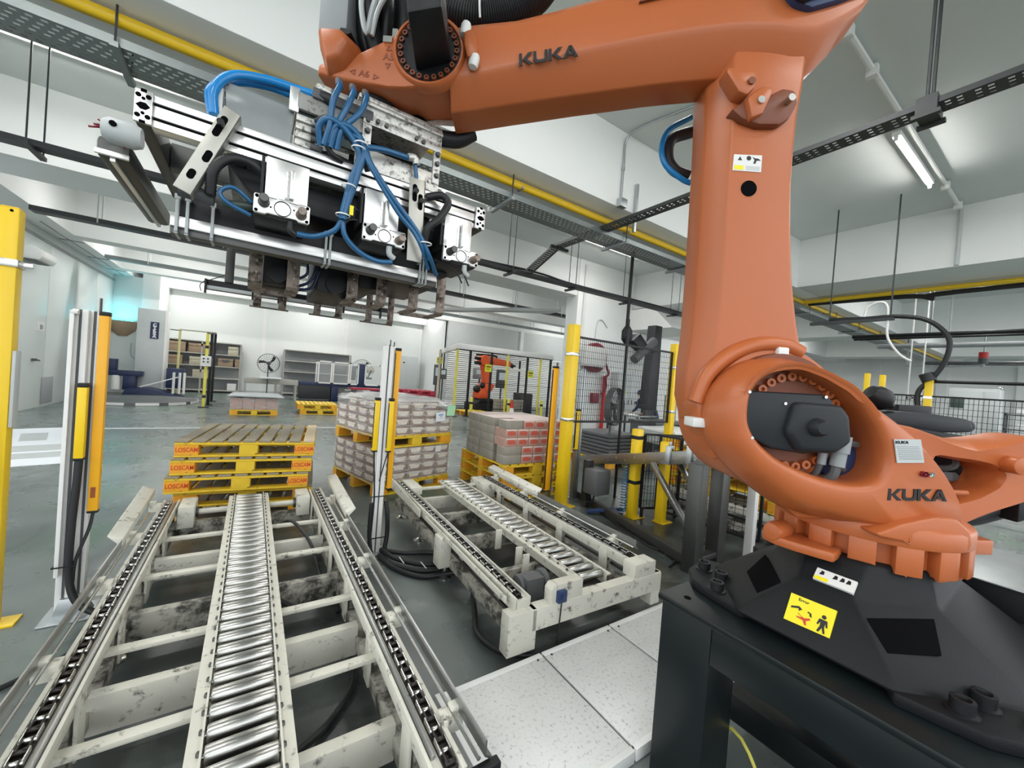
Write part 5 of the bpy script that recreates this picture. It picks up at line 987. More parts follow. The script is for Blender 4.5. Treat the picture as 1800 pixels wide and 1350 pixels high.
RW = ('bottom row', 'second row up', 'middle row', 'fourth row up', 'top row')
for k in range(5):
    z = .452 + k * .109; a = k in (0, 1, 4); rw = RW[k]
    if a:                                   # front row: one lengthwise carton, then ends; left side: ends
        putc((bx + .132, by + .088, z), 0, rw + ', front left corner')
        for i in range(4): putc((bx + .268 + .087 + i * .176, by + .131, z), 1, rw + ', front, ' + ORD[i] + ' from the grey corner')
        for j in range(2): putc((bx + .132, by + .268 + .088 + j * .176, z), 0, rw + ', left side, ' + ORD[j + 1] + ' from the front')
        putc((bx + .132, by + .73, z), 0, rw + ', left side, fourth from the front'); putc((bx + .132, by + .91, z), 0, rw + ', rear left corner')
    else:
        for i in range(5): putc((bx + .10 + i * .176, by + .131, z), 1, rw + ', front, ' + ORD[i] + ' from the left')
        for j in range(4): putc((bx + .132, by + .35 + j * .176, z), 0, rw + ', left side, ' + ORD[j] + ' behind the pink front')
    for i in (range(4) if k == 4 else (3,)):
        for j in range(3): putc((bx + .268 + .087 + i * .176, by + .131 + .262 * (j + 1), z), 1, rw + ', ' + ORD[i] + ' column, ' + ORD[j] + ' behind the front')
# ---------------------------------------------------------------- overhead services
def perf(t, p, q, wd, nu, nv, hole, m, th=.003, lip=.05, name='tray_floor'):      # perforated sheet from p to q, real holes
    p = Vector(p); q = Vector(q); d = q - p; s = d.normalized().cross(Vector((0, 0, 1))).normalized(); b = MB()
    for e in (0, th):
        o = len(b.v)
        for i in range(nu + 1):
            for j in range(nv + 1): b.v.append(tuple(p + d * (i / nu) + s * (j / nv - .5) * wd + Vector((0, 0, e))))
        for i in range(nu):
            for j in range(nv):
                if not hole(i, j): b.f.append((o + i * (nv + 1) + j, o + (i + 1) * (nv + 1) + j, o + (i + 1) * (nv + 1) + j + 1, o + i * (nv + 1) + j + 1))
    part(name, b, m, t, world=True, kind='stuff', sharp=20)
    for k in (-.5, .5): part('tray_side', MB().bar(p + s * k * wd + Vector((0, 0, lip / 2)), q + s * k * wd + Vector((0, 0, lip / 2)), .004, lip), m, t, world=True)
def rods(t, pts, z0, z1=5.15, r=.008, m='tray'):
    for x, y in pts: part('hanger_rod', MB().cyl((x, y, z0), (x, y, z1), r, 6), m, t, world=True)
def strut(t, p, q, m='tray', a=.05): part('tray_bracket', MB().bar(p, q, a, a * .8), m, t, world=True)
gp_ = thing('gas_pipe', 'long yellow pipe under the first ceiling beam', 'pipe', (2, 4.28, 4.0))
part('pipe', MB().cyl((-5, 4.28, 4.0), (29.5, 4.28, 4.0), .050, 14), 'pipeY', gp_, world=True)
for x in (-1.6, .6, 2.75, 4.8, 7.2, 10, 13, 16): part('pipe_hanger', MB().box(x - .012, x + .012, 4.22, 4.34, 3.95, 3.975).cyl((x, 4.28, 4.04), (x, 4.28, 4.09), .008, 6), 'grey', gp_, world=True)
g2 = thing('gas_pipe', 'yellow pipe running under the cross beam at the right', 'pipe', (11.45, 1, 4.0))
part('pipe', MB().cyl((11.45, -4, 4.0), (11.45, 4.25, 4.0), .05, 12), 'pipeY', g2, world=True)
bc = thing('cable_run', 'black cable sagging beneath the right yellow pipe', 'cable', (11.6, 1, 3.9))
part('cable', MB().tube([(11.62, 4.2, 3.98), (11.62, 2.4, 3.93), (11.62, 2.0, 3.84), (11.62, 1.7, 3.93), (11.62, -3, 3.95)], .05, 8), 'rubber', bc, world=True)
wt = thing('cable_tray', 'wide perforated grey cable tray running beside the yellow pipe', 'cable tray', (2, 4.46, 3.8), 0, 'cable trays')
perf(wt, (-5, 4.46, 3.80), (6.4, 4.46, 3.80), .38, 304, 13, lambda i, j: j % 2 == 1 and (i + (j // 2) % 2) % 2 == 1, 'trayG', lip=.07)
part('tray_floor', MB().box(6.4, 29, 4.27, 4.65, 3.80, 3.804).box(6.4, 29, 4.268, 4.272, 3.80, 3.87).box(6.4, 29, 4.648, 4.652, 3.80, 3.87), 'trayG', wt, world=True)
for x in (-1.0, 1.05, 2.6, 4.75, 6.5, 8.3, 10.0, 11.8, 13.6, 15.5, 17.6): strut(wt, (x, 4.2, 3.775), (x, 4.74, 3.775), 'grey' if x > 1 else 'trayG'); rods(wt, [(x, 4.70), (x, 4.23)], 3.78, 4.09)
pt = thing('cable_tray', 'black perforated cable tray hanging behind the orange link arm', 'cable tray', (4.25, 3, 3.85), 0, 'cable trays')
perf(pt, (4.30, -2.5, 3.85), (4.30, 5.3, 3.85), .17, 260, 7, lambda i, j: j % 2 == 1 and i % 5 in (1, 3), 'tray', lip=.045)
perf(pt, (4.26, 5.3, 3.85), (4.22, 6.1, 3.51), .16, 34, 9, lambda i, j: j % 2 == 1 and i % 2 == 1, 'tray', lip=.045)
part('clamp', MB().box(4.20, 4.40, .80, .92, 3.79, 3.93).box(4.19, 4.23, .78, .94, 3.77, 3.80).box(4.37, 4.41, .78, .94, 3.77, 3.80), 'tray', pt, world=True)
rods(pt, [(4.22, .86), (4.38, .86)], 3.9, 5.15, .012)
part('channel_post', MB().box(4.53, 4.57, 3.90, 3.94, 3.8, 4.5), 'galv', pt, world=True); strut(pt, (4.1, 5.32, 3.83), (4.5, 5.32, 3.83))
nt_ = thing('cable_tray', 'narrow dark cable tray on paired rods crossing the middle bay', 'cable tray', (3, 6.2, 3.5), 0, 'cable trays')
part('tray_floor', MB().box(-6, 11, 6.12, 6.28, 3.50, 3.504), 'tray', nt_, world=True)
for y in (6.12, 6.28): part('tray_side', MB().box(-6, 11, y - .002, y + .002, 3.50, 3.56), 'tray', nt_, world=True)
part('loose_cable', MB().tube([(-6, 6.2, 3.56), (2, 6.2, 3.56), (4.4, 6.15, 3.60), (5.5, 6.2, 3.58), (8.2, 6.2, 3.60), (11, 6.2, 3.56)], .02, 6), 'rubber', nt_, world=True)
for x in (-2.0, 3.9, 5.45, 7.15, 9.0): rods(nt_, [(x - .02, 6.08), (x + .02, 6.34)], 3.47); strut(nt_, (x, 5.98, 3.475), (x, 6.42, 3.475))
for k, (y, z, lb) in enumerate(((11.2, 3.95, 'dark cable tray behind the gripper forks'), (15.6, 4.02, 'thin grey tray in the third ceiling bay'))):
    t = thing('cable_tray', lb, 'cable tray', (2, y, z), 0, 'cable trays'); part('tray_floor', MB().box(-3.6, 15, y - .12, y + .12, z, z + .006), 'tray' if k == 0 else 'trayG', t, world=True)
    for s in (-.12, .12): part('tray_side', MB().box(-3.6, 15, y + s - .003, y + s + .003, z, z + .09), 'tray' if k == 0 else 'trayG', t, world=True)
    for x in range(-3, 15, 2): rods(t, [(x + .3, y - .14), (x + .3, y + .14)], z, 5.15, .012, 'greyL')
dg = thing('cable_duct', 'flat grey duct bending across towards the white pillar', 'duct', (6.2, 10.2, 3.7))
part('duct', MB().loft([[(x, y - .3, z), (x, y + .3, z), (x, y + .3, z + .1), (x, y - .3, z + .1)] for x, y, z in ((5.2, 13.2, 3.72), (6.0, 12.6, 3.75), (7.2, 11.2, 3.80), (8.2, 10.1, 3.80))]), 'greyL', dg, world=True, bev=.005); rods(dg, [(6.0, 12.4), (7.2, 11.0)], 3.85, 5.15, .012, 'greyL')
cn = thing('conduit', 'grey steel conduit bending down the beam face to a junction box', 'conduit', (4.23, 3.93, 4.12))
part('pipe', MB().tube([(4.7, 2.2, 5.12), (4.40, 3.2, 5.12), (4.28, 3.75, 5.12), (4.24, 3.92, 5.02), (4.235, 3.93, 4.7), (4.235, 3.93, 4.2)], .018, 10), 'galv', cn, world=True)
part('junction_box', MB().box(4.17, 4.30, 3.86, 3.95, 4.06, 4.18), 'galv', cn, world=True, bev=.006); part('coupling', MB().cyl((4.235, 3.93, 4.60), (4.235, 3.93, 4.64), .026, 10), 'galv', cn, world=True)
wc = thing('conduit', 'thin white conduit with tees on the ceiling of the middle bay', 'conduit', (4, 7.25, 5.1))
part('pipe', MB().cyl((-4, 7.25, 5.08), (9.0, 7.25, 5.08), .022, 8), 'white', wc, world=True)
for x in (.6, 2.9, 3.9): part('tee', MB().cyl((x - .05, 7.25, 5.08), (x + .05, 7.25, 5.08), .04, 8).cyl((x, 7.25, 5.08), (x, 7.25, 4.95), .025, 8), 'white', wc, world=True)
lc = thing('conduit', 'white conduit carried along the lamp at the upper right', 'conduit', (6, 1.55, 5.1))
part('pipe', MB().cyl((4.4, 1.52, 5.08), (10.0, 1.52, 5.08), .03, 8), 'white', lc, world=True)
for x in (4.55, 5.3, 8.9, 9.9): part('clip', MB().box(x - .04, x + .04, 1.47, 1.57, 5.0, 5.12), 'white', lc, world=True, bev=.01)
part('drop', MB().tube([(9.9, 1.52, 5.08), (10.15, 1.52, 5.04), (10.17, 1.52, 4.6), (10.17, 1.52, 4.1)], .03, 8), 'greyL', lc, world=True)
cw = thing('conduit', 'white conduit with fittings high on the left behind the gripper', 'conduit', (-2, 9.7, 5.0))
part('pipe', MB().cyl((-4, 9.72, 4.75), (3.0, 9.72, 4.75), .03, 8), 'white', cw, world=True)
for x in (-2.3, -1.5): part('fitting', MB().box(x - .12, x + .12, 9.66, 9.78, 4.66, 4.82), 'white', cw, world=True, bev=.02)
for k, (x, z, lb) in enumerate(((13.85, 3.4, 'double black pipe crossing the right bay'), (16.0, 3.4, 'grey pipe crossing the right bay beyond the double pipe'), (21.9, 3.4, 'thin dark pipe crossing the far right bay'))):
    t = thing('service_pipe', lb, 'pipe', (x, 1, z), 0, 'pipes crossing the right bay'); part('pipe', MB().cyl((x, -4, z), (x, 3.9, z), .05, 8).cyl((x + .12, -4, z - .06), (x + .12, 3.9, z - .06), .025, 8), ('black', 'grey', 'greyD')[k], t, world=True)
    rods(t, [(x, .7), (x, 2.4), (x, -.8)], z, 5.15, .02, 'grey')
cl = thing('cable_loop', 'thick black cable looping down from a bracket to the far yellow post', 'cable', (9, 1.6, 1.9))
part('cable', MB().tube([(9.0, 2.9, 3.08), (9, 2.39, 3.06), (9, 1.96, 3.06), (9, 1.60, 2.96), (9, 1.36, 2.68), (9, 1.36, 2.35), (9, 1.48, 2.05), (9, 1.62, 1.85), (9, 1.64, 1.66), (9, 1.6, 1.4)], .035, 10), 'rubber', cl, world=True)
part('cable_grip', MB().cyl((9, 1.52, 1.98), (9, 1.57, 2.10), .09, 10), 'rubber', cl, world=True); part('support_arm', MB().bar((9, 2.0, 3.03), (9, 3.2, 3.02), .06, .06), 'tray', cl, world=True); rods(cl, [(9.0, 2.05), (9, 2.9)], 3.0, 5.15, .012)
wh_ = thing('cable_loop', 'thin white cord hanging beside the black cable loop', 'cable', (9.2, 1.9, 2.7)); part('cord', MB().tube([(9.0, 2.4, 3.04), (9.0, 2.36, 3.25), (9.0, 2.2, 3.33), (9.0, 2.1, 3.25), (9.0, 2.08, 3.0), (9.0, 2.06, 2.7), (9.0, 1.9, 2.42), (9.0, 1.75, 2.3)], .018, 8), 'signW', wh_, world=True)
# ---------------------------------------------------------------- far right: fence, posts, cabinet, sign
for y, x, h, lb in ((2.28, 9, 2.08, 'far yellow post top behind the oval column frame, left of a pair'), (2.08, 9, 2.06, 'far yellow post top behind the oval column frame, right of a pair'), (1.52, 9, 2.0, 'far yellow post under the black cable loop')):
    t = post(x, y, h, lb, w_=.075 if y > 1.6 else .09, plate=False); part('clamp', MB().box(-.05, .05, -.05, .05, 1.70, 1.74), 'steel', t)
f3 = thing('mesh_fence', 'black mesh fence behind the rear of the orange robot', 'fence', (9, 1.2, 0)); mesh_panel(f3, (9.0, 2.9), (9.0, -1.5), .15, 1.74, 90, 18, .006, legs=(.1, .9))
tb = thing('hand_rail', 'thick black rail leading right from the far yellow post', 'rail', (9.05, .5, 1.98)); part('rail', MB().cyl((9.06, 1.5, 1.98), (9.06, -1.6, 2.0), .025, 8), 'black', tb, world=True)
ex = solo('exit_sign', MB().box(15.0, 15.04, 2.63, 2.98, 1.74, 1.92).box(15.02, 15.04, 2.66, 2.69, 1.9, 5.15).box(15.02, 15.04, 2.92, 2.95, 1.9, 5.15), 'signW', 'white EXIT sign behind the mesh fence at the right', 'sign', bev=.004)
text('EXIT', .15, 'ink', ex, (-.022, 0, .09), (0, -1, 0), (0, 0, 1), .001, .004)
cab = thing('control_cabinet', 'large grey control cabinet with a dark green panel at the far right', 'cabinet', (15.5, 1.9, 0))
part('body', MB().box(0, .7, -.52, .36, 0, 2.18), 'greyL', cab, bev=.02); part('door', MB().box(-.012, .004, -.25, .34, .05, 2.12), 'greyL', cab, bev=.006); part('door', MB().box(-.012, .004, -.51, -.26, .05, 2.12), 'greyL', cab, bev=.006)
part('window', MB().box(-.03, -.01, .06, .30, 1.66, 1.94), 'greenD', cab, bev=.004); part('lifting_eye', MB().rlathe([(.03, -.01), (.045, 0), (.03, .01), (.02, 0)], (.1, -.5, 2.2), 10, 'x'), 'galv', cab)
rk = thing('tool_rack', 'dark rack with pale bins behind the fence at the right edge', 'rack', (14.9, 1.1, 0))
for z in (.85, 1.2, 1.55): part('shelf', MB().box(0, .4, -.5, .15, z, z + .03), 'greyD', rk)
for y in (-.48, .13): part('upright', MB().box(.0, .04, y - .02, y + .02, 0, 1.6).box(.36, .4, y - .02, y + .02, 0, 1.6), 'greyD', rk)
for k, (y, z) in enumerate(((.98, 1.23), (.85, .88), (1.02, 1.58), (.74, 1.23))): solo('storage_bin', MB().box(14.92, 15.2, y - .06, y + .06, z, z + .12), 'palebox' if k % 2 else 'signW', ('white bin on the middle shelf of the far rack', 'pale bin on the lowest shelf of the far rack', 'white bin on top of the far rack', 'second pale bin on the middle shelf of the far rack')[k], 'bin', bev=.01)
sl = thing('stack_light', 'small red and green signal light high on the far right wall', 'signal light', (20, 2.2, 3.2)); part('lens', MB().cyl((20, 2.2, 3.38), (20, 2.2, 3.58), .11, 12), 'red', sl, world=True, label='red lens'); part('lens', MB().cyl((20, 2.2, 3.2), (20, 2.2, 3.38), .11, 12), 'greenD', sl, world=True, label='dark green lens'); part('arm', MB().bar((20, 2.2, 3.15), (20, 2.9, 3.1), .05, .05).bar((20, 2.9, 3.1), (20, 4.0, 3.1), .05, .05).cyl((20, 2.2, 3.1), (20, 2.2, 3.2), .05, 8).bar((20, 4.0, 3.1), (20, 4.0, 4.09), .05, .05), 'grey', sl, world=True)
# ---------------------------------------------------------------- pillar zone behind the fence
hr = thing('hose_reel', 'dark red hose reel behind a white box on the pillar', 'hose reel', (8.3, 8.4, 2.0))
part('reel', MB().cyl((8.42, 8.26, 2.33), (8.42, 8.44, 2.33), .44, 24), 'maroon', hr, world=True, bev=.02); part('red_hose', MB().tube([(8.85, 8.3, 2.2), (8.95, 8.25, 1.9), (8.88, 8.3, 1.75), (8.95, 8.3, 1.5), (8.82, 8.35, 1.25)], .035, 8), 'maroon', hr, world=True)
part('cover', MB().box(7.78, 8.60, 8.05, 8.26, 2.05, 2.62), 'signW', hr, world=True, bev=.01); part('handle', MB().tube([(8.1, 8.04, 2.05), (8.15, 8.02, 1.99), (8.25, 8.02, 1.99), (8.3, 8.04, 2.05)], .012, 6), 'black', hr, world=True)
solo('wall_box', MB().box(8.5, 8.76, 8.36, 8.5, .98, 1.28), 'maroon', 'square dark red box low on the white pillar', 'box', bev=.01)
solo('call_point', MB().box(7.92, 8.05, 8.42, 8.5, .96, 1.10), 'red', 'small red call point beside the tall yellow post', 'alarm')
solo('fire_pipe', MB().cyl((8.98, 8.40, 0), (8.98, 8.40, 1.82), .06, 12), 'red', 'vertical red pipe on the pillar behind the mesh fence', 'pipe')
sc = thing('switch_cabinet', 'grey double-door switch cabinet behind the mesh fence', 'cabinet', (9.95, 8.2, 0)); part('body', MB().box(-.6, .6, -.0, .28, .1, 1.98), 'greyL', sc, bev=.01)
for s in (-1, 1): d_ = part('door', MB().box(min(s * .02, s * .58), max(s * .02, s * .58), -.012, .002, .14, 1.94), 'greyL', sc, bev=.006); part('handle', MB().box(s * .08 - .015, s * .08 + .015, -.03, -.012, 1.0, 1.14), 'greyD', d_)
part('warning_label', MB().box(-.35, -.25, -.016, -.012, 1.3, 1.42), 'signlime', sc); part('gauge', MB().box(.22, .36, -.02, -.012, 1.02, 1.10), 'ink', sc)
def fan(label, loc, rz, r=.33, h=1.3, name='pedestal_fan', base=True):
    t = thing(name, label, 'fan', loc, rz, 'industrial fans')
    b = MB()
    for k in range(5):
        rr = r * (k + 1) / 5; b.rlathe([(rr - .004, -.05 - .03 * (1 - k / 5)), (rr + .004, -.05 - .03 * (1 - k / 5)), (rr + .004, -.058 - .03 * (1 - k / 5)), (rr - .004, -.058 - .03 * (1 - k / 5))], (0, 0, h), 28, 'y')
    for k in range(20):
        a = 2 * PI * k / 20; b.bar((.04 * math.cos(a), -.085, h + .04 * math.sin(a)), (r * math.cos(a), -.055, h + r * math.sin(a)), .005, .005)
    part('guard', b, 'greyD', t, kind='stuff', sharp=20)
    part('rim', MB().rlathe([(r - .01, -.06), (r + .01, -.06), (r + .01, .06), (r - .01, .06)], (0, 0, h), 32, 'y'), 'greyD', t)
    for k in range(3):
        a = 2 * PI * k / 3 + .5; lp = []
        for f, w1 in ((.15, .05), (.5, .13), (.9, .16)): c = Vector((math.cos(a + f * .5) * r * f, 0, math.sin(a + f * .5) * r * f)); n = Vector((-math.sin(a + f * .5), 0, math.cos(a + f * .5))) * w1 * r * 2; lp.append([tuple(c + n * s + Vector((0, -.02 * s + dy, h))) for s, dy in ((-.5, 0), (.5, 0), (.5, .006), (-.5, .006))])
        part('blade', MB().loft(lp), 'black', t)
    part('motor', MB().lathe([(0, -.07), (.045, -.06), (.07, .0), (.07, .12), (.04, .16), (0, .16)], (0, 0, h), 16, 'y'), 'greyD', t)
    if base: part('pole', MB().cyl((0, .06, 0.02), (0, .06, h), .022, 10), 'greyD', t); part('base', MB().lathe([(0, 0), (.24, 0), (.24, .03), (.05, .06), (0, .06)], (0, .06, 0), 20), 'greyD', t)
    return t
fan('black pedestal fan standing behind the mesh fence', (6.0, 5.3, 0), .35, .37, 1.12)
fan('black pedestal fan by the empty grey shelf at the far wall', (.50, 17.6, 0), .05, .36, 1.40)
fan('grey fan partly behind the carton sealing machine', (4.15, 18.6, 0), -.2, .42, 1.45)
du = thing('exhaust_duct', 'black duct on a post behind the mesh fence', 'duct', (8.5, 6.4, 0)); part('duct', MB().prism([(8.30, 1.0), (8.72, 1.0), (8.70, 3.15), (8.42, 3.15)], 6.3, 6.55), 'duct', du, world=True, bev=.02); part('foot', MB().box(8.2, 8.9, 6.2, 6.65, .0, .62).box(8.35, 8.7, 6.35, 6.5, .6, 1.02), 'duct', du, world=True, bev=.01)
wfn = thing('wall_fan', 'tilted black blower on the arm of the duct', 'fan', (7.9, 6.25, 2.3)); part('body', MB().cyl((7.5, 6.15, 2.18), (8.2, 6.15, 2.72), .11, 16), 'greyD', wfn, world=True, bev=.02); part('hood', MB().prism([(7.35, 2.62), (7.6, 2.82), (7.95, 2.55), (7.75, 2.42)], 6.1, 6.35), 'black', wfn, world=True, bev=.01); part('arm', MB().bar((7.7, 6.3, 2.45), (8.5, 6.3, 2.5), .07, .07), 'black', wfn, world=True)
hk = thing('hoist_plug', 'black plug hanging on a cable above the mesh fence', 'plug', (5.84, 5, 2.2)); part('cable', MB().cyl((5.83, 5, 2.75), (5.83, 5, 4.09), .03, 8), 'black', hk, world=True); part('plug', MB().lathe([(0, 0), (.03, .02), (.10, .12), (.10, .28), (.04, .38), (.04, .5), (0, .5)], (5.84, 5.0, 2.30), 12), 'black', hk, world=True)
# a worker in blue, bent over a table behind the fence
def person(label, J, rad, chains, loc, mats):
    t = thing('person', label, 'person', loc)
    me = bpy.data.meshes.new('body'); names = list(J); me.from_pydata([J[n] for n in names], [(names.index(a), names.index(b)) for a, b in chains], [])
    o = link('body', me, t); o.location = [-c for c in loc]; sk_ = o.modifiers.new('skin', 'SKIN'); sv = me.skin_vertices[0].data
    for i, n in enumerate(names): sv[i].radius = (rad[n], rad[n])
    sv[0].use_root = True; o.modifiers.new('sub', 'SUBSURF').levels = 1
    bpy.context.view_layer.update(); m2 = bpy.data.meshes.new_from_object(o.evaluated_get(bpy.context.evaluated_depsgraph_get())); o.modifiers.clear(); o.data = m2; m2.materials.clear(); m2.materials.append(M_[mats])
    for p in m2.polygons: p.use_smooth = True
    return t
px_, py_ = 9.0, 6.6
J = {'pelvis': (px_, py_, .88), 'spine': (px_ - .18, py_, 1.08), 'chest': (px_ - .34, py_, 1.22), 'neck': (px_ - .46, py_ - .01, 1.28), 'shoulder_l': (px_ - .36, py_ - .19, 1.20), 'elbow_l': (px_ - .42, py_ - .22, .98), 'wrist_l': (px_ - .62, py_ - .18, .90), 'shoulder_r': (px_ - .36, py_ + .19, 1.20), 'elbow_r': (px_ - .42, py_ + .22, .98), 'wrist_r': (px_ - .62, py_ + .18, .90), 'hip_l': (px_, py_ - .1, .84), 'knee_l': (px_ - .03, py_ - .12, .46), 'ankle_l': (px_ + .03, py_ - .12, .08), 'toe_l': (px_ - .14, py_ - .13, .05), 'hip_r': (px_, py_ + .1, .84), 'knee_r': (px_ - .03, py_ + .12, .46), 'ankle_r': (px_ + .03, py_ + .12, .08), 'toe_r': (px_ - .14, py_ + .13, .05)}
R_ = {n: .055 for n in J}; R_.update(pelvis=.14, spine=.14, chest=.15, neck=.055, shoulder_l=.075, shoulder_r=.075, hip_l=.095, hip_r=.095, knee_l=.062, knee_r=.062, wrist_l=.032, wrist_r=.032, elbow_l=.045, elbow_r=.045, ankle_l=.045, ankle_r=.045, toe_l=.04, toe_r=.04)
CH_ = [('pelvis', 'spine'), ('spine', 'chest'), ('chest', 'neck'), ('chest', 'shoulder_l'), ('shoulder_l', 'elbow_l'), ('elbow_l', 'wrist_l'), ('chest', 'shoulder_r'), ('shoulder_r', 'elbow_r'), ('elbow_r', 'wrist_r'), ('pelvis', 'hip_l'), ('hip_l', 'knee_l'), ('knee_l', 'ankle_l'), ('ankle_l', 'toe_l'), ('pelvis', 'hip_r'), ('hip_r', 'knee_r'), ('knee_r', 'ankle_r'), ('ankle_r', 'toe_r')]
ps = person('person in blue workwear and cap bending forward behind the mesh fence', J, R_, CH_, (px_, py_, 0), 'navy')
hd = MB().sph((px_ - .55, py_, 1.36), .10, 14, 10, (1, .82, 1.2)).sph((px_ - .655, py_, 1.345), .018, 8, 6).sph((px_ - .55, py_ - .085, 1.35), .022, 8, 6).sph((px_ - .55, py_ + .085, 1.35), .022, 8, 6); part('head', hd, 'skin', ps, world=True)
part('cap', MB().lathe([(.105, 0), (.10, .05), (.07, .10), (0, .115)], (px_ - .545, py_, 1.385), 16).box(px_ - .72, px_ - .62, py_ - .07, py_ + .07, 1.385, 1.40), 'navy', ps, world=True)
part('face_mask', MB().sph((px_ - .62, py_, 1.31), .055, 10, 8, (.7, 1, .8)), 'paper', ps, world=True)
for s in (-1, 1):
    hb_ = MB().sph((px_ - .68, py_ + s * .17, .885), .035, 10, 6, (1.2, .8, .5))
    for k in range(4): hb_.tube([(px_ - .70, py_ + s * (.145 + k * .016), .888), (px_ - .735 - (.006 if k in (1, 2) else 0), py_ + s * (.14 + k * .018), .88), (px_ - .755 - (.008 if k in (1, 2) else 0), py_ + s * (.14 + k * .018), .865)], .008, 6, 3)
    hb_.tube([(px_ - .67, py_ + s * .145, .89), (px_ - .695, py_ + s * .115, .885), (px_ - .715, py_ + s * .11, .88)], .009, 6, 3); part('hand', hb_, 'skin', ps, world=True)
    part('eye', MB().sph((px_ - .642, py_ + s * .034, 1.375), .010, 8, 6), 'ink', ps, world=True)
wb = thing('work_table', 'steel work table in front of the worker in blue', 'table', (8.2, 6.6, 0)); part('top', MB().box(-.45, .28, -.5, .5, .82, .86), 'stainless', wb, bev=.004)
for x in (-.42, .24):
    for y in (-.46, .46): part('leg', MB().box(x - .02, x + .02, y - .02, y + .02, 0, .82), 'darksteel', wb)
solo('grey_panel', MB().box(7.35, 7.75, 5.1, 5.14, .85, 1.42), 'grey', 'grey panel standing on the bench by the right tall post', 'panel', bev=.004)
bn = thing('bench', 'dark bench carrying the grey panel behind the fence', 'bench', (7.5, 5.2, 0)); part('top', MB().box(-.7, .6, -.3, .4, .80, .85), 'greyD', bn, bev=.004)
for x in (-.65, .55): part('leg', MB().box(x - .03, x + .03, -.25, .35, 0, .8), 'greyD', bn)
# table with a stack of grey sheets, black sheets on the floor
st_ = thing('sheet_table', 'low table with folded legs under the pale sheets', 'table', (6.5, 4.35, 0)); part('top', MB().box(-.45, .6, -.45, .4, .55, .6), 'greyL', st_, bev=.004)
for x in (-.4, .55):
    for y in (-.4, .35): part('leg', MB().box(x - .025, x + .025, y - .025, y + .025, 0, .55), 'black', st_)
for k in range(4): solo('plastic_sheet', MB().box(6.02, 7.08, 3.92 + .01 * k, 4.72, .602 + .055 * k, .652 + .055 * k), 'greyL' if k < 3 else 'sheetwhite', ('lowest grey bundle of sheets on the low table', 'second grey bundle of sheets on the low table', 'third grey bundle of sheets on the low table', 'white top sheet on the bundles of the low table')[k], 'sheets', 'bundles on the low table', bev=.004)
for k in range(7): solo('slip_sheet', MB().box(5.6 + .01 * (k % 3), 6.5, 5.0, 5.9, .12 + k * .07, .175 + k * .07), 'greyD', 'dark slip sheet bundle behind the short yellow post, ' + ('lowest', 'second from below', 'third from below', 'middle upper', 'third from above', 'second from above', 'topmost')[k] + ' of the pile', 'sheets', 'dark slip sheets behind the fence', bev=.004)
pallet('dark pallet under the pile of slip sheets', 'pallet under slip sheets', (6.05, 5.45, -.03), 0, 'tan')
# sloping steel discharge conveyor on legs
sl_ = thing('discharge_conveyor', 'sloping stainless steel conveyor on box legs, left of the robot column', 'conveyor', (3.4, 1.85, 0))
def sp(y, dz=0): return .955 + (y - 1.85) * (-.235) + dz
XL = lambda y: 3.30 + (y - 1.85) * .27
for dx in (0, .42): part('side_rail', MB().loft([[(XL(y) + dx + a, y, sp(y) + b) for a, b in ((-.012, -.06), (.012, -.06), (.012, .06), (-.012, .06))] for y in (1.2, 3.9)]), 'stainless', sl_, world=True, bev=.003)
part('bed', MB().loft([[(XL(y) + a, y, sp(y) + b) for a, b in ((.0, -.01), (.42, -.01), (.42, .02), (0, .02))] for y in (1.2, 3.9)]), 'stainless', sl_, world=True)
for k in range(16): y = 1.3 + k * .165; part('rail_rivet', MB().cyl((XL(y) - .012, y, sp(y) + (.015 if k % 2 else -.018)), (XL(y) - .016, y, sp(y) + (.015 if k % 2 else -.018)), .007, 8), 'steel', sl_, world=True)
for x, y in ((3.17, 1.83), (3.60, 1.87), (3.17, 1.0), (3.62, 1.0)): part('leg', MB().box(x - .065, x + .065, y - .06, y + .06, 0, sp(y) - .045), 'darksteel', sl_, world=True, bev=.008)
part('foot_beam', MB().box(3.2, 3.66, 1.82, 1.9, .05, .1), 'darksteel', sl_, world=True, bev=.004); part('floor_beam', MB().bar((3.20, 1.86, .06), (3.66, 3.72, .06), .07, .09), 'darksteel', sl_, world=True, bev=.004)
for x in (3.2, 3.62): part('brace', MB().bar((x + .20, 2.45, sp(2.45) - .05), (x, 1.9, .33), .045, .045), 'stainless', sl_, world=True, bev=.003)
part('end_leg', MB().box(3.48, 3.58, 3.42, 3.5, .08, .58), 'duct', sl_, world=True, bev=.004); part('end_foot', MB().lathe([(0, 0), (.06, 0), (.02, .02), (.02, .1), (0, .1)], (3.52, 3.46, 0), 12), 'darksteel', sl_, world=True); part('drive_box', MB().box(3.42, 3.66, 3.2, 3.42, .20, .50), 'greyD', sl_, world=True, bev=.02); part('drive_cable', MB().tube([(3.5, 3.3, .2), (3.48, 3.3, .12), (3.42, 3.35, .1)], .012, 6), 'black', sl_, world=True)
for y in (2.28, 2.02): part('rail_clamp', MB().box(XL(y) - .04, XL(y) - .012, y - .025, y + .025, sp(y) - .06, sp(y) + .11).box(XL(y) - .03, XL(y) + .04, y - .02, y + .02, sp(y) + .09, sp(y) + .12).cyl((XL(y) - .0, y, sp(y) + .12), (XL(y) - .0, y, sp(y) + .16), .014, 8), 'galv', sl_, world=True, bev=.003)
coil = MB().tube([(3.70 + .035 * math.cos(k * PI / 3), 3.02 + .035 * math.sin(k * PI / 3), .05 + k * .0053) for k in range(108)], .007, 6, 1); solo('coiled_air_hose', coil, 'bluehose', 'coiled blue air hose hanging beside the short banded yellow post', 'hose')
vs = thing('three_legged_stand', 'dark tripod foot on the floor under the sloping conveyor', 'stand', (3.55, 3.05, 0))
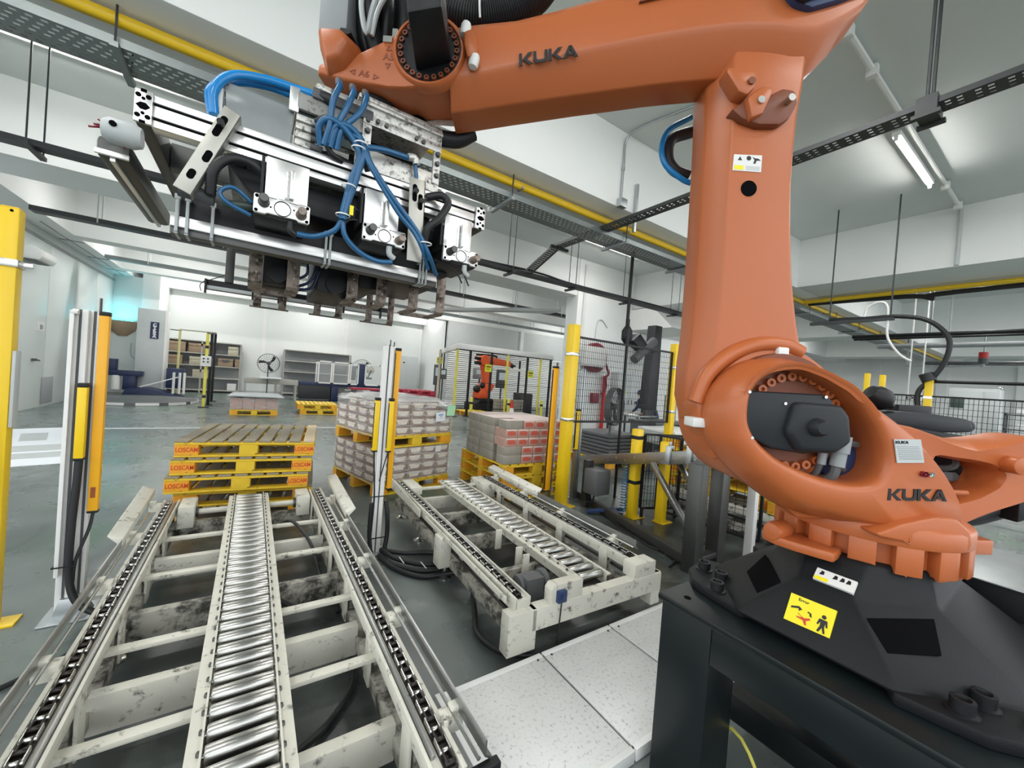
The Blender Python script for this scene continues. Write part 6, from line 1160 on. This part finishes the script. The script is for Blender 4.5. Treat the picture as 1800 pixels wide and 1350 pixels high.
for a in (.3, 2.4, 4.5): part('leg', MB().bar((0, 0, .09), (.28 * math.cos(a), .28 * math.sin(a), .03), .05, .04), 'blue', vs, bev=.006)
solo('floor_wire', MB().tube([(3.5, 3.1, .01), (3.35, 2.7, .01), (3.25, 2.3, .01), (3.3, 2.05, .01), (3.05, 1.95, .01)], .01, 6), 'rubber', 'thin black wire on the floor under the sloping conveyor', 'cable')
# third conveyor with yellow pallets, seen between the steel legs
c3 = thing('pallet_conveyor', 'white pallet conveyor carrying yellow pallets behind the steel legs', 'conveyor', (4.40, .55, 0), 0, 'pallet conveyors')
rail(c3, .04, -1, 0, 2.5, .33); rail(c3, 1.06, 1, 0, 2.5, .33, False); roller_track(c3, .55, 0, 2.5, .30, 14, False)
for y in (.1, .9, 1.9): part('cross_beam', MB().box(.06, 1.04, y, y + .06, .08, .2), 'worn', c3, bev=.004)
for y in (.3, 1.1, 1.9): foot(c3, .04, y, .1)
for k in range(4): pallet(('lowest yellow pallet on the white conveyor behind the steel legs', 'second yellow pallet on the conveyor behind the steel legs', 'third yellow pallet on the conveyor behind the steel legs', 'topmost yellow pallet on the conveyor behind the steel legs')[k], 'yellow pallets behind the steel legs', (4.98 + .01 * (k % 2), 2.42 + .02 * (k % 2), .345 + k * .15), .02, 'tan')
pallet('single yellow pallet at the near end of the conveyor behind the steel legs', 'yellow pallets behind the steel legs', (4.95, 1.25, .345), .02, 'tan')
solo('white_post', MB().box(3.86, 3.93, 1.68, 1.75, 0, 1.02).box(3.83, 3.96, 1.65, 1.78, 0, .01), 'white', 'slim white post between the steel leg and the orange skirt', 'post', bev=.004)
# ---------------------------------------------------------------- background by the far wall
def shelf_unit(label, x0, x1, y, h, ns, bays=1, back=True):
    t = thing('shelf_unit', label, 'shelf', ((x0 + x1) / 2, y, 0), 0, 'grey shelf units'); w_ = (x1 - x0) / 2
    for k in range(bays + 1):
        for yy in (-.22, .22): part('upright', MB().box(-w_ + 2 * w_ * k / bays - .025, -w_ + 2 * w_ * k / bays + .025, yy - .025, yy + .025, 0, h), 'shelf', t)
    for k in range(ns + 1): z = .08 + (h - .1) * k / ns; part('shelf_board', MB().box(-w_, w_, -.24, .24, z, z + .045), 'shelf', t, bev=.004)
    if back: part('back_panel', MB().box(-w_, w_, .225, .245, .08, h), 'grey', t)
    return t
shelf_unit('long grey shelf with cartons behind the yellow frames', -3.05, -.45, 20.45, 2.08, 4, 2); shelf_unit('empty grey shelf behind the carton sealing machine', 1.15, 3.95, 20.45, 2.05, 4, 1)
zz = [.08 + 1.98 * k / 4 + .046 for k in range(4)]
for x, w_, h, k, m, lb in ((-2.62, .7, .36, 3, 'brownbox', 'long brown carton at the top left of the grey shelf'), (-1.75, .85, .34, 3, 'brownbox', 'wide brown carton on the top shelf between the frames'), (-.72, .34, .32, 3, 'palebox', 'pale open carton at the top right of the grey shelf'), (-2.6, .5, .32, 2, 'brownbox', 'brown carton on the second shelf at the left'), (-1.75, .75, .30, 2, 'palebox', 'pale carton with a cut front on the second shelf'), (-.95, .5, .30, 2, 'brownbox', 'brown open carton with a notched front on the right shelf'), (-.55, .15, .3, 2, 'brownbox', 'narrow brown carton at the right end of the second shelf'), (-1.7, .6, .28, 1, 'palebox', 'greenish carton on the third shelf'), (-2.5, .35, .26, 1, 'palebox', 'small pale carton on the third shelf at the left'), (-.7, .30, .26, 0, 'signW', 'white box on the lowest shelf')):
    t = thing('storage_carton', lb, 'carton', (x, 20.42, zz[k])); part('box', MB().box(-w_ / 2, w_ / 2, -.2, .2, 0, h), m, t, bev=.008); part('flap', MB().box(-w_ / 2, w_ / 2, -.215, -.2, h * .8, h + .03), m, t)
    if 'notch' in lb: part('notch', MB().prism([(-.15, h * .95), (.15, h * .95), (.09, h * .6), (-.09, h * .6)], -.222, -.214), 'greyD', t)
# yellow light frames of the wrapping station
for i, (x, y, h, lb, m) in enumerate(((-2.30, 18.9, 2.42, 'pale yellow post left of the shelf frame', 'paleY'), (-1.13, 14.4, 2.15, 'yellow post with black bands and a white button box', 'yellowL'), (-1.08, 15.1, 2.2, 'black-edged frame post just behind the button box post', 'black'), (-1.08, 16.3, 2.25, 'black-edged frame post further behind the button box post', 'black'))):
    t = thing('guard_post', lb, 'post', (x, y, 0), 0, 'posts of the wrapping station'); part('tube', MB().box(-.036, .036, -.036, .036, .02, h), m, t, bev=.006); part('base_plate', MB().box(-.12, .12, -.10, .10, 0, .02), 'black', t)
    if i == 1:
        for z in (.28, 1.72): part('band', MB().box(-.039, .039, -.039, .039, z, z + .08), 'black', t)
        bx_ = part('button_box', MB().box(-.12, .12, -.16, -.05, 1.2, 1.5), 'signW', t, bev=.01, label='white button box')
        for bx2, bz in ((-.05, 1.42), (.05, 1.42), (-.05, 1.33), (.05, 1.33)): part('button', MB().cyl((bx2, -.165, bz), (bx2, -.18, bz), .022, 10), 'ink', bx_)
tf = thing('wrapping_station_frame', 'pale yellow top frame joining the wrapping station posts', 'frame', (-1.7, 17, 2.2)); part('bar', MB().bar((-2.3, 18.9, 2.4), (-1.08, 16.3, 2.28), .045, .045), 'palebox', tf, world=True); part('bar', MB().bar((-1.08, 16.3, 2.26), (-1.13, 14.4, 2.16), .05, .05), 'black', tf, world=True); part('bar', MB().bar((-2.3, 18.9, 2.36), (-3.3, 18.9, 2.4), .03, .03), 'black', tf, world=True)
# stretch wrapper: turntable, mast, blue carriage
tt = thing('turntable', 'round dark turntable with a black and white edge by the left wall', 'turntable', (-2.72, 15.75, 0)); part('disc', MB().lathe([(0, 0), (1.34, 0), (1.34, .012), (1.33, .085), (0, .09)], (0, 0, 0), 48), 'greyD', tt)
for k in range(12):
    a0 = 2 * PI * (k + .2) / 12; a1 = 2 * PI * (k + .88) / 12; part('edge_mark', MB().loft([[(r * math.cos(a), r * math.sin(a), z) for a in (a0, (a0 + a1) / 2, a1) for r in (1.365,)] + [(1.30 * math.cos(a), 1.30 * math.sin(a), z) for a in (a1, (a0 + a1) / 2, a0)] for z in (.008, .078)]), 'signW', tt)
sm = thing('wrapper_mast', 'tall grey stretch wrapper mast with a dark vertical sign', 'wrapping machine', (-2.95, 18.2, 0)); part('mast', MB().box(-.36, .34, -.2, .3, 0, 2.95), 'greyL', sm, bev=.01); part('mast_side', MB().box(.34, .42, -.2, .3, 0, 2.95), 'white', sm, bev=.01)
part('foot', MB().prism([(-.5, .0), (1.0, .0), (.5, .2), (.1, .30), (-.4, .25)], -1.0, -.1), 'navy', sm, bev=.01); part('carriage', MB().box(-.95, -.1, -.6, -.2, .65, .82).box(-.55, -.25, -.6, -.25, .2, .66).box(-1.05, -.75, -.55, -.2, .8, 1.18), 'navy', sm, bev=.01); part('film_roll', MB().cyl((-1.15, -.4, .35), (-1.15, -.4, 1.2), .07, 14), 'black', sm); part('film_roll', MB().cyl((-.72, -.5, .2), (-.72, -.5, .66), .12, 14), 'signW', sm)
part('side_stand', MB().box(.5, .95, -.5, -.1, .3, .98), 'navy', sm, bev=.01)
for x in (.72, .88, 1.0): part('side_roller', MB().cyl((x, -.6, .12), (x, -.6, .85), .04, 10), 'signW', sm)
part('film_tail', MB().loft([[(x, -.75, z), (x, -.75, z + .04), (x, -.74, z + .04), (x, -.74, z)] for x, z in ((-.1, .3), (.2, .42), (.85, .68))]), 'sheetwhite', sm)
sgn = part('sign', MB().box(-.02, .20, -.215, -.2, 1.95, 2.52), 'navy', sm, label='dark vertical sign with white letters')
for k, c in enumerate('CYKRA'): text(c, .135, 'signW', sgn, (.09, -.216, 2.42 - k * .098), (1, 0, 0), (0, 0, 1), .001, .008)
cable = MB().tube([(-3.6, 18.9, 1.75), (-3.55, 18.8, 1.3), (-3.3, 18.8, 1.15), (-3.1, 18.9, 1.2)], .012, 6); solo('power_cord', cable, 'grey', 'thin grey cord hanging on the wall left of the wrapper mast', 'cable')
ct = thing('insect_lamp', 'half round wall lamp glowing cyan on the left wall', 'lamp', (-3.85, 18.7, 2.3)); part('shade', MB().loft([[(-3.85 + r * math.cos(PI + PI * k / 12) * 1.0, 19.0 + r * .55 * math.sin(PI + PI * k / 12), z) for k in range(13)] for r, z in ((.12, 1.98), (.34, 2.2), (.42, 2.5), (.38, 2.5), (.3, 2.25), (.1, 2.05))]), 'brownbox', ct, world=True); part('glow_tube', MB().cyl((-4.1, 18.9, 2.55), (-3.6, 18.9, 2.55), .045, 10), 'cyanglow', ct, world=True)
cld = bpy.data.lights.new('cyan', 'AREA'); cld.size = .5; cld.energy = 4; cld.color = (.1, .85, 1.0); clo = bpy.data.objects.new('cyan', cld); COL.objects.link(clo); clo.location = (-3.85, 18.72, 2.62); clo.rotation_euler = (PI * .9, 0, 0)
ac = thing('air_curtain', 'long white air curtain above the left doorway', 'air curtain', (-4.0, 13.0, 3.3)); part('housing', MB().prism([(-4.15, 3.24), (-3.85, 3.24), (-3.80, 3.32), (-3.80, 3.42), (-3.88, 3.50), (-4.15, 3.50)], 12.4, 13.15), 'white', ac, world=True, bev=.02); part('outlet', MB().box(-4.08, -3.9, 12.45, 13.1, 3.225, 3.242), 'greyD', ac, world=True)
# wrapped pink load with a grey sheet, low yellow pallets
pallet('yellow pallet under the wrapped pink load far behind', 'far yellow pallets', (.12, 13.15, 0), -.03, 'tan')
for i in range(4):
    for j in (0, 3): solo('carton', MB().box(-.43 + i * .27, -.17 + i * .27, 12.62 + j * .27, 12.88 + j * .27, .152, .46), 'cartonP', 'pink carton in the low far load, ' + ('front' if j == 0 else 'rear') + ' rank, ' + ORD[i] + ' from the left', 'carton', 'cartons in the low far load', bev=.004)
wrap('clear film around the low pink load far behind', .11, 13.15, .13, .47, 0, 1.08, 1.08); solo('cover_sheet', MB().loft([[(-.5, 12.5, .50), (.78, 12.45, .485), (.70, 13.75, .50), (-.42, 13.75, .50)], [(-.5, 12.5, .53), (.78, 12.45, .515), (.70, 13.75, .53), (-.42, 13.75, .53)]]), 'greysheet', 'flat grey sheet lying on the low pink load', 'sheet', bev=.004)
pallet('lower yellow pallet of the far pair', 'far yellow pallets', (1.80, 13.5, 0), -.05, 'tan'); pallet('upper yellow pallet of the far pair', 'far yellow pallets', (1.72, 13.55, .15), -.03, 'tan')
# carton sealing machine with clear guards, roller conveyors
cm = thing('carton_sealer', 'carton sealing machine with clear guards on a dark blue base', 'machine', (3.5, 18.0, 0))
part('base', MB().box(-1.9, 1.3, -.25, .35, .62, .76), 'navy', cm, bev=.01); part('base_cabinet', MB().box(-1.9, -.75, -.28, .3, .08, .64), 'duct', cm, bev=.01); part('leg', MB().box(-.72, -.45, -.28, .2, .0, .64), 'navy', cm, bev=.01); part('leg', MB().box(.95, 1.2, -.28, .2, .0, .64), 'navy', cm, bev=.01); part('column', MB().box(.33, .55, -.36, .1, .62, 1.66), 'navy', cm, bev=.01)
for k in range(3): part('roll', MB().cyl((-.2, -.2, .18 + k * .16), (.55, -.2, .18 + k * .16), .07, 12), 'steel', cm)
for x0, x1 in ((-1.28, -.74), (-.72, -.06), (-.04, .32), (.56, 1.2)):
    g = part('guard_frame', MB().box(x0, x1, -.34, -.30, 1.62, 1.67).box(x0, x1, -.34, -.30, .74, .79).box(x0, x0 + .05, -.34, -.30, .74, 1.67).box(x1 - .05, x1, -.34, -.30, .74, 1.67), 'white', cm); part('pane', MB().box(x0 + .05, x1 - .05, -.325, -.318, .79, 1.62), 'clear', g)
part('guard_frame', MB().box(-1.28, 1.2, .3, .34, 1.62, 1.67).box(-1.28, -1.23, .3, .34, .74, 1.67), 'white', cm); part('tape_head', MB().box(-.6, -.15, -.1, .15, 1.15, 1.5).box(0, .25, -.1, .1, .95, 1.55), 'greyD', cm, bev=.01); part('tape_roll', MB().cyl((.85, -.15, 1.42), (.85, -.02, 1.42), .16, 18), 'palebox', cm); part('tape_arm', MB().bar((.72, -.17, 1.05), (.86, -.17, 1.42), .08, .05).box(.6, .9, -.2, -.1, 1.02, 1.1), 'ink', cm)
rcv = thing('roller_conveyor', 'grey roller conveyor left of the carton sealing machine', 'conveyor', (.6, 18.0, 0)); part('side_frame', MB().box(-.85, .95, -.26, -.22, .60, .80), 'shelf', rcv, bev=.004); part('side_frame', MB().box(-.85, .95, .22, .26, .60, .80), 'shelf', rcv, bev=.004)
RL2 = MB().cyl((0, -.22, .79), (0, .22, .79), .025, 10).mesh('roller', 'steel')
for k in range(17): inst('roller', RL2, rcv, (-.8 + k * .105, 0, 0))
for x in (-.8, .2, .88): part('leg', MB().box(x - .03, x + .03, -.25, -.2, 0, .6).box(x - .03, x + .03, .2, .25, 0, .6), 'shelf', rcv)
solo('blue_tray', MB().box(.25, .95, 17.45, 17.72, .82, .87), 'paper', 'pale blue tray on the roller conveyor under the fan', 'tray', bev=.01)
wcb = thing('wall_cabinet', 'pale grey cabinet behind the red pallets', 'cabinet', (6.7, 20.3, 0)); part('body', MB().box(-.55, .55, -.3, .3, .4, 2.3), 'greyL', wcb, bev=.015); part('knob', MB().cyl((-.2, -.3, 1.95), (-.2, -.34, 1.95), .04, 10), 'ink', wcb); part('plinth', MB().box(-.5, .5, -.28, .28, 0, .4), 'grey', wcb)
for k in range(6): pallet(('lowest red pallet of the far stack', 'second red pallet of the far stack', 'third red pallet of the far stack', 'fourth red pallet of the far stack', 'fifth red pallet of the far stack', 'top red pallet of the far stack')[k], 'stacked red pallets', (5.02, 13.9, .142 * k + .0), -.05, 'red', nd=7)
solo('red_board', MB().box(2.95, 4.0, 14.4, 15.0, .72, .78), 'palR', 'flat red board lying behind the upper brown load', 'board'); solo('red_board_trestle', MB().box(3.0, 3.1, 14.45, 14.95, 0, .72).box(3.85, 3.95, 14.45, 14.95, 0, .72), 'greyD', 'dark trestle under the flat red board', 'trestle')
# robot cell far behind
def cpost(x, y, h, m, lb, w_=.07): t = thing('cell_post', lb, 'post', (x, y, 0), 0, 'posts of the far robot cell'); part('tube', MB().box(-w_ / 2, w_ / 2, -w_ / 2, w_ / 2, .02, h), m, t); part('base_plate', MB().box(-.11, .11, -.1, .1, 0, .02), 'black', t); return t
for x, y, m, lb in ((6.15, 12.95, 'yellowL', 'yellow corner post of the far robot cell'), (6.68, 12.95, 'black', 'black cell post next to the yellow corner post'), (8.33, 12.95, 'yellowL', 'yellow cell post by the traffic cone'), (7.6, 12.95, 'black', 'black cell post across the far orange robot'), (9.3, 12.95, 'black', 'black cell post left of the yellow door post'), (9.96, 12.95, 'yellowL', 'yellow door post at the right of the far cell'), (10.5, 12.95, 'black', 'black end post at the right of the far cell'), (6.6, 15.6, 'black', 'black rear post at the left of the far cell'), (6.1, 14.4, 'palebox', 'pale side post at the left of the far cell'), (7.35, 17.2, 'black', 'black rear corner post by the shutter wall'), (9.5, 16.4, 'yellowL', 'yellow rear post behind the far robot'), (11.3, 16.4, 'black', 'black rear post at the right of the far cell')): cpost(x, y, 2.46, m, lb)
for x in (6.78, 8.43, 10.06): tb_ = solo('bollard', MB().cyl((x, 12.8, 0), (x, 12.8, .72), .06, 12), 'yellowL', {6.78: 'yellow bollard at the left of the far cell', 8.43: 'yellow bollard beside the traffic cone', 10.06: 'yellow bollard by the far door post'}[x], 'bollard', 'bollards of the far cell'); part('band', MB().cyl((0, 0, .48), (0, 0, .56), .063, 12), 'black', tb_)
hd_ = thing('cell_header', 'white header beam over the front of the far robot cell', 'beam', (8.3, 12.95, 2.46)); part('beam', MB().box(6.1, 10.6, 12.88, 13.02, 2.46, 2.66), 'white', hd_, world=True, bev=.01); part('beam', MB().bar((6.15, 12.95, 2.55), (7.35, 17.2, 2.55), .12, .2), 'white', hd_, world=True, bev=.01); part('rail', MB().box(6.1, 10.6, 12.93, 12.97, 2.42, 2.455).box(6.1, 10.6, 12.94, 12.96, 1.27, 1.29).box(6.1, 9.9, 12.94, 12.96, .28, .31), 'black', hd_, world=True)
cr = thing('cell_robot', 'distant orange robot arm inside the far cell', 'robot', (8.15, 14.5, 0)); part('base', MB().box(-.55, .9, -.5, .5, 0, .42).prism([(-.35, .42), (.5, .42), (.35, .62), (-.2, .62)], -.35, .35), 'black', cr, bev=.02); part('column', MB().loft([[(x, -.28, z), (x + .45, -.28, z), (x + .45, .28, z), (x, .28, z)] for x, z in ((-.3, .6), (-.3, .85), (-.05, 1.1), (.05, 1.22))]), 'orangeF', cr, bev=.03); part('column', MB().lathe([(0, -.3), (.22, -.3), (.22, .3), (0, .3)], (.15, 0, 1.1), 18, 'y'), 'orangeF', cr, bev=.02)
part('link_arm', MB().loft([[(x - w_, -.12, z), (x + w_, -.12, z), (x + w_, .12, z), (x - w_, .12, z)] for x, w_, z in ((.18, .19, 1.0), (.12, .15, 1.5), (.02, .16, 2.0), (-.02, .20, 2.2))]), 'orangeF', cr, bev=.02); part('elbow', MB().lathe([(0, -.2), (.24, -.2), (.24, .2), (0, .2)], (-.02, 0, 2.2), 18, 'y'), 'orangeF', cr, bev=.03)
part('upper_arm', MB().loft([[(x, -h, z - h), (x, h, z - h), (x, h, z + h), (x, -h, z + h)] for x, h, z in ((.0, .17, 2.22), (.7, .14, 2.2), (1.3, .11, 2.16))]), 'orangeF', cr, bev=.02); part('wrist', MB().cyl((1.3, 0, 2.15), (1.55, 0, 2.05), .1, 12), 'black', cr); part('rear_motor', MB().cyl((-.5, -.1, 2.28), (-.2, -.1, 2.25), .07, 10).cyl((-.5, -.1, 2.08), (-.2, -.1, 2.08), .07, 10), 'black', cr); part('cables', MB().tube([(-.4, 0, 2.42), (.2, 0, 2.46), (.6, 0, 2.42), (.4, -.1, 2.2), (.2, -.2, 2.1)], .04, 8), 'black', cr); part('motor_pack', MB().sph((-.35, -.15, 1.0), .16, 10, 8).sph((-.1, -.2, 1.15), .13, 10, 8), 'black', cr); part('gripper', MB().box(1.2, 2.0, -.2, .2, 1.88, 1.98).bar((1.55, 0, 2.05), (1.55, 0, 1.95), .2, .2), 'signW', cr, bev=.01)
for k, (x, y, z, lb) in enumerate(((7.45, 12.9, 1.72, 'yellow-green warning plate in front of the far robot'), (9.45, 12.9, 1.62, 'yellow-green warning plate at the right of the far cell'), (6.9, 16.3, 1.95, 'small yellow-green plate at the left rear of the far cell'))): sg_ = solo('warning_plate', MB().box(x - .14, x + .14, y - .01, y + .005, z, z + .28), 'signlime', lb, 'sign', 'warning plates of the far cell'); part('print', MB().box(-.1, .1, -.0105, -.0095, .16, .22).box(-.1, .06, -.0105, -.0095, .08, .11), 'inkorange', sg_)
for k, (x, lb) in enumerate(((7.3, 'yellow pallet under the far grey cartons, left'), (8.95, 'yellow pallet under the far grey cartons, right'))): pallet(lb, 'yellow pallets in the far cell', (x, 13.6, 0), 0, 'tan')
for i in range(7):
    for k in range(4): solo('carton', MB().box(8.05 + i * .2, 8.23 + i * .2, 13.1, 13.35, .155 + k * .13, .28 + k * .13), 'cartonG', 'grey carton inside the far robot cell, ' + ('bottom row', 'second row', 'third row', 'top row')[k] + ', ' + ORD[min(i, 5)] + (' from the left' if i < 6 else ', right end'), 'carton', 'grey cartons in the far cell', bev=.004)
for x, y, z0, w_, h, m, lb in ((6.75, 16.2, 1.0, .24, .9, 'greyD', 'dark screen panel at the left of the far cell'), (6.35, 14.6, 1.3, .3, .42, 'greyD', 'grey terminal with a lit screen beside the red pallets'), (9.7, 15.5, 1.05, .55, .85, 'greyD', 'dark control screen at the right of the far cell'), (8.7, 15.8, 1.4, .7, .5, 'grey', 'grey box behind the far robot wrist')): o_ = thing('operator_terminal', lb, 'panel', (x, y, 0)); part('screen_box', MB().box(-w_ / 2, w_ / 2, -.05, .05, z0, z0 + h), m, o_, bev=.01); part('screen', MB().box(-w_ * .3, w_ * .3, -.056, -.05, z0 + h * .45, z0 + h * .85), 'screenglow', o_); part('stand', MB().box(-.03, .03, -.03, .03, 0, z0), 'greyD', o_)
solo('waste_bin', MB().box(9.35, 9.95, 13.3, 13.9, 0, .95), 'duct', 'tall black bin inside the far cell door', 'bin', bev=.02)
cn_ = thing('traffic_cone', 'red and white traffic cone in front of the far cell', 'cone', (8.55, 12.75, 0)); part('base', MB().box(-.17, .17, -.17, .17, 0, .03), 'cone', cn_, bev=.01); part('cone', MB().lathe([(0, .03), (.13, .03), (.115, .17), (0, .17)], (0, 0, 0), 18).lathe([(0, .38), (.075, .38), (.04, .66), (0, .66)], (0, 0, 0), 18), 'cone', cn_); part('band', MB().lathe([(0, .17), (.115, .17), (.075, .38), (0, .38)], (0, 0, 0), 18), 'signW', cn_, label='white band')
# ---------------------------------------------------------------- ceiling lamps
def batten(x, y, label):
    t = thing('batten_light', label, 'ceiling lamp', (x, y, 4.93), 0, 'ceiling batten lights')
    part('housing', MB().box(-.92, .92, -.045, .045, .06, .12), 'white', t, bev=.006)
    part('tube', MB().cyl((-.90, 0, .03), (.90, 0, .03), .016, 10), 'tubeglow', t)
    for s in (-1, 1):
        part('lamp_holder', MB().box(s * .91 - .012, s * .91 + .012, -.02, .02, .0, .07), 'white', t); part('hanger', MB().cyl((s * .6, 0, .12), (s * .6, 0, .222), .006, 6), 'greyL', t)
    ld = bpy.data.lights.new('lamp', 'AREA'); ld.shape = 'RECTANGLE'; ld.size = 1.8; ld.size_y = .12; ld.energy = BATTEN_W * (1.7 if x > 10 or y > 14 else 1.); ld.color = (1, .985, .96)
    lo = bpy.data.objects.new('lamp', ld); COL.objects.link(lo); lo.parent = t; lo.location = (0, 0, -.02)
for y, rw in ((-2.2, 'overhead behind the robot'), (1.62, 'before the first beam'), (6.9, 'in the bay behind the yellow pipe'), (11.6, 'in the second bay behind the pipe'), (15.7, 'in the third bay behind the pipe'), (19.2, 'in the last bay by the far wall')):
    for x, cl in ((-6.0, 'far left'), (-2.0, 'left'), (2.6, 'middle'), (7.6, 'right of the middle'), (14.2, 'right'), (22.5, 'far right')):
        if x < -3.65 and y > 9: continue
        batten(x, y, 'batten lamp ' + rw + ', ' + cl)
